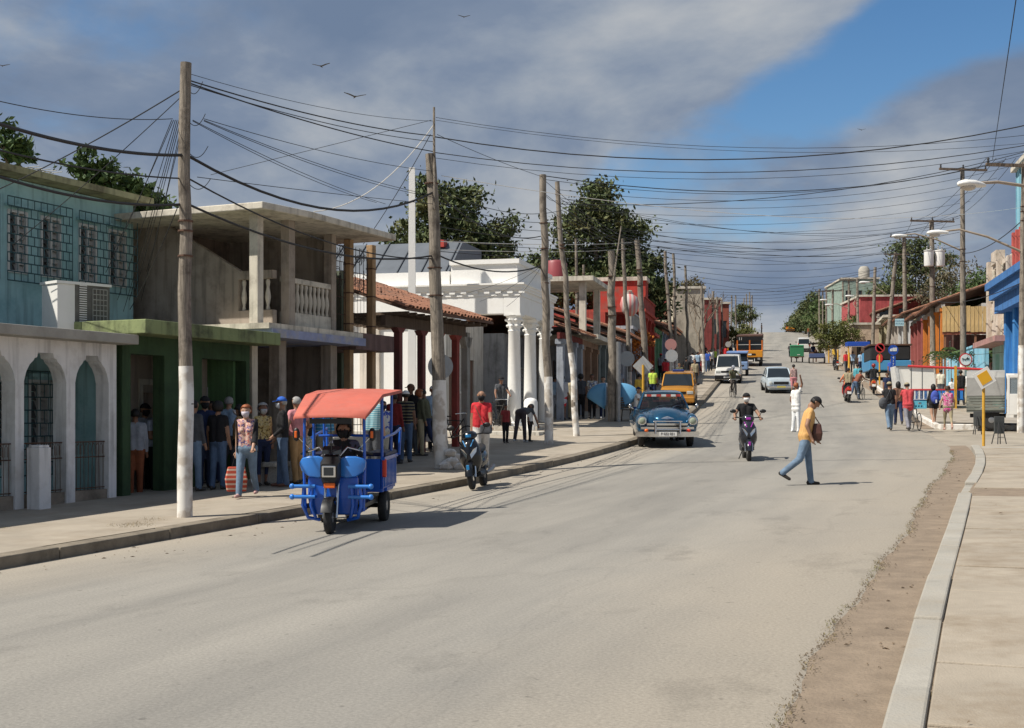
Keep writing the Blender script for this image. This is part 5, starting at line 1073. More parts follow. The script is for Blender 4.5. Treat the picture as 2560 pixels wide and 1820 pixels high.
def person(pos, face, label, shirt, pants, sk=0, H=1.72, pose='stand', sleeve=.55, legs='long', shoe=(.05, .045, .04), hair='black', hairstyle='short', hat=None, mask=None, fem=False, seat=None, lod=1, fat=1.0, group=None, name='person', over=None, skirt=None, bag=None, **kw):
    """face: degrees, 0 looks at the camera side (-y); seat: height of the pelvis above pos when sitting"""
    p = dict(STAND); p.update(POSES[pose]); p.update(kw); k = H/1.75
    def asmat(c): return c if not isinstance(c, tuple) else cloth(c)
    L = R(p['lean']); up = Vector((0, -math.sin(L), math.cos(L))); fw = Vector((0, -math.cos(L), -math.sin(L))); seg = []; hw = .10 if fem else .09
    hip = Vector((0, 0, 0)); sh = hip+up*.52*k; nk = hip+up*.575*k; sw_ = (.155 if fem else .178)*k; pr = fat
    A_ = lambda a, b, ra, rb, z0, z1=None, cut=2.0: seg.append((Vector(a), Vector(b), ra*k, rb*k, z0, z1 if z1 is not None else z0, cut))
    # zones: 0 skin 1 shirt 2 trousers 3 shoes
    A_(hip+Vector((-.07*k, 0, .0)), hip+Vector((.07*k, 0, .0)), (.135 if fem else .115)*pr, (.135 if fem else .115)*pr, 2)
    for s in (-1, 1):
        x = s*.06*k; A_(hip+Vector((x, 0, 0))+up*.06*k, hip+Vector((x*1.1, 0, 0))+up*.27*k, .126*pr, .118*pr, 1)
        A_(hip+Vector((x*1.1, 0, 0))+up*.27*k, hip+Vector((x*1.4, 0, 0))+up*.44*k, .118*pr, .108, 1)
        if fem: A_(hip+Vector((s*.075*k, 0, 0))+up*.36*k+fw*.06*k, hip+Vector((s*.075*k, 0, 0))+up*.35*k+fw*.075*k, .075, .07, 1)
        A_(hip+up*.50*k, hip+Vector((s*sw_*.92, 0, 0))+up*.505*k, .075, .062, 1)
    A_(sh, nk+up*.05*k, .058, .052, 0)
    hp = L*.6+R(p['head']); hu = Vector((0, -math.sin(hp), math.cos(hp))); hf = Vector((0, -math.cos(hp), -math.sin(hp))); hc = nk+hu*.135*k+hf*.015*k
    A_(hc-hf*.02*k+hu*.02*k, hc+hf*.008*k+hu*.025*k, .088, .086, 0); A_(hc+hf*.025*k-hu*.05*k, hc+hf*.04*k-hu*.085*k, .058, .042, 0)
    if lod == 0: A_(hc+hf*.085*k+hu*.01*k, hc+hf*.105*k-hu*.025*k, .010, .015, 0)
    for s in (-1, 1): A_(hc+Vector((s*.085*k, 0, 0)), hc+Vector((s*.09*k, 0, .02*k)), .018, .018, 0)
    feet = []; hands = []
    for i, s in enumerate((-1, 1)):
        h0 = hip+Vector((s*hw*k, 0, -.03*k)); a = R(p['hl'][i]); b = R(p['hl'][i]-p['kn'][i]); sp = (.10 if pose in ('ride', 'cycle', 'pillion') else 0)
        if pose == 'ride': sp = .16
        kn_ = h0+Vector((s*sp*.5, -math.sin(a), -math.cos(a)))*.43*k; an = kn_+Vector((0, -math.sin(b), -math.cos(b)))*.42*k
        lc = {'long': (2.0, 2.0), 'shorts': (.85, -1), 'knee': (2.0, .25), 'capri': (2, .6), 'mini': (.45, -1)}[legs]
        A_(h0, kn_, (.102 if fem else .100)*pr, .074 if legs == 'long' else .064, 2, 0, lc[0]); A_(kn_, an, .072 if legs == 'long' else .056, .062 if legs == 'long' else .038, 2, 0, lc[1])
        ft = R(p['hl'][i]-p['kn'][i])*.6 if p['kn'][i] > 20 and pose not in ('sit', 'ride', 'pillion') else 0
        fd = Vector((s*.12, -math.cos(ft), math.sin(ft))); q = an+Vector((0, 0, -.035*k)); A_(q-fd*.05*k, q+fd*.15*k-Vector((0, 0, .01)), .042, .034, 3); feet.append(q)
        sj = hip+Vector((s*sw_, 0, 0))+up*.49*k; a = R(p['sw'][i])+L*(.0 if pose == 'bend' else .5); c = R(p['ab'][i]); e_ = a+R(p['el'][i]); nw = R(p['inw'][i])
        el = sj+Vector((s*math.sin(c), -math.sin(a)*math.cos(c), -math.cos(a)*math.cos(c)))*.29*k
        fd2 = Vector((s*(math.sin(c)*.4-math.sin(nw)), -math.sin(e_)*math.cos(nw), -math.cos(e_)*math.cos(nw))).normalized(); wr = el+fd2*.255*k
        A_(sj, el, .055 if not fem else .05, .045 if not fem else .04, 1, 0, sleeve); A_(el, wr, .044 if sleeve < 1.2 else .048, .030 if sleeve < 1.9 else .036, 1, 0, sleeve-1)
        A_(wr+fd2*.02*k, wr+fd2*.085*k, .032, .036, 0); hands.append((wr+fd2*.06*k, fd2, s))
    # tunic hem over the hips
    if over: A_(hip+Vector((-.06*k, 0, .02)), hip+Vector((.06*k, 0, .02)), .135*pr, .135*pr, 1); A_(hip+Vector((-.06*k, 0, -over*k)), hip+Vector((.06*k, 0, -over*k)), .13*pr, .13*pr, 1)
    if skirt: A_(hip+Vector((-.05*k, 0, -.05)), hip+Vector((-.06*k, 0, -skirt*k)), .14, .15, 2); A_(hip+Vector((.05*k, 0, -.05)), hip+Vector((.06*k, 0, -skirt*k)), .14, .15, 2)
    lo = min(min(s_[0].z-s_[2], s_[1].z-s_[3]) for s_ in seg if s_[4] == 3); dz = (seat if seat is not None else -lo)
    mb = MB()
    for s_ in seg: capsule(mb, s_[0], s_[1], s_[2], s_[3], 8 if lod else 12)
    me = bpy.data.meshes.new('body'); me.from_pydata(mb.V, [], mb.F)
    body = bpy.data.objects.new(name, me); COL.link(body); body.location = Vector(pos)+Vector((0, 0, dz)); body.rotation_euler = (0, 0, R(face)); tag(body, label, 'person', group)
    rm_ = body.modifiers.new('r', 'REMESH'); rm_.mode = 'VOXEL'; rm_.voxel_size = (.016, .022, .034)[lod]*k; sm = body.modifiers.new('s', 'SMOOTH'); sm.factor = .5; sm.iterations = (3, 2, 1)[lod]
    mats = [skin(sk), asmat(shirt), asmat(pants), mat('shoe_%.2f_%.2f_%.2f' % shoe, shoe, .6, .2, 9)]
    PEND.append((body, seg, mats, hands if lod == 0 else [], k))
    bx = Vector((1, 0, 0)); Hm = Matrix((bx, -hf, hu)).transposed()     # head frame
    def hpart(nm, m, pts_ok, rad, off=(0, 0, 0), n=18):
        b_ = MB().ball((0, 0, 0), rad, n); keep = [f for f in b_.F if pts_ok(sum((Vector(b_.V[i]) for i in f), Vector((0, 0, 0)))/len(f))]; used = sorted({i for f in keep for i in f}); ix = {i: j for j, i in enumerate(used)}; o = MB(); o.V = [hc+Hm @ (Vector(b_.V[i])+Vector(off)) for i in used]; o.F = [tuple(ix[i] for i in f) for f in keep]; o.M = [0]*len(keep)
        ob = o.build(nm, m, body, smooth=70); sol = ob.modifiers.new('t', 'SOLIDIFY'); sol.thickness = .006; return ob
    kk = k
    if hat:
        kind, hcol = hat; hm = asmat(hcol) if kind != 'helmet' else paint(hcol, .3)
        if kind == 'cap':
            c_ = hpart('cap', hm, lambda v: v.z > .012*kk, (.104*kk, .112*kk, .115*kk), (0, 0, .022*kk)); o = MB(); fr_ = [(-.075, -.085), (-.065, -.15), (-.03, -.185), (.03, -.185), (.065, -.15), (.075, -.085)]
            o.add([hc+Hm @ Vector((x*kk, y*kk, .045*kk-abs(y+.085)*.18*kk)) for x, y in fr_]+[hc+Hm @ Vector((x*kk, y*kk, .055*kk-abs(y+.085)*.18*kk)) for x, y in fr_], [tuple(range(6))[::-1], tuple(range(6, 12))]+[(i, i+1, i+7, i+6) for i in range(5)]); o.build('brim', hm, c_)
        elif kind == 'helmet': hpart('helmet', hm, lambda v: v.z > -.03*kk or v.y > .05*kk, (.125*kk, .135*kk, .135*kk), (0, .01*kk, .03*kk))
        elif kind == 'hood': hpart('hood', hm, lambda v: not (v.y < -.062*kk and v.z < .075*kk), (.125*kk, .13*kk, .155*kk), (0, .015*kk, .01*kk))
        elif kind == 'visor': hpart('cap', hm, lambda v: v.z > .02*kk, (.104*kk, .112*kk, .112*kk), (0, 0, .02*kk))
    if hairstyle != 'bald' and not (hat and hat[0] in ('helmet', 'hood')):
        hm = M_hair[hair]
        if hairstyle == 'short': hpart('hair', hm, lambda v: v.z > .055*kk or (v.y > .005*kk and v.z > -.05*kk), (.098*kk, .108*kk, .108*kk), (0, .004*kk, .018*kk))
        elif hairstyle == 'curly': hpart('hair', hm, lambda v: v.z > .05*kk or (v.y > -.02*kk and v.z > -.09*kk), (.128*kk, .132*kk, .13*kk), (0, .015*kk, .02*kk))
        elif hairstyle == 'long': hpart('hair', hm, lambda v: v.z > .05*kk or v.y > .0*kk, (.108*kk, .115*kk, .16*kk), (0, .012*kk, -.03*kk))
        elif hairstyle == 'up':
            h_ = hpart('hair', hm, lambda v: v.z > .05*kk or (v.y > .0 and v.z > -.06*kk), (.112*kk, .118*kk, .122*kk), (0, .008*kk, .022*kk)); MB().ball(hc+Hm @ Vector((0, .085*kk, .085*kk)), .06*kk, 8).build('bun', hm, h_, smooth=70)
    if mask: hpart('face_mask', asmat(mask), lambda v: v.y < -.035*kk and v.z < .005*kk, (.083*kk, .118*kk, .11*kk), (0, -.012*kk, -.018*kk))
    if lod == 0:
        for s in (-1, 1): MB().ball(hc+Hm @ Vector((s*.032*kk, -.083*kk, .012*kk)), .011*kk, 6).build('eye', M_black, body)
    body['_hc'] = tuple(hc); body['_dz'] = dz
    return body
def finish_people():
    dg = bpy.context.evaluated_depsgraph_get()
    for body, seg, mats, hands, k in PEND:
        me = bpy.data.meshes.new_from_object(body.evaluated_get(dg)); body.modifiers.clear(); old = body.data; body.data = me; bpy.data.meshes.remove(old)
        me.name = 'body'; n = len(me.polygons); me.materials.clear()
        for m in mats: me.materials.append(m)
        c = np.empty(n*3, dtype=np.float32); me.polygons.foreach_get('center', c); c = c.reshape(-1, 3); best = np.full(n, 1e9); z = np.zeros(n, dtype=np.int32)
        for (a, b, ra, rb, z0, z1, cut) in seg:
            a_, b_ = np.array(a), np.array(b); d = b_-a_; L2 = max(1e-9, d @ d); t = np.clip((c-a_) @ d/L2, 0, 1); dist = np.linalg.norm(c-(a_+t[:, None]*d), axis=1)-(ra+(rb-ra)*t)
            w_ = dist < best; best[w_] = dist[w_]; z[w_] = np.where(t < cut, z0, z1)[w_]
        me.polygons.foreach_set('material_index', z); me.polygons.foreach_set('use_smooth', np.ones(n, dtype=bool))
        if hands:   # five fingers of unequal length, curled; the thumb leaves the side of the palm
            bm = bmesh.new(); bm.from_mesh(me); fm = MB()
            for (w0, fd, s) in hands:
                side = fd.cross(Vector((0, -1, 0)) if abs(fd.y) < .8 else Vector((0, 0, 1))).normalized(); cu = side.cross(fd).normalized()
                if cu.y > 0: cu = -cu
                for j, ln in enumerate((.062, .072, .068, .052)):
                    o_ = w0+side*(j-1.5)*.019*k+fd*.03*k; m1 = o_+fd*ln*.5*k+cu*.006*k; m2 = m1+fd*ln*.35*k+cu*.022*k; fm.tube([o_, m1, m2], [.0095*k, .009*k, .007*k], 6)
                o_ = w0-side*.034*k*(1 if s > 0 else -1)-fd*.02*k; fm.tube([o_, o_+fd*.035*k-side*.02*k*(1 if s > 0 else -1), o_+fd*.062*k-side*.018*k*(1 if s > 0 else -1)+cu*.012*k], [.011*k, .010*k, .008*k], 6)
            vs = [bm.verts.new(v) for v in fm.V]
            for f in fm.F:
                try: nf = bm.faces.new([vs[i] for i in f]); nf.smooth = True; nf.material_index = 0
                except ValueError: pass
            bm.to_mesh(me); bm.free()
        me.update()
        for key in ('_hc', '_dz'):
            if key in body: del body[key]
# ---------------------------------------------------------------- vehicles (local: nose towards -y, wheels on z=0)
def wheel(parent, c, r, w_, rim=None, spokes=0, name='wheel'):
    o = MB().lathe([(r*.62, -w_*.42), (r*.86, -w_/2), (r*.97, -w_*.36), (r, -w_*.12), (r, w_*.12), (r*.97, w_*.36), (r*.86, w_/2), (r*.62, w_*.42)], 24, axis='x').build(name, M_tyre, parent, smooth=50); o.location = c
    rm = MB().lathe([(r*.1, -w_*.46), (r*.3, -w_*.42), (r*.58, -w_*.3), (r*.64, -w_*.42), (r*.64, w_*.42), (r*.58, w_*.3), (r*.3, w_*.42), (r*.1, w_*.46)], 20, axis='x')
    rm.build('rim', rim or M_steel, o, smooth=40); return o
def spoke_wheel(parent, c, r, w_=.035):
    o = MB(); n = 28
    for i in range(n):
        pass
    o.loft([[(w_/2*math.cos(b), (r+w_/2*math.sin(b))*math.cos(a), (r+w_/2*math.sin(b))*math.sin(a)) for b in [k*math.pi/3 for k in range(6)]] for a in [2*math.pi*i/n for i in range(n+1)]], cap=False)
    ob = o.build('wheel', M_tyre, parent, smooth=60); ob.location = c; s = MB()
    for i in range(12): a = math.pi*2*i/12; s.tube([(.02*(-1)**i, 0, 0), (0, r*math.cos(a), r*math.sin(a))], .003, 4)
    s.lathe([(.02, -.035), (.02, .035)], 8, axis='x'); s.build('spokes', M_steel, ob); return ob
BLUE = (.012, .10, .50); M_blue = paint(BLUE, .3); M_lblue = paint((.035, .19, .58), .3); M_orange = mat('indicator_orange', (.75, .14, .02), .3, .05, 3); M_redl = mat('reflector_red', (.7, .06, .03), .3, .05, 3)
def e_trike():
    p = hit(825, 1338); base = Vector((p.x+.06, p.y+.95, 0)); base.z = ground(base.x, base.y)+.0
    t = thing('cargo_tricycle', 'blue electric cargo tricycle with faded red canvas roof', 'tricycle', base, R(-4))
    # slope of the street under the wheels
    t.rotation_euler.x = math.atan2(ground(base.x, base.y+.9)-ground(base.x, base.y-.9), 1.8)
    wheel(t, (0, -.92, .24), .24, .105); wheel(t, (-.47, .78, .26), .26, .12); wheel(t, (.47, .78, .26), .26, .12)
    MB().tube([(-.09, -.92, .24), (-.09, -.80, .62), (-.085, -.74, .80)], .022, 8).tube([(.09, -.92, .24), (.09, -.80, .62), (.085, -.74, .80)], .022, 8).tube([(-.1, -.92, .24), (.1, -.92, .24)], .02, 8).build('front_fork', M_chrome, t, smooth=60)
    mg = MB(); mg.loft([[(-.075, -.92+.29*math.cos(a), .24+.29*math.sin(a)), (0, -.92+.30*math.cos(a), .24+.30*math.sin(a)), (.075, -.92+.29*math.cos(a), .24+.29*math.sin(a)), (0, -.92+.28*math.cos(a), .24+.28*math.sin(a))] for a in [R(35+14*i) for i in range(10)]]); mg.build('front_mudguard', M_black, t, smooth=50)
    # headlamp unit
    hl = MB(); hl.loft([[(x*w_, y, z0+(z1-z0)*(zz+1)/2) for x, zz in ((-.7, -1), (.7, -1), (1, -.3), (1, .8), (.75, 1), (-.75, 1), (-1, .8), (-1, -.3))] for y, w_, z0, z1 in ((-.98, .12, .74, 1.0), (-.90, .14, .68, 1.05), (-.78, .13, .66, 1.12), (-.68, .09, .7, 1.1))]); h_ = hl.build('headlamp_housing', M_black, t, smooth=40)
    MB().box(-.10, .10, -1.0, -.975, .81, .975).build('headlamp', M_chrome, h_, bevel=.02); MB().box(-.07, .07, -1.012, -.998, .835, .95).build('lens', M_glass, h_, bevel=.015)
    MB().box(-.08, .08, -.965, -.93, .655, .73).build('indicator', M_orange, h_, bevel=.01)
    MB().loft([[(-.14, -.84, 1.13), (.14, -.84, 1.13), (.14, -.83, 1.14), (-.14, -.83, 1.14)], [(-.13, -.72, 1.24), (.13, -.72, 1.24), (.13, -.71, 1.24), (-.13, -.71, 1.24)]]).build('fly_screen', M_glass, h_)
    # leg shield: two bulged lobes and a lower apron
    for s in (-1, 1):
        lob = MB(); rings = []
        for (x, zb, zt, y) in ((.12, .80, 1.07, -.76), (.20, .78, 1.10, -.775), (.34, .80, 1.10, -.77), (.44, .87, 1.07, -.75), (.475, .95, 1.02, -.73)):
            rings.append([(s*x, y+.05, zb), (s*x, y, zb+.012), (s*x, y-.012, (zb+zt)/2), (s*x, y, zt-.012), (s*x, y+.05, zt)])
        lob.loft(rings, cap=True); lob.build('leg_shield_lobe', M_lblue, t, smooth=30, bevel=.008)
    MB().loft([[(-.36, -.72, .80), (.36, -.72, .80), (.36, -.66, .80), (-.36, -.66, .80)], [(-.36, -.74, .5), (.36, -.74, .5), (.36, -.66, .5), (-.36, -.66, .5)], [(-.33, -.70, .26), (.33, -.70, .26), (.33, -.62, .26), (-.33, -.62, .26)]]).build('apron', M_blue, t, bevel=.02)
    MB().box(-.34, .34, -.66, .1, .25, .31).build('footboard', M_blue, t, bevel=.015); MB().box(-.30, .30, -.05, .40, .31, .54).build('seat_box', M_blue, t, bevel=.02)
    MB().box(-.32, .32, -.08, .40, .54, .63).build('driver_seat', mat('seat_vinyl', (.02, .02, .022), .5, .2, 9), t, bevel=.03)
    for s in (-1, 1):   # bumper bars with round ends
        for z in (.67, .52): MB().tube([(s*.24, -.80, z), (s*.56, -.82, z)], .027, 10).ball((s*.565, -.82, z), .042, 10).build('bumper_bar', M_lblue, t, smooth=60)
        MB().tube([(s*.40, -.79, .68), (s*.42, -.79, .40), (s*.36, -.72, .22), (s*.2, -.66, .18)], .026, 8).tube([(s*.28, -.79, .68), (s*.30, -.79, .40), (s*.25, -.72, .22)], .026, 8).build('crash_bar', M_blue, t, smooth=60)
        MB().tube([(s*.42, -.62, .3), (s*.44, -.62, .9), (s*.43, -.6, 1.73)], .022, 8).build('roof_post', M_blue, t, smooth=60); MB().tube([(s*.52, .35, .5), (s*.52, .35, 1.92)], .024, 8).build('roof_post', M_blue, t, smooth=60); MB().tube([(s*.52, 1.12, .5), (s*.54, 1.12, 1.99)], .022, 8).build('roof_post', M_blue, t, smooth=60)
        MB().box(s*.56-.035, s*.56+.035, .30, .36, .72, 1.0).build('side_reflector', M_redl, t, bevel=.025)
        # cargo bed side: corrugated panel, top rail, bench
        pn = MB().box(s*.53-.012, s*.53+.012, .32, 1.55, .55, .98).build('bed_side', M_blue, t)
        for i in range(9): MB().box(s*.545-.012, s*.545+.012, .40+i*.125, .45+i*.125, .57, .96).build('rib', paint((.03, .14, .50), .4), pn)
        MB().box(s*.54-.03, s*.54+.03, .30, 1.57, .98, 1.03).build('bed_rail', M_blue, t); MB().box(s*.40-.16, s*.40+.16, .45, 1.5, 1.03, 1.09).build('bench_pad', mat('bench_vinyl', (.015, .02, .06), .5, .2, 9), t, bevel=.02)
        MB().tube([(s*.55, .35, 1.32), (s*.60, 1.0, 1.36), (s*.6, 1.6, 1.42)], .022, 8).tube([(s*.6, 1.6, 1.42), (s*.58, 1.58, 1.0)], .022, 8).build('hand_rail', M_blue, t, smooth=60)
        MB().tube([(s*.10, -.70, 1.10), (s*.20, -.66, 1.22), (s*.38, -.55, 1.16), (s*.50, -.46, 1.12)], .014, 8).build('handlebar', M_chrome, t, smooth=60); MB().tube([(s*.40, -.54, 1.15), (s*.52, -.44, 1.11)], .02, 8).build('grip', M_black, t, smooth=60)
        m_ = MB().tube([(s*.34, -.58, 1.18), (s*.46, -.62, 1.30), (s*.52, -.62, 1.36)], .009, 6).build('mirror_stalk', M_chrome, t); MB().ball((s*.55, -.62, 1.40), (.055, .03, .10), 10).build('mirror', M_black, m_, smooth=60); MB().box(s*.55-.02, s*.55+.02, -.66, -.63, 1.35, 1.45).build('indicator', M_orange, m_, bevel=.01)
        MB().box(s*.47-.1, s*.47+.1, .5, 1.06, .50, .55).build('rear_mudguard', M_blue, t); MB().tube([(s*.42, .25, 1.35), (-s*.0, .25, 1.36)], .02, 8).build('back_hoop', M_blue, t)
    MB().box(-.52, .52, .30, 1.55, .50, .55).box(-.50, .50, .30, .34, .55, 1.0).build('bed_floor', M_blue, t); MB().box(-.42, .42, -.6, 1.4, .34, .40).build('chassis', M_black, t); MB().tube([(-.5, .78, .26), (.5, .78, .26)], .035, 8).build('rear_axle', M_black, t); MB().box(-.25, .25, .62, .92, .2, .42).build('motor', M_black, t, bevel=.04)
    # red canvas roof: low front edge rising backwards, sagging between the bows
    rf = MB(); rings = []
    for (y, z, w_) in ((-.92, 1.665, .51), (-.91, 1.70, .52), (-.45, 1.835, .56), (.05, 1.985, .59), (.12, 1.995, .595), (.6, 2.02, .63), (1.3, 2.06, .68)):
        row = [(w_*x, y, z-.022*abs(x)**2.2+(.0 if abs(x) < 1 else -.03)) for x in (-1, -.98, -.5, 0, .5, .98, 1)]; rings.append(row+[(a, b, c-.012) for a, b, c in row[::-1]])
    rf.loft(rings); rf.build('canvas_roof', mat('red_canvas', (.49, .118, .082), .75, .1, 3, .25, 14, dirt=(.42, .15, .12), damt=.6, dscale=2), t, smooth=60)
    for (hw_, yy, zz_) in ((.5, -.90, 1.655), (.54, .35, 1.93), (.55, 1.12, 2.0)): MB().tube([(-hw_, yy, zz_), (hw_, yy, zz_)], .013, 6).build('roof_bow', M_iron, t)
    MB().box(-.3, .3, -.86, -.83, 1.56, 1.63).tube([(0, -.85, 1.65), (0, -.80, 1.14)], .008, 5).build('rear_view_bar', M_black, t)
    return t
TRK = e_trike()
def moto(label, pos, rz, col, accent, group=None, scooter=True, lean=0, face_front=True, name='scooter'):
    t = thing(name, label, 'motorcycle', pos, rz, group); M_b = paint(col, .22); M_a = paint(accent, .3)
    t.rotation_euler.y = lean
    fw_ = wheel(t, (0, -.66, .25), .25, .10, M_chrome); wheel(t, (0, .56, .25), .25, .12, M_steel)
    mg = MB(); mg.loft([[(-.07, -.66+.28*math.cos(a), .25+.28*math.sin(a)), (-.04, -.66+.31*math.cos(a), .25+.31*math.sin(a)), (.04, -.66+.31*math.cos(a), .25+.31*math.sin(a)), (.07, -.66+.28*math.cos(a), .25+.28*math.sin(a))] for a in [R(45+13*i) for i in range(11)]]); m_ = mg.build('front_mudguard', M_b, t, smooth=50)
    MB().box(-.03, .03, -.93, -.91, .40, .50).build('mudguard_stripe', M_a, m_, bevel=.01)
    MB().tube([(-.085, -.66, .25), (-.085, -.52, .72)], .022, 8).tube([(.085, -.66, .25), (.085, -.52, .72)], .022, 8).build('fork', M_chrome, t, smooth=60)
    def sec(y, w_, z0, z1): return [(w_*x, y, z0+(z1-z0)*zz) for x, zz in ((-.55, 0), (.55, 0), (1, .3), (.92, .72), (.5, 1), (-.5, 1), (-.92, .72), (-1, .3))]
    MB().loft([sec(-.70, .06, .62, .78), sec(-.66, .15, .52, .92), sec(-.58, .21, .42, 1.0), sec(-.46, .22, .32, 1.02), sec(-.36, .19, .28, 1.0), sec(-.33, .1, .3, .95)]).build('front_cowl', M_b, t, smooth=55)
    MB().loft([sec(-.42, .16, .24, .40), sec(-.1, .17, .22, .36), sec(.1, .17, .22, .42), sec(.22, .17, .28, .70)]).build('footboard', M_black, t, smooth=50)
    MB().loft([sec(.02, .12, .34, .66), sec(.2, .17, .34, .74), sec(.5, .17, .42, .78), sec(.75, .12, .58, .80), sec(.9, .04, .70, .80)]).build('tail_body', M_b, t, smooth=55)
    MB().loft([sec(-.02, .11, .70, .78), sec(.2, .14, .72, .83), sec(.4, .15, .73, .82), sec(.62, .12, .76, .90), sec(.74, .06, .79, .88)]).build('seat', mat('moto_seat', (.018, .018, .018), .55, .2, 9), t, smooth=55)
    hd = MB().loft([sec(-.56, .05, 1.0, 1.08), sec(-.52, .13, .98, 1.15), sec(-.42, .16, 1.0, 1.17), sec(-.34, .09, 1.02, 1.12)]).build('handlebar_cowl', M_b, t, smooth=55); MB().box(-.06, .06, -.575, -.55, 1.04, 1.10).build('badge', M_a, hd, bevel=.01)
    for s in (-1, 1):
        MB().loft([[(s*.03, -.715, .70), (s*.05, -.72, .62), (s*.15, -.66, .74), (s*.17, -.645, .84), (s*.1, -.70, .80)], [(s*.03, -.67, .70), (s*.05, -.67, .62), (s*.15, -.61, .74), (s*.17, -.60, .84), (s*.1, -.65, .80)]]).build('headlight', M_chrome, t)
        MB().loft([[(s*.04, -.69, .86), (s*.06, -.69, .86), (s*.12, -.625, .99), (s*.10, -.625, .99)], [(s*.04, -.67, .86), (s*.06, -.67, .86), (s*.12, -.60, .99), (s*.10, -.60, .99)]]).build('stripe', M_a, t)
        MB().tube([(s*.1, -.42, 1.09), (s*.26, -.36, 1.10), (s*.38, -.30, 1.08)], .014, 8).build('handlebar', M_black, t, smooth=60)
        mr = MB().tube([(s*.26, -.38, 1.10), (s*.33, -.42, 1.22)], .008, 6).build('mirror_stalk', M_black, t); MB().ball((s*.37, -.42, 1.26), (.085, .025, .05), 10).build('mirror', M_black, mr, smooth=60)
    MB().box(-.09, .09, .86, .90, .62, .72).build('tail_light', M_redl, t, bevel=.015); MB().box(-.1, .1, .84, .86, .42, .56).build('plate', M_white, t)
    MB().tube([(.16, .2, .3), (.19, .6, .34), (.2, .85, .40)], [.03, .05, .05], 8).build('exhaust', M_steel, t, smooth=60); MB().tube([(-.1, .1, .25), (-.2, .16, .0)], .013, 6).build('kick_stand', M_black, t)
    MB().tube([(0, .56, .25), (.1, .2, .33)], .05, 8).build('swing_arm', M_black, t)
    return t
pk = hit(1176, 1227); moto('glossy black scooter with blue stripes parked against the left kerb', Vector((pk.x+.15, pk.y+.62, ground(pk.x+.15, pk.y+.62))), R(-9), (.008, .009, .012), (.02, .20, .45), lean=R(-6))
def section(y, zb, zt, wb, wm, wt, crown=.02, n=0):
    """car body cross-section, counter-clockwise"""
    h = zt-zb
    return [(-wb, y, zb), (wb, y, zb), (wm, y, zb+h*.35), (wm, y, zb+h*.65), (wt, y, zt-.04), (wt*.8, y, zt), (0, y, zt+crown), (-wt*.8, y, zt), (-wt, y, zt-.04), (-wm, y, zb+h*.65), (-wm, y, zb+h*.35)]
def cabin(t, belt, roof, M_body, crown=.05, pane=M_glass, roofm=None, solid=True):
    """belt: (y,z,w) at front, rear; roof: (y,z,w) at front, rear. Pillars and roof in body colour, each pane its own part"""
    (y0, z0, w0), (y1, z1, w1) = belt; (a0, b0, c0), (a1, b1, c1) = roof
    lo = [(-w0, y0, z0), (w0, y0, z0), (w1, y1, z1), (-w1, y1, z1)]; hi = [(-c0, a0, b0), (c0, a0, b0), (c1, a1, b1), (-c1, a1, b1)]
    if solid: MB().loft([[(v[0]*.93, v[1]*.97, v[2]) for v in lo], [(v[0]*.93, v[1]*.97, v[2]-.02) for v in hi]]).build('interior', M_dark, t)
    r = MB(); n = 8; rings = []
    for i in range(n+1):
        f = i/n; y = a0+(a1-a0)*f; z = b0+(b1-b0)*f+crown*math.sin(math.pi*f); w_ = c0+(c1-c0)*f; e_ = .03
        rings.append([(-w_-.015, y, z-.05), (w_+.015, y, z-.05), (w_+.012, y, z), (w_*.8, y, z+.035), (0, y, z+.05), (-w_*.8, y, z+.035), (-w_-.012, y, z)])
    r.loft(rings).build('roof', roofm or M_body, t, smooth=50)
    mid = .52
    for a, b in zip(lo, hi): MB().tube([a, b], .035, 6).build('pillar', M_body, t, smooth=60)
    for s in (0, 1):
        a = Vector(lo[0 if s == 0 else 1]).lerp(Vector(lo[3 if s == 0 else 2]), mid); b = Vector(hi[0 if s == 0 else 1]).lerp(Vector(hi[3 if s == 0 else 2]), mid); MB().tube([a, b], .028, 6).build('pillar', M_body, t, smooth=60)
    def pn(nm, q):
        q = [Vector(v) for v in q]; c = sum(q, Vector())/4; q = [c+(v-c)*.94 for v in q]; nrm = (q[1]-q[0]).cross(q[3]-q[0]).normalized()*.008; MB().add([v-nrm for v in q]+[v+nrm for v in q], [(0, 1, 2, 3), (7, 6, 5, 4), (0, 4, 5, 1), (1, 5, 6, 2), (2, 6, 7, 3), (3, 7, 4, 0)]).build(nm, pane, t)
    pn('windscreen', [lo[0], lo[1], hi[1], hi[0]]); pn('rear_window', [lo[2], lo[3], hi[3], hi[2]])
    for s, (i, j) in ((-1, (0, 3)), (1, (1, 2))):
        A0, A1, B0, B1 = Vector(lo[i]), Vector(lo[j]), Vector(hi[i]), Vector(hi[j])
        pn('side_window', [A0, A0.lerp(A1, mid), B0.lerp(B1, mid), B0]); pn('side_window', [A0.lerp(A1, mid), A1, B1, B0.lerp(B1, mid)])
M_tint = mat('windscreen_glass', (.02, .026, .032), .06, .1, 1, spec=.35)
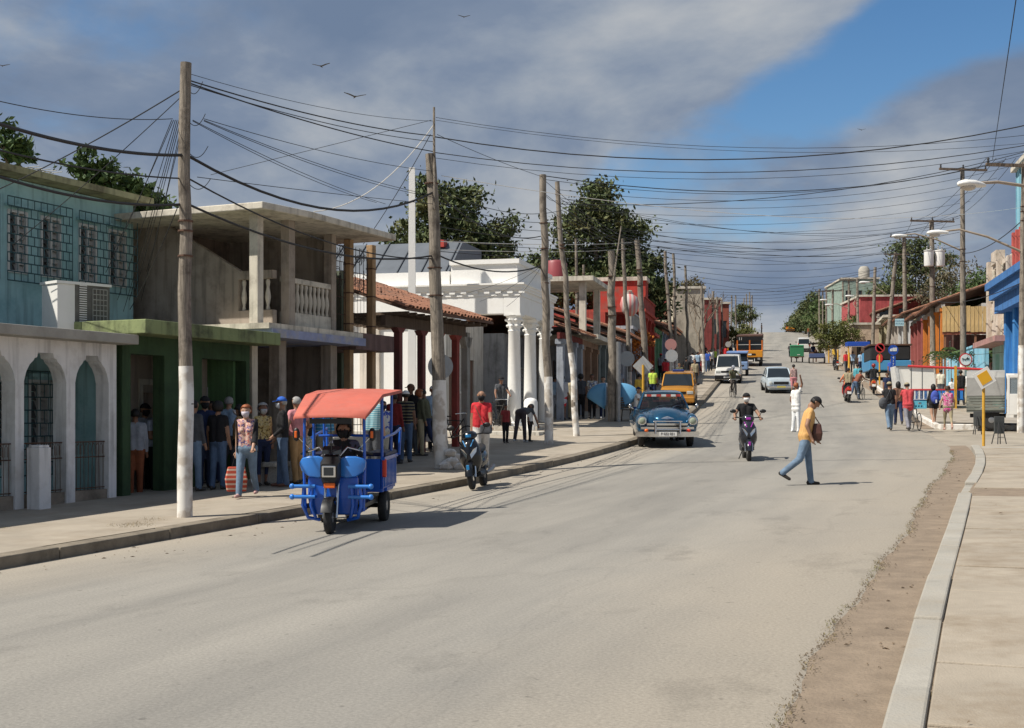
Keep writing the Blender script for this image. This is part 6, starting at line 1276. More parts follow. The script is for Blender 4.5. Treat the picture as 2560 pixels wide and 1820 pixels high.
def classic_car():
    p = on(1675, 36.9); p.z = ground(p.x, p.y+1.9); t = thing('classic_car', 'metallic blue fifties sedan with chrome grille and bumper driving downhill', 'car', p+Vector((0, 2.0, 0)), R(-3))
    t.rotation_euler.x = .045; t.location.z = ground(p.x, p.y+2.0)
    Mb = mat('metallic_blue', (.016, .085, .165), .17, .12, 3, metal=.55, coat=.7)
    S_ = section
    MB().loft([S_(-2.30, .42, .66, .60, .78, .60), S_(-2.2, .34, .86, .70, .86, .66), S_(-1.9, .30, .98, .76, .90, .66, .05), S_(-1.3, .30, 1.06, .80, .92, .68, .07), S_(-.75, .30, 1.10, .82, .92, .76, .06), S_(.3, .30, 1.08, .82, .91, .84, .02), S_(1.3, .30, 1.06, .80, .92, .80, .03), S_(2.0, .32, .98, .74, .88, .66, .04), S_(2.45, .40, .74, .62, .78, .5, .02)]).build('body', Mb, t, smooth=45)
    # bonnet dome and front wings with headlights
    MB().loft([[(w_*math.cos(a), y, z+h*math.sin(a)) for a in [math.pi*k/10 for k in range(11)]] for y, w_, z, h in ((-2.28, .28, .72, .12), (-2.1, .46, .82, .22), (-1.6, .56, .92, .25), (-1.0, .62, .98, .2), (-.7, .64, 1.02, .12))]).build('bonnet', Mb, t, smooth=60)
    for s in (-1, 1):
        MB().loft([[(s*.74+w_*math.cos(a), y, z+h*math.sin(a)) for a in [2*math.pi*k/14 for k in range(14)]] for y, w_, h, z in ((-2.34, .10, .13, .80), (-2.25, .17, .22, .78), (-1.9, .2, .28, .74), (-1.2, .2, .3, .72), (-.6, .14, .26, .72))]).build('front_wing', Mb, t, smooth=60)
        MB().loft([[(s*.80+w_*math.cos(a), y, .66+h*math.sin(a)) for a in [2*math.pi*k/14 for k in range(14)]] for y, w_, h in ((.7, .06, .2), (1.2, .15, .3), (1.8, .15, .28), (2.4, .06, .12))]).build('rear_wing', Mb, t, smooth=60)
        h_ = MB().lathe([(.13, 0), (.14, -.03), (.12, -.06)], 18, 0, (s*.74, -2.33, .81), 'y').build('headlight', M_chrome, t, smooth=50); MB().ball((s*.74, -2.37, .81), (.105, .05, .105), 14).build('lens', mat('headlight_lens', (.30, .34, .26), .08, .1, 3), h_, smooth=60)
        MB().ball((s*.62, -2.42, .53), (.06, .04, .05), 10).build('parking_light', M_redl if s > 0 else M_orange, t, smooth=60)
        wheel(t, (s*.73, -1.52, .34), .34, .19, mat('red_hub', (.3, .05, .05), .4, .1, 3)); wheel(t, (s*.73, 1.45, .34), .34, .19, M_chrome)
        mr = MB().tube([(s*.92, -.62, 1.10), (s*1.0, -.62, 1.16)], .012, 6).build('mirror_stalk', M_chrome, t); MB().ball((s*1.02, -.62, 1.19), (.05, .04, .07), 10).build('mirror', M_chrome, mr, smooth=60)
        MB().tube([(s*.36, -2.52, .44), (s*.36, -2.5, .80)], .035, 8).build('bumper_guard', M_chrome, t, smooth=60)
    cabin(t, ((-.72, 1.10, .76), (1.45, 1.06, .70)), ((-.25, 1.56, .58), (.95, 1.54, .54)), Mb, .06, mat('clear_glass', (.02, .025, .03), .05, .05, 1, spec=.4, alpha=.42), solid=False)
    MB().box(-.62, .62, .35, .5, .7, 1.28).build('front_seat', mat('red_vinyl', (.16, .03, .03), .6, .2, 6), t, bevel=.05); MB().box(-.62, .62, 1.1, 1.25, .7, 1.3).build('rear_seat', mat('red_vinyl', (.16, .03, .03), .6, .2, 6), t, bevel=.05)
    MB().box(-.56, .56, -.36, -.34, 1.47, 1.54).build('sun_strip', stripes('sunstrip', [(.5, .06, .05), (.7, .68, .65)], .3, 0), t)
    MB().box(-.7, .7, -.58, -.5, 1.12, 1.15).build('dashboard', M_dark, t)
    # grille: long chrome bars and bumper
    MB().loft([[(x*.78, -2.36-.08*(1-x*x), .60+dz) for dz in (-.035, .035)]+[(x*.78, -2.30-.08*(1-x*x), .60+dz) for dz in (.035, -.035)] for x in [-1+i/6 for i in range(13)]]).build('grille_bar', M_chrome, t, smooth=50)
    MB().loft([[(x*.60, -2.34-.06*(1-x*x), .71+dz) for dz in (-.03, .03)]+[(x*.60, -2.28-.06*(1-x*x), .71+dz) for dz in (.03, -.03)] for x in [-1+i/6 for i in range(13)]]).build('grille_bar', M_chrome, t, smooth=50)
    MB().box(-.55, .55, -2.30, -2.26, .47, .70).build('grille_void', M_dark, t)
    MB().loft([[(x*.93, -2.50+.20*x*x, .42+dz) for dz in (-.075, 0, .075)]+[(x*.93, -2.44+.20*x*x, .42+dz) for dz in (.075, -.075)] for x in [-1+i/7 for i in range(15)]]).build('front_bumper', M_chrome, t, smooth=40)
    MB().tube([(-.42, -2.52, .80), (-.36, -2.54, .81), (.36, -2.54, .81), (.42, -2.52, .80)], .02, 8).tube([(-.36, -2.52, .56), (.36, -2.52, .56)], .018, 8).build('over_rider', M_chrome, t, smooth=60)
    pl = MB().box(-.26, .26, -2.58, -2.565, .38, .50).build('number_plate', M_white, t); text('P 032 051', .1, M_black, pl, (0, -2.585, .44), (R(90), 0, 0), 'plate_lettering')
    MB().loft([[(-.2, -2.38, .88), (0, -2.44, .86), (.2, -2.38, .88), (0, -2.38, .92)], [(-.1, -2.30, .92), (0, -2.3, .90), (.1, -2.30, .92), (0, -2.28, .95)]]).build('bonnet_emblem', M_chrome, t)
    MB().tube([(-.25, -.68, 1.14), (-.1, -.6, 1.2), (.3, -.55, 1.24)], .008, 5).tube([(.25, -.7, 1.14), (.4, -.62, 1.2), (.6, -.58, 1.22)], .008, 5).build('wiper', M_chrome, t)
    return t
CAR = classic_car()
def simple_car(label, pos, rz, L, W_, H_, Mb, belt=.9, hood=.92, boot=.92, zc=(.0, 1), cab=((-.45, .92), (.75, .92)), rf=((-.12, .0), (.5, .0)), face='lada', name='parked_car', group=None, rear=False, slope=0.0, bumper=None):
    """box-bodied car: cab = (front y, rear y) of belt line; rf = (front y, rear y) of the roof, fractions of half length"""
    t = thing(name, label, 'car', pos, rz, group); t.rotation_euler.x = slope; l = L/2; w = W_/2; S_ = section; zs_ = .26
    fy, ry = cab[0][0]*l, cab[1][0]*l
    MB().loft([S_(-l, .34, hood-.22, w*.8, w*.9, w*.82), S_(-l+.06, zs_, hood-.06, w*.86, w*.97, w*.88), S_(-l+.3, zs_, hood-.02, w*.88, w*.99, w*.88), S_(fy, zs_, belt, w*.9, w, w*.9), S_((fy+ry)/2, zs_, belt, w*.9, w, w*.93), S_(ry, zs_, belt, w*.9, w, w*.9), S_(l-.25, zs_, boot, w*.88, w*.98, w*.86), S_(l-.04, zs_+.02, boot-.05, w*.86, w*.95, w*.82), S_(l, .38, boot-.2, w*.8, w*.9, w*.78)]).build('body', Mb, t, smooth=35)
    cabin(t, ((fy, belt, w*.86), (ry, belt, w*.86)), ((rf[0][0]*l, H_-.04, w*.72), (rf[1][0]*l, H_-.04, w*.70)), Mb, .02, M_tint)
    for s in (-1, 1):
        wheel(t, (s*(w-.12), -l*.62, .29), .29, .17, M_steel); wheel(t, (s*(w-.12), l*.6, .29), .29, .17, M_steel)
        MB().lathe([(.34, -.005), (.34, .012)], 20, 0, (s*(w-.005), -l*.62, .32), 'x').build('wheel_arch', M_black, t); MB().lathe([(.34, -.005), (.34, .012)], 20, 0, (s*(w-.005), l*.6, .32), 'x').build('wheel_arch', M_black, t)
        if face == 'lada': hl_ = MB().lathe([(.10, 0), (.105, -.03), (.08, -.05)], 16, 0, (s*w*.72, -l-.005, hood-.28), 'y')
        else: hl_ = MB().box(s*w*.7-.14, s*w*.7+.14, -l-.03, -l+.05, hood-.34, hood-.2)
        hl_.build('headlight', mat('car_lens', (.5, .52, .5), .12, .1, 3), t, smooth=40)
        MB().box(s*w*.78-.1, s*w*.78+.1, l-.03, l+.02, boot-.34, boot-.2).build('tail_light', M_redl, t)
        mr = MB().tube([(s*w*.92, fy+.15, belt+.02), (s*w*1.06, fy+.15, belt+.08)], .012, 5).build('mirror_arm', M_black, t); MB().ball((s*w*1.1, fy+.15, belt+.1), (.07, .04, .05), 8).build('mirror', M_black, mr)
    MB().box(-w*.52, w*.52, -l-.02, -l+.04, hood-.36, hood-.2).build('grille', M_black, t)
    bm_ = bumper or M_chrome
    MB().box(-w*.98, w*.98, -l-.12, -l-.02, .36, .50).build('front_bumper', bm_, t, bevel=.03); MB().box(-w*.98, w*.98, l+.0, l+.1, .36, .50).build('rear_bumper', bm_, t, bevel=.03)
    MB().box(-.24, .24, -l-.135, -l-.122, .38, .48).build('front_plate', paint((.6, .5, .12), .5), t); MB().box(-.24, .24, l+.102, l+.115, .5, .6).build('rear_plate', M_white, t); return t
def slope_at(p): return math.atan2(ground(p.x, p.y+1.5)-ground(p.x, p.y-1.5), 3)
p = on(1943, 73.0); simple_car('pale blue-grey boxy sedan with chrome bumper driving downhill', p, R(-6), 4.1, 1.62, 1.44, mat('lada_paint', (.46, .53, .58), .3, .06, 2, coat=.4), slope=slope_at(p), name='boxy_sedan')
def van(label, pos, rz, L, W_, H_, Mb, hoodz=1.0, name='van', rackcol=None, slope=0.0, nose=.55, bumper=None):
    t = thing(name, label, 'van', pos, rz); t.rotation_euler.x = slope; l = L/2; w = W_/2; S_ = section; bz = hoodz+.02
    MB().loft([S_(-l, .36, hoodz-.22, w*.82, w*.92, w*.84), S_(-l+.08, .26, hoodz-.05, w*.88, w*.98, w*.9), S_(-l+nose, .26, bz, w*.9, w, w*.9), S_(0, .26, bz, w*.9, w, w*.94), S_(l-.05, .26, bz, w*.9, w, w*.94), S_(l, .36, bz-.05, w*.86, w*.96, w*.9)]).build('body', Mb, t, smooth=35)
    cabin(t, ((-l+nose, bz, w*.88), (l-.03, bz, w*.9)), ((-l+nose+.55, H_-.05, w*.78), (l-.15, H_-.05, w*.8)), Mb, .02, M_tint)
    for s in (-1, 1):
        wheel(t, (s*(w-.12), -l*.64, .30), .30, .18, M_steel); wheel(t, (s*(w-.12), l*.62, .30), .30, .18, M_steel)
        for yy in (-l*.64, l*.62): MB().lathe([(.35, -.005), (.35, .012)], 20, 0, (s*(w-.005), yy, .33), 'x').build('wheel_arch', M_black, t)
        MB().box(s*w*.72-.15, s*w*.72+.15, -l-.02, -l+.06, hoodz-.33, hoodz-.18).build('headlight', mat('car_lens', (.5, .52, .5), .12, .1, 3), t, bevel=.02); MB().box(s*w*.86-.06, s*w*.86+.06, l-.03, l+.02, .75, 1.1).build('tail_light', M_redl, t)
        mr = MB().tube([(s*w*.92, -l+nose+.15, bz+.02), (s*w*1.08, -l+nose+.15, bz+.06)], .015, 5).build('mirror_arm', M_black, t); MB().ball((s*w*1.13, -l+nose+.15, bz+.08), (.09, .05, .07), 8).build('mirror', M_black, mr)
    MB().box(-w*.5, w*.5, -l-.01, -l+.05, hoodz-.32, hoodz-.2).build('grille', M_black, t); MB().box(-w*.97, w*.97, -l-.1, -l+.02, .3, .56).build('front_bumper', bumper or M_black, t, bevel=.04); MB().box(-w*.97, w*.97, l-.02, l+.1, .3, .5).build('rear_bumper', bumper or M_black, t, bevel=.04)
    MB().box(-.25, .25, -l-.12, -l-.102, .38, .48).build('front_plate', M_white, t); return t
p = on(1697, 61.5); van('yellow-orange taxi hatchback parked at the left kerb behind the blue sedan', p, R(-10), 4.1, 1.72, 1.66, mat('taxi_yellow', (.52, .235, .03), .3, .08, 2, coat=.4), 1.02, 'taxi', slope=slope_at(p), nose=.95, bumper=mat('taxi_bumper', (.45, .2, .03), .5, .1, 3))
tx = [o for o in COL if o.name == 'taxi'][0]; tx['category'] = 'taxi'; MB().box(-.28, .28, -.5, -.36, 1.70, 1.82).build('roof_sign', paint((.03, .05, .2), .5), tx, bevel=.02)
p = on(1822, 84.0); van('white delivery van parked at the left kerb up the hill', p, R(-12), 4.3, 1.72, 1.85, paint((.72, .71, .68), .35), 1.05, 'van', slope=slope_at(p), nose=.75)
p = on(2009, 156); van('white van driving uphill far beyond the green box', p, R(168), 4.2, 1.62, 1.7, paint((.72, .71, .67), .35), 1.0, 'far_van', slope=-slope_at(p))
p = on(1976, 219.0); van('orange car going over the crest of the hill', p, R(168), 3.9, 1.6, 1.45, paint((.62, .24, .02), .35), .9, 'far_car', slope=0)
[o for o in COL if o.name == 'far_car'][0]['category'] = 'car'
# yellow bus made on a lorry
p = on(1874, 116); BS = thing('yellow_bus', 'square yellow and black bus with split windscreen coming down the hill', 'bus', p, R(-12)); BS.rotation_euler.x = slope_at(p)
M_by = paint((.66, .27, .02), .4); w = 1.2
MB().box(-w, w, .3, 8, .75, 1.75).build('body', M_by, BS, bevel=.05); MB().box(-w, w, 0, .3, .85, 1.5).build('nose_panel', M_by, BS, bevel=.05)
MB().box(-w, w, .3, 8, 2.55, 2.95).build('roof', mat('bus_roof', (.10, .05, .035), .7, .2, 2), BS, bevel=.05); MB().box(-w*.95, w*.95, .4, 7.9, 1.75, 2.55).build('interior', M_dark, BS); MB().box(-w+.02, w-.02, .22, .3, 2.3, 2.8).build('header', M_black, BS)
for x in (-w+.06, 0, w-.06): MB().box(x-.06, x+.06, .2, .32, 1.5, 2.45).build('windscreen_post', paint((.6, .15, .02), .4), BS)
for a_, b_ in ((-w+.13, -.07), (.07, w-.13)): MB().box(a_, b_, .24, .27, 1.55, 2.3).build('windscreen', M_tint, BS); MB().box(a_, b_, .225, .24, 2.02, 2.06).build('glass_rail', M_white, BS)
for s in (-1, 1):
    for i in range(6): MB().box(s*w-.02, s*w+.02, .9+i*1.15, 1.7+i*1.15, 1.85, 2.45).build('side_window', M_tint, BS)
    for yy in (1.0, 6.3): wheel(BS, (s*(w-.2), yy, .48), .48, .28, M_steel)
    MB().box(s*.85-.12, s*.85+.12, -.02, .0, .62, .82).build('headlight', M_chrome, BS); MB().box(s*.45-.03, s*.45+.03, -.1, .1, .4, .72).build('bumper_strut', M_white, BS)
MB().box(-w+.05, w-.05, .02, .3, .45, .85).build('radiator_panel', M_black, BS); MB().box(-.55, .55, -.02, .0, 1.05, 1.22).build('grille_slot', M_black, BS); MB().box(-.18, .18, -.035, -.022, 1.06, 1.2).build('badge', M_white, BS); MB().box(-.3, .3, -.06, -.02, .5, .62).build('number_plate', M_white, BS)
text('11', .38, M_white, BS, (-w*.7, .205, 2.58), (R(90), 0, 0), 'route_number')
# blue mini-truck behind the white van
p = on(1838, 96); BT = thing('blue_pickup', 'small light blue vehicle with red tail parked behind the white van', 'truck', p+Vector((.2, 0, 0)), R(168)); BT.rotation_euler.x = -slope_at(p)
MB().box(-.8, .8, -1.9, 1.9, .5, 1.1).build('body', paint((.2, .3, .5), .4), BT, bevel=.06); MB().box(-.75, .75, -1.5, 1.5, 1.1, 1.72).build('cab', M_tint, BT, bevel=.06); MB().box(-.8, .8, -1.6, 1.6, 1.72, 1.86).build('roof', paint((.2, .32, .62), .4), BT, bevel=.03); MB().box(.5, .8, 1.9, 1.94, .8, 1.1).build('tail_light', M_redl, BT)
for s in (-1, 1):
    for yy in (-1.2, 1.2): wheel(BT, (s*.7, yy, .3), .3, .18)
# green box tricycle seen from behind
p = on(1992, 127); GT = thing('green_box_cart', 'green box-bodied tricycle seen from behind going uphill', 'tricycle', p, R(168)); GT.rotation_euler.x = -slope_at(p)
MB().box(-.68, .68, -.3, 1.2, .62, 1.78).build('box_body', paint((.04, .22, .10), .5), GT, bevel=.03); MB().box(-.70, .70, 1.2, 1.24, .55, .66).build('sill', M_rust, GT); MB().box(-.66, .66, 1.2, 1.215, 1.62, 1.66).build('door_seam', M_black, GT)
for s in (-1, 1): wheel(GT, (s*.55, .7, .28), .28, .12)
wheel(GT, (0, -1.2, .28), .28, .1); MB().box(-.2, .2, -1.1, -.3, .4, .7).build('seat_base', M_black, GT); MB().box(-.3, -.02, 1.215, 1.225, .8, .86).build('white_mark', M_white, GT)
person(p+Vector((-.62, .2, 0)), 168, 'driver of the green box tricycle, only head showing', (.05, .05, .06), (.05, .05, .07), 1, pose='sit', seat=1.15, lod=2)
# ---------------------------------------------------------------- people in the street
C = dict(black=(.012, .012, .014), navy=(.015, .025, .07), jeans=(.075, .12, .20), ljeans=(.14, .205, .29), white=(.72, .71, .69), grey=(.30, .32, .36), dgrey=(.07, .075, .085), tan=(.36, .22, .10), khaki=(.33, .28, .18), red=(.55, .03, .04), pink=(.55, .22, .24), olive=(.10, .10, .06), brown=(.14, .07, .045), rust=(.22, .07, .03), blue=(.04, .10, .42), teal=(.08, .32, .38), sky=(.30, .42, .55), lime=(.45, .60, .08), yellow=(.62, .40, .06), orange=(.70, .22, .10), magenta=(.50, .05, .22), cream=(.6, .55, .44))
M_floral = blotch('floral_print', [(.62, .16, .13), (.66, .50, .42), (.55, .28, .22), (.10, .08, .22), (.62, .45, .40)], 14)
M_goldp = blotch('gold_print', [(.10, .07, .03), (.50, .36, .12), (.62, .50, .25), (.16, .10, .05)], 16)
M_pinkp = blotch('pink_print', [(.52, .05, .24), (.5, .06, .22), (.62, .35, .42), (.12, .10, .06), (.55, .08, .26)], 12)
M_patt = blotch('patterned_top', [(.10, .07, .06), (.45, .30, .28), (.2, .12, .12)], 16)
M_stb = stripes('stripe_blue', [(.04, .24, .45), (.25, .45, .58)], .07, 2, duty=.72); M_stt = stripes('stripe_teal', [(.10, .30, .38), (.35, .50, .52)], .045); M_sty = stripes('stripe_black', [(.015, .015, .02), (.34, .30, .16)], .075, 2, duty=.8)
M_check = stripes('shirt_yellow_check', [(.62, .36, .13), (.50, .27, .09)], .035, 0, duty=.75)
def P(u, v, face, label, shirt, pants, sk=0, side='L', **k):
    p = hit(u, v, KH+.03 if side == 'L' else (.02 if side == 'road' else KH*.62+.01)); return person(p, face, label, C.get(shirt, shirt) if isinstance(shirt, str) else shirt, C.get(pants, pants) if isinstance(pants, str) else pants, sk, **k)
QG = 'people waiting outside the green porch'; QT = 'people gathered behind the tricycle'
w1 = P(617, 1243, -4, 'red-haired woman in black cardigan walking with a checked bag', M_floral, 'ljeans', 2, H=1.62, pose='walk', fem=True, hair='red', hairstyle='up', mask=(.6, .55, .62), lod=0, sleeve=.0, shoe=(.5, .3, .28), fat=1.05)
# her open black cardigan: two fronts, back and sleeves as one garment
cg = MB(); zc_ = .0
for s in (-1, 1): cg.loft([[(s*.175, -.10, .50), (s*.20, 0, .52), (s*.16, .10, .52), (s*.0, .125, .52)], [(s*.155, -.13, .30), (s*.19, 0, .30), (s*.16, .13, .30), (0, .145, .30)], [(s*.155, -.12, .10), (s*.18, 0, .10), (s*.16, .14, .10), (0, .15, .10)], [(s*.15, -.12, -.06), (s*.19, 0, -.06), (s*.17, .15, -.06), (0, .165, -.06)]], cap=False, closed=False)
o = cg.build('cardigan', cloth(C['black']), w1, smooth=70); sl_ = o.modifiers.new('t', 'SOLIDIFY'); sl_.thickness = .012
for s, sw_, el_ in ((-1, -18, 15), (1, 20, 25)):
    a = R(sw_); e_ = a+R(el_); k = 1.62/1.75; sj = Vector((s*.155*k, 0, .49*k)); cc = R(7); e1 = sj+Vector((s*math.sin(cc), -math.sin(a)*math.cos(cc), -math.cos(a)*math.cos(cc)))*.29*k; e2 = e1+Vector((s*math.sin(cc)*.4, -math.sin(e_), -math.cos(e_)))*.17*k
    MB().tube([sj, e1, e2], [.066, .056, .05], 10).build('cardigan_sleeve', cloth(C['black']), o, smooth=70)
bgp = hit(588, 1243, KH+.03); bg_ = thing('shopping_bag', 'red and white checked shopping bag carried by the red-haired woman', 'bag', bgp+Vector((0, .1, .10)), R(15))
MB().loft([[(-.17, -.09, 0), (.17, -.09, 0), (.17, .09, 0), (-.17, .09, 0)], [(-.20, -.10, .22), (.19, -.11, .22), (.19, .1, .22), (-.20, .1, .22)], [(-.15, -.06, .44), (.15, -.06, .44), (.15, .05, .44), (-.15, .05, .44)]]).build('sack', stripes('bag_check', [(.42, .06, .03), (.52, .36, .28)], .085, 2, duty=.6), bg_, bevel=.02)
MB().tube([(-.08, 0, .43), (-.03, 0, .60), (.03, 0, .60), (.08, 0, .43)], .008, 6).build('handles', cloth(C['black']), bg_)
P(706, 1217, -75, 'man in blue cap and dark jumper with thumbs in his jeans pockets', 'black', 'jeans', 0, H=1.72, pose='pocket', sleeve=1.9, hat=('cap', (.03, .12, .50)), hair='grey', mask=(.55, .57, .6), lod=0, shoe=(.12, .05, .03))
P(742, 1210, -130, 'man in pink shirt and tan trousers beside the blue cap', 'pink', 'tan', 0, H=1.72, pose='hips', hair='grey')
P(772, 1205, -100, 'woman in sleeveless black top and printed skirt by the tricycle', 'black', blotch('skirt_print', [(.5, .45, .42), (.2, .25, .2), (.55, .5, .48)], 12), 2, H=1.62, fem=True, sleeve=.05, legs='capri', hairstyle='up', lod=1)
P(598, 1216, -85, 'stout woman in tan strap top behind the red-haired woman', 'tan', 'black', 0, H=1.60, fem=True, sleeve=-.1, hairstyle='long', mask=(.6, .58, .6), fat=1.12)
P(657, 1214, 30, 'woman in gold patterned blouse and navy shorts', M_goldp, 'navy', 1, H=1.6, fem=True, legs='capri', hair='grey', hairstyle='curly', mask=(.5, .5, .5), group=QG)
P(545, 1224, 165, 'person with bushy black hair in black T-shirt and jeans', 'black', 'jeans', 0, H=1.66, hairstyle='curly', group=QG)
P(512, 1220, 20, 'man in black baseball cap and navy polo with lettered emblem', 'navy', (.03, .045, .09), 0, H=1.76, hat=('cap', C['black']), mask=C['black'], fat=1.1, group=QG)
P(572, 1204, 175, 'white-haired man in grey-blue shirt deep in the queue', 'sky', 'dgrey', 2, H=1.74, hair='grey', group=QG)
P(484, 1228, 150, 'person in dark jacket and pale jeans beside the nearest pole', 'dgrey', 'ljeans', 0, H=1.7, sleeve=1.9, group=QG)
P(530, 1208, -20, 'person with dark hair half hidden in the queue', 'navy', 'navy', 1, H=1.66, group=QG)
gz = lambda u, b: (lambda x: wpos(G, x, b, .10))(G.x(u, b))
person(gz(338, .35), -160, 'man in pale blue jumper and rust trousers in the green porch', C['grey'], C['rust'], 1, H=1.68, sleeve=1.9, lod=1)
person(gz(390, .45), 60, 'bald man in pale blue short-sleeved shirt and dark trousers', (.42, .46, .56), C['black'], 0, H=1.74, hairstyle='bald', mask=C['black'], pose='hold', lod=1)
person(gz(362, .75), 40, 'man in black cap and mask behind the other two in the porch', C['grey'], C['black'], 0, H=1.78, hat=('cap', C['black']), mask=C['black'], lod=1)
person(wpos(A, A.x(213, .9), .9, 0), 170, 'person in dark clothes seen through the arcade arch', C['black'], C['navy'], 1, H=1.62, lod=1)
person(wpos(B3, B3.x(668, .9), .9, .06), -60, 'elderly person with grey hair beside the pillar', C['khaki'], C['dgrey'], 1, H=1.6, hair='grey', lod=1)
P(812, 1192, 175, 'man in turquoise striped polo behind the tricycle', M_stb, 'khaki', 0, H=1.75, fat=1.1, group=QT); P(932, 1190, 160, 'man in pale striped shirt right of the driver', M_stt, 'dgrey', 2, H=1.78, fat=1.1, group=QT)
P(958, 1168, 30, 'boy in white and blue sports jersey with dark mask', blotch('jersey', [(.66, .65, .63), (.68, .67, .65), (.05, .09, .42), (.66, .65, .62)], 5), 'cream', 0, H=1.52, mask=C['navy'], sleeve=1.2, group=QT)
P(985, 1160, 150, 'person in dark red hooded top in the crowd', (.2, .02, .02), 'navy', 1, H=1.68, sleeve=1.9, group=QT)
P(1014, 1156, 172, 'man in white cap and black striped shirt seen from behind', M_sty, 'jeans', 1, H=1.72, hat=('cap', C['white']), group=QT)
P(1028, 1140, -40, 'tall dark-clad man with brown cap in the crowd', 'black', 'dgrey', 1, H=1.84, hat=('cap', C['brown']), sleeve=1.9, group=QT)
P(1048, 1140, 120, 'person with rusty red hair in the crowd', 'olive', 'khaki', 0, H=1.70, hair='red', hairstyle='curly', sleeve=1.9, group=QT)
P(1068, 1136, -100, 'man in dark green jacket reaching to the bicycle', 'olive', 'navy', 1, H=1.74, sleeve=1.9, pose='push', group=QT)
P(1082, 1128, 20, 'man in white cap and blue-white shirt behind the splintered pole', 'sky', 'black', 0, H=1.75, hat=('cap', C['white']), group=QT)
rd = person(on(1204, 27.8, KH+.03), -3, 'bald man in red shirt and white trousers with shoulder bag', C['red'], (.55, .54, .52), 0, H=1.76, pose='walk', hairstyle='bald', mask=C['black'], lod=0, fat=1.05)
sb = thing('shoulder_bag', 'dark grey shoulder bag on the red-shirted man', 'bag', on(1217, 27.6, KH+.85), R(-3)); MB().box(-.13, .13, -.26, -.17, 0, .2).build('pouch', cloth(C['dgrey']), sb, bevel=.03); MB().tube([(-.05, -.17, .18), (-.22, -.16, .55), (-.26, -.02, .62)], .01, 6).build('strap', cloth(C['brown']), sb)
P(1302, 1106, 150, 'woman in leggings bending down to the children', 'dgrey', (.05, .04, .045), 0, H=1.62, pose='bend', fem=True, shoe=(.5, .5, .5), hairstyle='long')
P(1264, 1108, 20, 'small child in dark red top beside the bending woman', (.28, .04, .04), 'black', 1, H=1.12, lod=1); P(1325, 1104, 60, 'small child in white T-shirt and black trousers', 'white', 'black', 1, H=1.10, lod=1, sleeve=.9)
person(on(1252, 43.2, .25), 10, 'dark figure with a bicycle in the shade of the white portico', C['dgrey'], C['black'], 1, H=1.75, pose='push', lod=1, hat=('cap', C['black']))
P(1406, 1050, 175, 'man in long pale robe-like shirt and red shorts', (.45, .46, .5), 'red', 1, H=1.74, over=.2, sleeve=1.2, legs='shorts'); P(1388, 1046, 170, 'person in blue-grey clothes left of the red shorts', 'sky', 'grey', 1, H=1.7, sleeve=1.9)
P(1480, 1046, -5, 'man in printed white T-shirt under the left phone shell', blotch('tee_print', [(.68, .67, .65), (.68, .67, .65), (.15, .18, .3), (.5, .38, .15), (.66, .65, .64)], 9), 'black', 1, H=1.76)
P(1452, 1046, 170, 'dark-haired person in black near the left phone shell', 'dgrey', 'black', 1, H=1.76, hairstyle='curly'); P(1430, 1048, 160, 'person in olive beside the leaning pole', 'khaki', 'khaki', 1, H=1.68); P(1508, 1046, 5, 'woman in white top and dark trousers with white shoes', 'white', 'navy', 2, H=1.66, fem=True, shoe=(.7, .7, .7))
P(1548, 1010, 160, 'person in grey top behind the right phone shell', 'grey', 'navy', 1, H=1.68, lod=2)
bench_p = hit(1572, 1052, KH+.03)
person(bench_p+Vector((.32, .25, 0)), 70, 'old man in white shirt and blue trousers sitting on the bench', C['white'], (.04, .08, .3), 0, H=1.7, pose='sit', seat=.52, hat=('cap', C['navy']), hair='grey')
P(1598, 1030, -160, 'person in yellow jacket beside the seated man', 'yellow', 'ljeans', 0, H=1.66, sleeve=1.9); P(1632, 1008, 160, 'person in bright lime shirt behind the white pole foot', 'lime', 'navy', 1, H=1.7)
P(1664, 968, 170, 'man in bright red shirt and white cap walking away', 'red', 'navy', 1, H=1.74, hat=('cap', C['white']), lod=2); P(1652, 950, 150, 'person in grey shirt and red-white cap', 'grey', 'black', 1, H=1.74, hat=('cap', C['red']), lod=2)
far = [(1699, 70, 'olive', 'black', 'person in dark clothes beyond the taxi'), (1716, 78, 'black', 'dgrey', 'dark pair of figures by the second pole'), (1737, 74, 'khaki', 'black', 'man with khaki backpack walking uphill'), (1731, 92, 'white', 'navy', 'person in white blouse in the far left crowd'), (1744, 94, 'sky', 'navy', 'person holding a light blue parcel'), (1756, 97, 'white', 'red', 'person in white and red by the mural house'), (1769, 98, 'blue', 'jeans', 'man in bright blue shirt walking on the far pavement'), (1776, 101, 'white', 'black', 'person in white T-shirt beside the blue shirt'), (1786, 108, 'lime', 'dgrey', 'person in green and white farther up'), (1750, 104, 'brown', 'black', 'dark figure behind the parcel holder'), (1812, 118, 'red', 'dgrey', 'person in red near the clipped tree'), (1826, 122, 'navy', 'navy', 'person in navy near the clipped tree'), (1765, 112, 'navy', 'dgrey', 'dark figure in the shade of the blue column'), (1801, 128, 'white', 'khaki', 'tiny figure in white near the bus')]
for i, (u, Y_, a, b, lb) in enumerate(far): person(on(u, Y_, KH), random.choice((170, -10, 160)), lb, C[a], C[b], i % 2, H=1.68+.02*(i % 4), pose=('walk', 'stand', 'walk2')[i % 3], lod=2, group='far walkers on the left pavement')
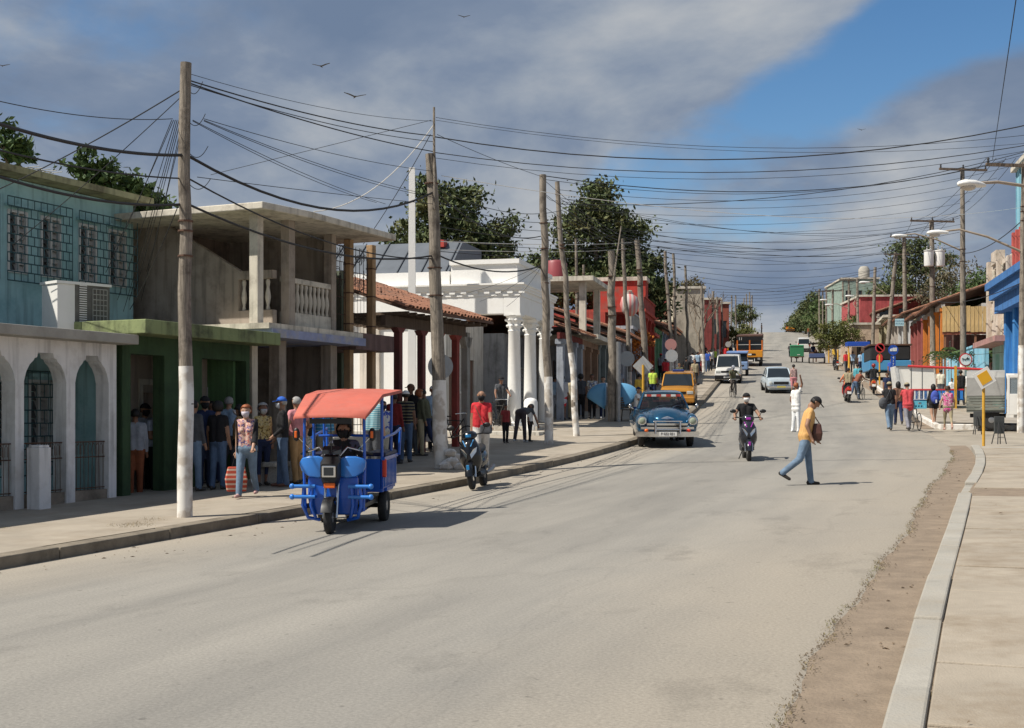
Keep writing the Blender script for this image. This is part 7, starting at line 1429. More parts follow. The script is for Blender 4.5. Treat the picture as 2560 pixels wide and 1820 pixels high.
# road
ym = P(2014, 1213, 84, 'man in yellow checked shirt, jeans and black cap crossing the road', M_check, 'ljeans', 0, 'road', H=1.74, pose='stride', hat=('cap', C['black']), lod=0, shoe=(.03, .025, .02), fat=1.08, hair='black', over=.02)
yb = thing('brown_bag', 'brown leather bag held against the crossing man', 'bag', hit(2041, 1213, .02)+Vector((0, -.05, .86)), R(80)); MB().loft([[(-.10, -.08, 0), (.10, -.08, 0), (.10, .08, 0), (-.10, .08, 0)], [(-.13, -.1, .15), (.13, -.1, .15), (.13, .1, .15), (-.13, .1, .15)], [(-.10, -.07, .34), (.10, -.07, .34), (.10, .07, .34), (-.10, .07, .34)]]).build('pouch', mat('brown_leather', (.075, .03, .022), .5, .3, 8), yb, bevel=.03); MB().tube([(0, -.05, .33), (.0, .06, .5), (0, .16, .56)], .012, 6).build('strap', cloth(C['brown']), yb)
P(1990, 1081, 120, 'person all in white raising an arm in the road', 'white', (.68, .69, .70), 1, 'road', H=1.72, pose='raise', over=.12, shoe=(.7, .7, .68), mask=(.35, .45, .6), hair='red', hairstyle='short')
P(1984, 985, 170, 'woman in patterned top crossing behind the boxy sedan', M_patt, 'pink', 0, 'road', H=1.66, fem=True, legs='knee', lod=1); P(1968, 975, 150, 'child in white beside the woman in patterned top', 'white', 'black', 1, 'road', H=1.3, lod=2)
def rider(label, mpos, rz, shirt, pants, **k):
    f = Vector((math.sin(rz), -math.cos(rz), 0)); k.setdefault('pose', 'ride'); return person(mpos-f*.12, math.degrees(rz), label, shirt, pants, seat=.90, **k)
p = on(1879, 31.0); p.y += .66; p.z = ground(p.x, p.y); moto('dark scooter with silver front and purple badge ridden downhill', p, R(-6), (.02, .022, .03), (.35, .03, .35), name='ridden_scooter')
M_blkp = blotch('black_print_tee', [(.015, .015, .017), (.016, .016, .018), (.017, .017, .018), (.25, .32, .12), (.015, .015, .016)], 7)
rider('scooter rider in black T-shirt with striped headband and white mask', p, R(-6), C['black'], C['dgrey'], sk=0, H=1.74, mask=C['white'], hat=('visor', C['black']), lod=0, hair='black')
# tricycle driver
tb = TRK.location; person(tb+Vector((.0, .14, .0)), -4, 'tricycle driver in dark hooded top with black mask', blotch('hoodie_print', [(.012, .012, .014), (.013, .013, .015), (.012, .012, .014), (.07, .075, .12), (.013, .013, .014)], 5), (.45, .42, .38), 0, H=1.74, pose='ride', seat=.74, sleeve=1.95, hat=('hood', C['black']), mask=C['black'], lod=0, fat=1.1)
# car occupants
cb_ = CAR.location
for x, lb in ((.36, 'driver of the blue sedan behind the windscreen'), (-.36, 'passenger in the blue sedan behind the windscreen')): person(cb_+Vector((x, .22, 0)), 0, lb, C['dgrey'], C['black'], 1, H=1.66, pose='sit', seat=.60, lod=2)
# motorcycles on the right half
def bike_pair(u, Y_, rz, col, acc, lab_m, lab_r, sh, pa, pill=None, hatc=None, nm='motorcycle', dz=.0):
    p = on(u, Y_, dz); moto(lab_m, p, rz, col, acc, name=nm); rider(lab_r, p, rz, C[sh], C[pa], sk=1, H=1.72, lod=1, hat=hatc, sleeve=1.9)
    if pill:
        f = Vector((math.sin(rz), -math.cos(rz), 0)); person(p-f*.45, math.degrees(rz), pill[0], C[pill[1]], C[pill[2]], 0, H=1.66, pose='pillion', seat=.98, lod=1, sleeve=.5)
bike_pair(2118, 64, R(172), (.4, .03, .03), (.5, .1, .05), 'red motorcycle seen from behind carrying two people', 'front rider on the red motorcycle in orange top', 'orange', 'black', ('pillion in khaki vest on the red motorcycle', 'khaki', 'black'))
bike_pair(2184, 71, R(165), (.5, .16, .02), (.6, .3, .03), 'orange-tailed motorcycle seen from behind by the white trailer', 'rider in black with red stripe on the orange-tailed motorcycle', 'black', 'navy', None, ('helmet', (.25, .02, .02)))
p = on(2090, 106); moto('dark scooter parked facing the hill by the far kerb', p, R(175), (.02, .02, .022), (.3, .3, .3), name='parked_scooter'); p = on(2180, 79); person(on(2144, 70, 0), 160, 'man in dark teal shirt leaning towards a bicycle', C['teal'], C['black'], 1, H=1.74, lod=1, sleeve=1.2); person(on(2138, 66, 0), 120, 'man in brown shirt bending over a bicycle', (.22, .08, .05), C['jeans'], 0, H=1.72, pose='push', lean=35, lod=1)
# ---------------------------------------------------------------- bicycles
def bicycle(label, pos, rz, col=(.02, .02, .02), name='bicycle', group='bicycles', crate=False):
    t = thing(name, label, 'bicycle', pos, rz, group); spoke_wheel(t, (0, -.52, .33), .31); spoke_wheel(t, (0, .52, .33), .31)
    MB().tube([(0, -.40, .85), (0, .02, .32)], .016, 6).tube([(0, -.38, .78), (0, .16, .80)], .016, 6).tube([(0, .02, .32), (0, .18, .86)], .016, 6).tube([(0, .16, .78), (.03, .52, .33)], .010, 6).tube([(0, .02, .32), (.03, .52, .33)], .010, 6).tube([(0, -.41, .88), (0, -.44, .68), (0, -.52, .33)], .014, 6).build('frame', paint(col, .35), t, smooth=60)
    MB().tube([(-.28, -.30, .98), (-.12, -.40, 1.0), (.12, -.40, 1.0), (.28, -.30, .98)], .012, 6).build('handlebar', M_chrome, t, smooth=60); MB().loft([[(-.02, .02, .90), (.02, .02, .90), (.02, .02, .93), (-.02, .02, .93)], [(-.09, .28, .89), (.09, .28, .89), (.09, .28, .93), (-.09, .28, .93)]]).build('saddle', M_black, t, bevel=.01)
    MB().tube([(-.09, 0, .32), (.09, .04, .30)], .012, 6).box(-.15, -.07, -.04, .04, .30, .33).box(.07, .15, 0, .08, .28, .31).build('pedals', M_black, t)
    if crate:
        c_ = MB().box(-.22, .22, .35, .70, .80, .82).build('crate', paint((.10, .42, .55), .5), t); cm = paint((.12, .45, .58), .5)
        for a, b in ((-.22, -.2), (.2, .22)): MB().box(a, b, .35, .70, .82, 1.08).build('crate_side', cm, c_)
        for a in (.35, .68):
            g_ = MB().wall(-.2, .2, .82, 1.08, a, a+.02, [(-.12, .08, .96, 1.02)]+[(-.17+i*.1, -.12+i*.1, .85, .92) for i in range(4)]); g_.build('crate_side', cm, c_)
    return t
bp = hit(2300, 1077, .01); bicycle('bicycle with light blue plastic crate pushed by the red-shirted man', bp+Vector((0, .5, 0)), R(176), crate=True)
bp = on(1832, 67.8); bicycle('bicycle ridden downhill in front of the white van', bp, R(2)); person(bp+Vector((0, .1, 0)), 2, 'cyclist in brown jacket and grey cap riding downhill', C['olive'], (.05, .04, .035), 1, H=1.7, pose='cycle', seat=.98, sleeve=1.9, hat=('cap', C['grey']), mask=C['grey'], lod=1)
bicycle('bicycle leaning behind the splintered pole', hit(1128, 1122, KH+.03)+Vector((0, .4, 0)), R(60)); bicycle('bicycle held in the shade of the white portico', on(1245, 42.8, .22), R(30)); bicycle('bicycle by the man in brown shirt', on(2152, 66, 0), R(150)); bicycle('bicycle standing near the phone shells', hit(1420, 1042, KH)+Vector((0, .4, 0)), R(20))
bicycle('bicycle on the left brow of the hill', on(1892, 200, KH), R(80)); person(on(1904, 204, KH), 90, 'tiny figure with cart on the left brow of the hill', C['black'], C['black'], 1, lod=2)
# people on the right
def PR(u, v, face, label, shirt, pants, sk=0, **k): return P(u, v, face, label, shirt, pants, sk, 'road', **k)
m1 = PR(2224, 1076, 176, 'man in black T-shirt and jeans walking away with a sling bag', 'black', 'ljeans', 0, H=1.74, pose='walk', hat=('cap', C['khaki']), fat=1.1); PR(2246, 1062, 172, 'person in brown top and jeans beside the black T-shirt man', 'brown', 'navy', 0, H=1.68, pose='walk2', hairstyle='long')
sbg = thing('sling_bag', 'dark grey sling backpack hanging at the left of the black T-shirt man', 'bag', hit(2209, 1076, .02)+Vector((-.03, -.05, .80)), R(10)); MB().ball((0, 0, .18), (.17, .12, .22), 12).build('pouch', cloth(C['dgrey']), sbg, smooth=60); MB().tube([(.06, -.1, .34), (.16, -.16, .6), (.25, -.05, .68)], .012, 6).build('strap', cloth(C['dgrey']), sbg)
PR(2270, 1077, 178, 'man in red T-shirt, grey trousers and cap pushing a bicycle', (.50, .06, .07), (.20, .20, .23), 0, H=1.74, pose='push', hat=('cap', C['khaki']), over=.08, fat=1.05, kw=None) if False else PR(2270, 1077, 178, 'man in red T-shirt, grey trousers and cap pushing a bicycle', (.50, .06, .07), (.20, .20, .23), 0, H=1.74, pose='push', hat=('cap', C['khaki']), over=.08, fat=1.05)
g1 = PR(2334, 1064, 178, 'girl in black shorts with a blue backpack walking away', 'black', 'black', 2, H=1.60, pose='walk', fem=True, legs='mini', hairstyle='long', sleeve=1.9, shoe=(.6, .6, .62))
bk = thing('backpack', 'bright blue backpack on the girl in shorts', 'backpack', hit(2334, 1064, .02)+Vector((0, -.16, .86)), R(-2)); MB().ball((0, 0, .24), (.17, .11, .26), 14).ball((0, -.07, .14), (.13, .07, .14), 10).build('pack', cloth((.05, .08, .34)), bk, smooth=60); MB().box(-.02, .03, -.15, -.13, .02, .14).build('patch', M_white, bk)
PR(2370, 1075, 172, 'woman in pink patterned blouse and khaki capris walking away', M_pinkp, 'khaki', 2, H=1.58, pose='walk2', fem=True, legs='capri', hair='brown', hairstyle='up', over=.1, ab=(22, 24), sleeve=.6, shoe=(.5, .3, .25), fat=1.08)
for (u, Y_, f, lb, a, b, h) in ((2402, 60, 170, 'man in dark clothes by the blue wall', 'black', 'black', 1.76), (2380, 62, 0, 'child in white by the blue wall', 'white', 'navy', 1.25), (2352, 64, 150, 'person in pale pink by the blue wall', 'cream', 'dgrey', 1.6), (2422, 61, 150, 'person in white beyond the sign pole', 'white', 'khaki', 1.66), (2228, 78, 0, 'man in bright blue shirt near the small trucks', 'blue', 'dgrey', 1.7), (2218, 60, 0, 'woman with light mask behind the sling-bag man', 'navy', 'dgrey', 1.62), (2115, 100, 0, 'person in red by the blue canopy', 'red', 'dgrey', 1.7), (2132, 100, 170, 'person in pale grey by the blue canopy', 'sky', 'dgrey', 1.7), (2152, 98, 170, 'person in light denim under the canopy', 'sky', 'navy', 1.7), (2168, 97, 150, 'man in dark top right of the canopy', 'brown', 'dgrey', 1.72), (2282, 74, 0, 'person in red cap by the orange column', 'cream', 'tan', 1.7), (2086, 120, 170, 'person with yellow top walking up the far pavement', 'yellow', 'khaki', 1.7), (2022, 190, 0, 'cyclist-like figure coming down near the crest', 'rust', 'dgrey', 1.7), (2016, 212, 0, 'person in red near the crest', 'red', 'navy', 1.7)):
    person(on(u, Y_, KH*.4), f, lb, C[a], C[b], 1, H=h, pose=random.choice(('stand', 'walk', 'walk2')), lod=2, group='people on the right side')
# ---------------------------------------------------------------- signs
M_sgn_back = mat('sign_back', (.42, .43, .43), .6, .12, 3, dirt=(.3, .25, .2), damt=.4, dscale=4)
def disc(r, y0, y1, m, parent, nm, ri=0.0, n=32):
    o = MB(); o.lathe([(ri, y0), (r, y0), (r, y1), (ri, y1), (ri, y0)] if ri else [(0, y0), (r, y0), (r, y1), (0, y1)], n, axis='y'); return o.build(nm, m, parent)
def post_sign(label, base, h, r=.03, post=None, rz=0.0, name='road_sign'):
    t = thing(name, label, 'sign', base, rz, 'road signs'); MB().tube([(0, 0, -.3), (0, 0, h)], r, 8).build('post', post or M_yellow, t, smooth=60); return t
M_sblue = paint((.02, .08, .42), .4); M_sred = paint((.55, .04, .04), .4)
t = post_sign('yellow diamond priority sign on a yellow post at the right corner', hit(2459, 1106, KH*.62), 2.0, .045)
def sq(h, y0, y1): return MB().prism([(-h, 0), (0, -h), (h, 0), (0, h)], y0, y1, 'y')
q = sq(.36, -.075, -.055).build('plate', M_white, t); q.location.z = 1.92; q.rotation_euler.y = R(14); q2 = sq(.24, -.085, -.076).build('yellow_face', paint((.72, .38, .02), .5), q)
t = post_sign('round no-horse-cart sign with red rim on the tall right pole', Vector((R1b.x, R1b.y-.3, at(0, 900, R1b.y).z-2.2)), .01); t.children[0].location.z = 2.0
for nm, r_, y0_, y1_, m_ in (('plate', .34, -.06, -.04, M_sred), ('face', .275, -.075, -.062, M_white)): o = disc(r_, y0_, y1_, m_, t, nm); o.location.z = 2.2
hc_ = MB().box(-.3, -.02, -.095, -.078, .02, .07).box(.02, .28, -.095, -.078, .0, .12).box(.1, .16, -.095, -.078, .12, .22).ball((-.26, -.085, .09), (.05, .01, .05), 8).box(-.28, -.25, -.095, -.078, -.1, .02).box(-.06, -.03, -.095, -.078, -.1, .02)
o = hc_.build('horse_cart_symbol', M_black, t); o.location.z = 2.2; o.scale = (.6, 1, .6)
bp = on(2199, 78, .1); t = post_sign('round no-parking sign, blue with red ring, on yellow post', Vector((bp.x, bp.y, bp.z)), at(2199, 880, 78).z-bp.z, .05); zz_ = at(2199, 870, 78).z-bp.z
for nm, r_, y0_, y1_, m_, ri in (('plate', .30, -.09, -.07, M_sblue, 0), ('ring', .30, -.105, -.092, M_sred, .23)): o = disc(r_, y0_, y1_, m_, t, nm, ri); o.location.z = zz_
o = MB().box(-.25, .25, -.108, -.094, -.03, .03).build('slash', M_sred, t); o.location.z = zz_; o.rotation_euler.y = R(45)
bp = on(2232, 76, .1); t = post_sign('round blue sign with white lorry and number plate below', bp, at(2232, 885, 76).z-bp.z, .05); zz_ = at(2232, 875, 76).z-bp.z
o = disc(.31, -.09, -.07, M_sblue, t, 'plate'); o.location.z = zz_; o = MB().box(-.02, .22, -.105, -.092, -.08, .14).prism([(-.2, -.08), (-.04, -.08), (-.04, .1), (-.13, .1), (-.2, .02)], -.105, -.092, 'y').build('lorry_symbol', M_white, t); o.location.z = zz_
o = MB().box(-.15, .15, -.09, -.07, -1.05, -.36).build('number_panel', M_sblue, t); o.location.z = zz_
for i, ch in enumerate('417'): l = text(ch, .22, M_white, o, (0, -.095, -.48-.21*i), (R(90), 0, 0), 'digit')
t = post_sign('round sign back behind the splintered pole', on(1101, 31.6, KH), 2.55, .03, M_steel); o = disc(.32, .02, .04, M_sgn_back, t, 'plate'); o.location.z = at(0, 916, 31.6).z-t.location.z
t = post_sign('round grey sign back by the phone shells', on(1567, 58, KH), 2.6, .04, M_steel); o = disc(.36, -.09, -.07, M_sgn_back, t, 'plate'); o.location.z = at(0, 897, 58).z-t.location.z
t = post_sign('pale round sign back by the taxi', on(1678, 66, KH), 2.6, .03, M_steel); o = disc(.33, -.2, -.18, M_sgn_back, t, 'plate'); o.location.z = at(0, 890, 66).z-t.location.z
t = post_sign('faded pink round sign above the pale one', on(1676, 70, KH), 3.0, .03, M_steel); o = disc(.33, -.2, -.18, paint((.45, .22, .2), .6), t, 'plate'); o.location.z = at(0, 862, 70).z-t.location.z
t = post_sign('square sign back on yellow post in front of the phone shells', on(1608, 50, KH), 2.2, .05); o = sq(.42, .05, .07).build('plate', M_sgn_back, t); o.location.z = at(0, 915, 50).z-t.location.z
t = post_sign('small round sign on orange post beside the bus', on(1820, 118, KH), at(0, 866, 118).z-on(1820, 118, KH).z, .05); o = disc(.27, -.08, -.06, M_sgn_back, t, 'plate'); o.location.z = at(0, 861, 118).z-t.location.z
# folding boards on the right pavement
for i, (u, v) in enumerate(((2498, 1110), (2446, 1070))):
    p_ = hit(u, v, KH*.62) if i == 0 else on(u, 42.5, .02); t = thing('folding_board', ['dark folding board on legs on the corner pavement', 'second dark folding board standing by the truck wheel'][i], 'board', p_, R(12-20*i))
    MB().cbox((0, 0, 0), (.33, .03, .5)).build('panel', mat('board_dark', (.075, .08, .078), .7, .3, 4), t, bevel=.01).location = (0, 0, .55)
    for s in (-1, 1): MB().tube([(s*.05, -.04, .62), (s*.14, -.14, 0)], .016, 6).tube([(s*.05, .04, .62), (s*.14, .16, 0)], .016, 6).build('leg_pair', M_iron, t)
    MB().tube([(-.11, -.11, .2), (.11, -.11, .2)], .01, 5).build('brace', M_iron, t)
# phone shells
def shell(label, base, flip):
    t = thing('phone_shell', label, 'phone booth', base, R(-8), 'phone shells'); m = mat('shell_blue', (.12, .32, .52), .4, .08, 3); o = MB(); n = 12; rings = []
    for i in range(n+1):
        a = math.pi*i/n; rings.append([(flip*(.05+.62*math.sin(b)*math.sin(a)**.6*.95), -.42*math.cos(a), .30+1.0*(math.cos(b))*(.4+.6*math.sin(a)) if True else 0) for b in [k*math.pi/2/8 for k in range(9)]])
    o = MB(); V_ = []
    # a leaf-like hood: quarter dome with a point in front
    for i in range(13):
        a = -math.pi/2+math.pi*i/12
        for j in range(9):
            b = math.pi/2*j/8; V_.append((flip*(.72*math.cos(b)*math.cos(a)-.1), .45*math.sin(a)*(.35+.65*math.cos(b)), .92+.62*math.sin(b)-.55*(math.cos(b)**2)*(1-math.cos(a))))
    o.add(V_, [(i*9+j, i*9+j+1, (i+1)*9+j+1, (i+1)*9+j) for i in range(12) for j in range(8)]); ob = o.build('hood', m, t, smooth=70); s_ = ob.modifiers.new('t', 'SOLIDIFY'); s_.thickness = .03
    bk_ = MB().prism([(-.45, .55), (.45, .55), (.42, 1.2), (.25, 1.5), (-.25, 1.5), (-.42, 1.2)], -.12*flip-.02, -.12*flip+.02, 'x').build('back_panel', m, t); MB().box(-.05, .1, -.12, .12, .85, 1.2).build('telephone', paint((.05, .35, .4), .5), bk_)
    MB().tube([(-.14*flip, 0, 0), (-.14*flip, 0, 1.4)], .05, 8).build('post', M_steel, t, smooth=60); return t
ps_ = on(1528, 49.0, KH); shell('left blue phone shell beside the split pole', ps_+Vector((-.32, .1, .12)), -1).scale = (1.0, 1.0, .88); shell('right blue phone shell beside the split pole', ps_+Vector((.5, .1, .12)), 1).scale = (1.0, 1.0, .88)
# iron bench with slats, and terrazzo benches
t = thing('park_bench', 'dark slatted bench beside the split pole', 'bench', bench_p+Vector((.15, .1, 0)), R(68))
for i in range(5): MB().box(-.65, .65, -.20+i*.095, -.13+i*.095, .42, .45).build('seat_slat', wood((.10, .075, .05)), t)
for i in range(5): MB().box(-.65, .65, .26+i*.03, .285+i*.03, .50+i*.09, .56+i*.09).build('back_slat', wood((.10, .075, .05)), t)
for s in (-.55, .55): MB().tube([(s, -.2, 0), (s, -.16, .42), (s, .24, .43), (s, .40, .95)], .022, 6).tube([(s, .28, 0), (s, .24, .42)], .022, 6).tube([(s, -.18, .42), (s, -.2, .62), (s, .28, .62)], .018, 6).build('iron_side', M_iron, t, smooth=60)
M_terr = mat('terrazzo', (.38, .36, .32), .8, .5, 60, dirt=(.1, .09, .08), damt=.5, dscale=30)
for i, (u, v, lb) in enumerate(((905, 1190, 'speckled terrazzo bench behind the tricycle'), (680, 1212, 'speckled terrazzo block behind the waiting people'))):
    p_ = hit(u, v, KH+.03); t = thing('stone_bench', lb, 'bench', p_, R(66)); MB().box(-.8 if i == 0 else -.2, .8 if i == 0 else .5, -.2, .2, .36, .46).build('seat', M_terr, t, bevel=.02)
    for x in ((-.6, .5) if i == 0 else (-.1, .35)): MB().box(x, x+.12, -.18, .18, 0, .36).build('support', M_terr, t)
    if i == 0: MB().box(-.8, .8, .2, .28, .5, .85).build('backrest', M_terr, t, bevel=.02)
# limewashed rocks at the foot of the splintered pole
rr = random.Random(4); rk = [(.22, -.28, .20, .19), (.10, -.40, .16, .12), (.34, -.10, .15, .3), (.40, -.35, .14, .1), (.2, -.2, .14, .42)]
for i, (dx_, dy_, r_, dz_) in enumerate(rk):
    o = MB().ball((0, 0, 0), (r_, r_*.85, r_*.75), 10); o.V = [tuple(c*(1+rr.uniform(-.16, .16)) for c in v) for v in o.V]
    o.build('rock', M_lime, smooth=30, loc=L2b+Vector((dx_, dy_, dz_-.05))); tag(COL[-1], ['largest white painted rock at the pole foot', 'front white painted rock at the pole foot', 'white painted rock stacked behind at the pole foot', 'right-hand white painted rock at the pole foot', 'top white painted rock on the pole-foot heap'][i], 'rock', 'painted rocks')
# electric scooter (white-red) lying in the crowd
sp_ = hit(1060, 1128, KH+.03); t = thing('white_scooter', 'white and red moped partly hidden by the crowd', 'motorcycle', sp_, R(70)); wheel(t, (0, -.5, .22), .22, .1); wheel(t, (0, .5, .22), .22, .1)
MB().loft([[(-.1, -.45, .25), (.1, -.45, .25), (.1, -.4, .6), (-.1, -.4, .6)], [(-.13, 0, .25), (.13, 0, .25), (.13, 0, .4), (-.13, 0, .4)], [(-.12, .5, .35), (.12, .5, .35), (.1, .6, .65), (-.1, .6, .65)]]).build('body', M_white, t, bevel=.04); MB().tube([(0, -.45, .3), (0, -.3, .95)], .03, 8).tube([(-.25, -.25, .95), (.25, -.25, .95)], .015, 6).build('steering_column', M_steel, t); MB().box(-.1, .1, .05, .6, .64, .74).build('seat', M_black, t, bevel=.03); MB().ball((0, -.45, .6), .1, 8).build('red_nose', M_sred, t)
# ---------------------------------------------------------------- right-hand vehicles
p = hit(2480, 1068, .02); p = Vector((18.45, 45.6, ground(18.45, 45.6))); GZ = thing('canvas_truck', 'small lorry with grey canvas cover and open white cab door', 'truck', p, R(68)); M_canvas = mat('grey_canvas', (.30, .295, .28), .9, .15, 2, .5, 6); M_bed = mat('bed_grey_green', (.17, .18, .155), .7, .2, 3)
# nose towards +x (its local -y)
for i in range(5): MB().box(s_ := -1.0, 1.0, -.1, 2.4, .70+i*.11, .79+i*.11).build('bed_plank', M_bed, GZ) if False else None
for s in (-1, 1):
    for i in range(5): MB().box(s*1.0-.02, s*1.0+.02, .3, 1.6, .72+i*.105, .80+i*.105).build('bed_plank', M_bed, GZ)
    for yy in (-1.5, .75): wheel(GZ, (s*.82, yy, .36), .36, .2, M_steel)
    MB().box(s*.9-.1, s*.9+.1, .3, 1.2, .62, .68).build('mudguard', M_black, GZ)
MB().box(-1.0, 1.0, .3, 1.6, .64, .72).build('bed_floor', M_bed, GZ); MB().box(-.4, .4, -2.6, 1.5, .45, .6).build('chassis', M_black, GZ)
MB().loft([[(x, y, z) for x, z in ((-1.0, 1.24), (1.0, 1.24), (1.0, 1.9), (.8, 2.12), (0, 2.2), (-.8, 2.12), (-1.0, 1.9))] for y in (.3, .5, .85, 1.2, 1.6)]).build('canvas_cover', M_canvas, GZ, smooth=35)
MB().loft([[(x*w_, y, z0+(z1-z0)*zz) for x, zz in ((-1, 0), (1, 0), (1, .55), (.85, 1), (-.85, 1), (-1, .55))] for y, w_, z0, z1 in ((-2.7, .75, .5, 1.05), (-2.5, .9, .45, 1.25), (-2.0, .95, .45, 1.4), (-1.65, .95, .45, 2.0), (.26, .95, .45, 2.05))]).build('cab', M_white, GZ, smooth=30)
# the near door stands open
dj = bpy.data.objects.new('open_door', None); dr = MB().wall(-.5, .5, .55, 1.98, -.03, .03, [(-.40, .42, 1.3, 1.88)]).build('open_door', M_white, GZ, bevel=.01); bpy.data.objects.remove(dj); dr.location = (-1.10, -.28, 0); dr.rotation_euler = (0, 0, R(100)); MB().box(-.40, .42, -.006, .006, 1.3, 1.88).build('door_glass', mat('pale_glass', (.3, .36, .4), .1, .1, 1, alpha=.5), dr); MB().box(-.3, -.08, -.05, -.03, 1.02, 1.05).build('handle', M_black, dr)
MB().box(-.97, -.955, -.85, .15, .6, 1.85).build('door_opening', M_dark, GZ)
# white market trailer with blue slatted flank and red pole
p = on(2322, 58.5); TR = thing('market_trailer', 'white trailer with blue slatted flank and red roof rail', 'trailer', p, R(80)); M_trw = paint((.76, .74, .68), .6); M_trb = paint((.03, .18, .55), .5)
for i in range(14): MB().box(-1.0, -.97, -1.7+i*.24, -1.52+i*.24, .62, 1.12).build('flank_slat', M_trb, TR)
MB().box(-.95, .95, -1.75, 1.7, .55, .66).build('floor', M_trb, TR); MB().box(-1.02, -.94, -1.75, 1.7, 1.12, 1.2).build('red_rail', M_sred, TR); MB().box(-.96, .96, -1.7, 1.6, 1.12, 1.2).build('counter', M_trw, TR)
MB().prism([(-.3, .6), (1.75, .6), (1.9, 2.45), (-.1, 2.45)], -1.0, -.94, 'x').build('side_sheet', M_trw, TR); MB().prism([(-.3, .6), (1.75, .6), (1.9, 2.45), (-.1, 2.45)], .94, 1.0, 'x').build('side_sheet', M_trw, TR); MB().prism([(1.62, .5), (1.8, .5), (2.02, 2.5), (1.84, 2.5)], -1.03, 1.03, 'x').build('end_sheet', mat('grey_sheet', (.62, .62, .6), .7, .15, 2), TR)
MB().prism([(-.15, 2.45), (1.95, 2.45), (1.95, 2.52), (-.15, 2.52)], -1.05, 1.05, 'x').build('top', mat('trailer_top', (.12, .12, .12), .7, .2, 2), TR)
MB().tube([(-1.05, 1.3, 2.5), (-1.05, -2.8, 2.28)], .07, 8).build('roof_rail', M_sred, TR, smooth=60); MB().tube([(-1.05, -2.7, 2.25), (-1.05, -2.7, .0)], .05, 8).build('prop', M_white, TR); MB().box(-1.12, -1.0, -1.35, -1.22, 0, 2.5).build('yellow_upright', M_yellow, TR)
for s in (-1, 1): wheel(TR, (s*.9, .1, .33), .33, .18)
for x in (.5, 1.1): MB().box(-1.015, -1.003, x, x+.03, .7, 2.4).build('seam', M_black, TR)
TR.scale = (.82, .82, .82)
# blue covered lorry uphill of the trailer
p = on(2216, 85); BL = thing('blue_truck', 'blue lorry with dark canvas top parked on the right', 'truck', p, R(170)); MB().box(-1.35, 1.35, -2, 2.2, .7, 1.35).build('body', paint((.06, .24, .45), .5), BL, bevel=.04); MB().box(-1.3, 1.3, -2, 2.15, 1.35, 2.35).build('canvas_cover', mat('black_canvas', (.02, .02, .022), .9, .2, 3), BL, bevel=.1); MB().box(-1.4, 1.4, -2.1, 2.2, 2.35, 2.45).build('top_rail', M_rust, BL); MB().ball((.7, 2.22, 1.5), (.22, .03, .3), 10).build('rear_drum', M_sred, BL)
for s in (-1, 1):
    for yy in (-1.4, 1.4): wheel(BL, (s*1.1, yy, .42), .42, .25)
MB().box(-1.3, 1.3, -3.4, -2.05, .7, 2.1).build('cab', paint((.06, .24, .45), .5), BL, bevel=.08)
# horse carriage uphill
p = on(2042, 124); HC = thing('horse_carriage', 'dark canopied horse carriage going uphill on the right lane', 'carriage', p, R(168)); MB().box(-.75, .75, -.9, 1.0, .55, .95).build('body', paint((.06, .09, .2), .6), HC, bevel=.04); MB().box(-.85, .85, -1.0, 1.1, 1.95, 2.05).build('canopy', M_black, HC, bevel=.03)
for s in (-1, 1):
    for yy in (-.8, .9): MB().tube([(s*.72, yy, .9), (s*.74, yy, 1.96)], .025, 6).build('canopy_post', M_white if (s < 0 and yy > 0) else M_iron, HC)
    for yy in (-.7, .7): wheel(HC, (s*.75, yy, .32), .32, .1)
MB().box(-.7, .7, -.2, .2, .95, 1.15).build('seat', M_rust, HC)
for x, lb, c_ in ((-.35, 'left passenger in the horse carriage', 'navy'), (.35, 'right passenger in the horse carriage', 'brown')): person(p+Vector((x, .1, 0)), 168, lb, C[c_], C['black'], 1, H=1.68, pose='sit', seat=1.18, lod=2)
# horse ahead of the carriage: one skin, jointed legs
hp_ = p+Vector((.42, 2.6, 0)); hp_.z = ground(hp_.x, hp_.y); me = bpy.data.meshes.new('horse'); hb_ = MB()
for a, b, ra, rb in (((0, .75, 1.1), (0, -.1, 1.08), .27, .24), ((0, -.1, 1.08), (0, -.7, 1.12), .24, .27), ((0, -.72, 1.2), (0, -1.05, 1.62), .18, .12), ((0, -1.05, 1.65), (0, -1.45, 1.45), .11, .07), ((0, .95, 1.25), (0, 1.12, .7), .05, .07),
 ((.14, -.7, .95), (.14, -.72, .5), .10, .06), ((.14, -.72, .5), (.14, -.72, .06), .05, .045), ((-.14, -.7, .95), (-.14, -.78, .5), .10, .06), ((-.14, -.78, .5), (-.14, -.72, .06), .05, .045),
 ((.15, .7, .98), (.15, .55, .66), .15, .08), ((.15, .55, .66), (.15, .80, .42), .07, .05), ((.15, .80, .42), (.15, .74, .06), .045, .045), ((-.15, .7, .98), (-.15, .6, .66), .15, .08), ((-.15, .6, .66), (-.15, .86, .42), .07, .05), ((-.15, .86, .42), (-.15, .82, .06), .045, .045), ((.06, -1.0, 1.72), (.07, -1.0, 1.86), .03, .015), ((-.06, -1.0, 1.72), (-.07, -1.0, 1.86), .03, .015)): capsule(hb_, a, b, ra, rb, 8)
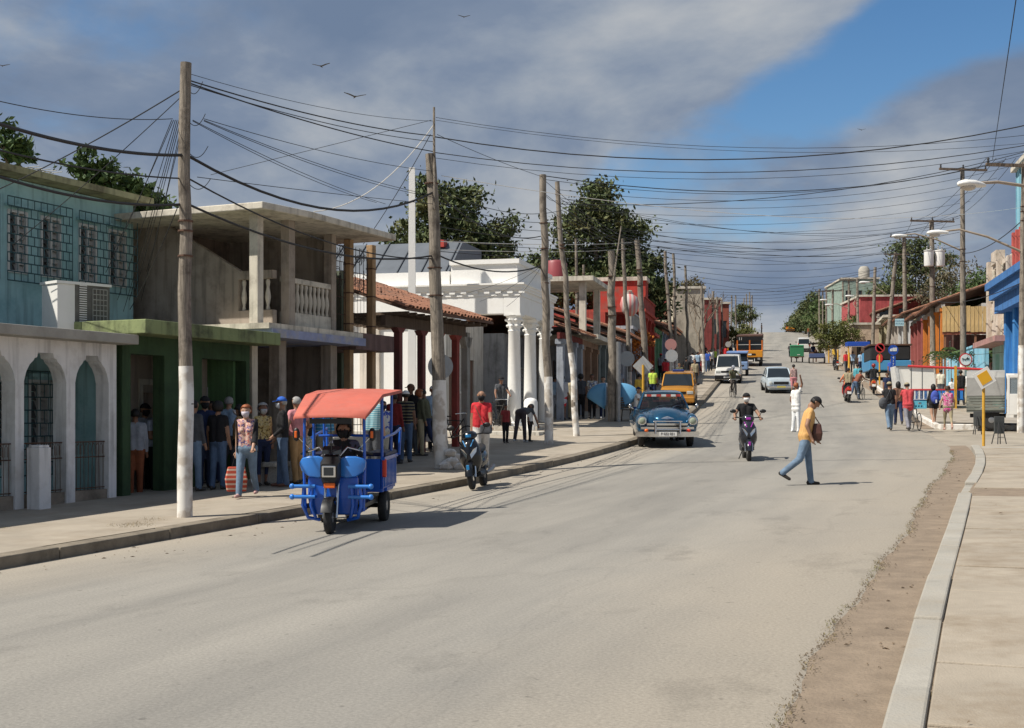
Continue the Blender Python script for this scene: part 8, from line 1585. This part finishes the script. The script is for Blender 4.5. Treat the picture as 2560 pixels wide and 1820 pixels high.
me.from_pydata(hb_.V, [], hb_.F); ho = bpy.data.objects.new('horse', me); COL.link(ho); ho.location = hp_; ho.rotation_euler = (0, 0, R(168)); tag(ho, 'brown horse pulling the canopied carriage uphill', 'horse'); md = ho.modifiers.new('r', 'REMESH'); md.mode = 'VOXEL'; md.voxel_size = .045; me.materials.append(mat('horse_coat', (.12, .06, .035), .7, .2, 4))
# blue canopy stop on yellow posts
p = on(2146, 99, KH); CN = thing('canopy_stop', 'blue sign-like canopy on yellow posts by the round street tree', 'canopy', p, R(-6)); MB().box(-.9, .9, -.1, .9, 2.05, 2.4).build('canopy', M_sblue, CN, bevel=.03)
for x in (-.75, .75): MB().tube([(x, .1, 0), (x, .1, 2.06)], .05, 8).build('post', M_yellow, CN)
for i, (u, Y_) in enumerate(((2095, 108), (2123, 96), (2072, 126))): post_sign('plain yellow post by the far right kerb, %s one' % ('nearest' if i == 1 else 'middle' if i == 0 else 'farthest'), on(u, Y_, .05), 1.7, .07, name='yellow_post')
# birds
for i, (x, y, r_) in enumerate(((792, 216, .4), (716, 148, -.2), (1035, 38, .1), (1922, 290, 0), (5, 147, .3))):
    t = thing('bird', ['soaring dark bird with raised wing left of centre', 'soaring bird near the upper left clouds', 'small bird high at the top centre', 'tiny bird over the right wires', 'bird at the far left edge of the sky'][i], 'bird', D(x, y, 90), r_, 'soaring birds'); k = (1.1, .9, .6, .4, .7)[i]
    MB().loft([[(a*k*.05*w_, y_*k, b*k*.05*w_) for a, b in ((-1, 0), (0, -1), (1, 0), (0, 1))] for y_, w_ in ((-.28, .2), (-.2, .8), (0, 1.3), (.2, .7), (.38, .3))]).build('body', M_black, t)
    for s in (-1, 1): MB().loft([[(s*x_*k, y_*k, (x_*.28)*k), (s*x_*k, (y_+c_)*k, x_*.28*k), (s*x_*k, (y_+c_)*k, (x_*.28+.015)*k), (s*x_*k, y_*k, (x_*.28+.015)*k)] for x_, y_, c_ in ((.03, -.12, .26), (.4, -.16, .22), (.75, -.05, .1))]).build('wing', M_black, t)
finish_people()
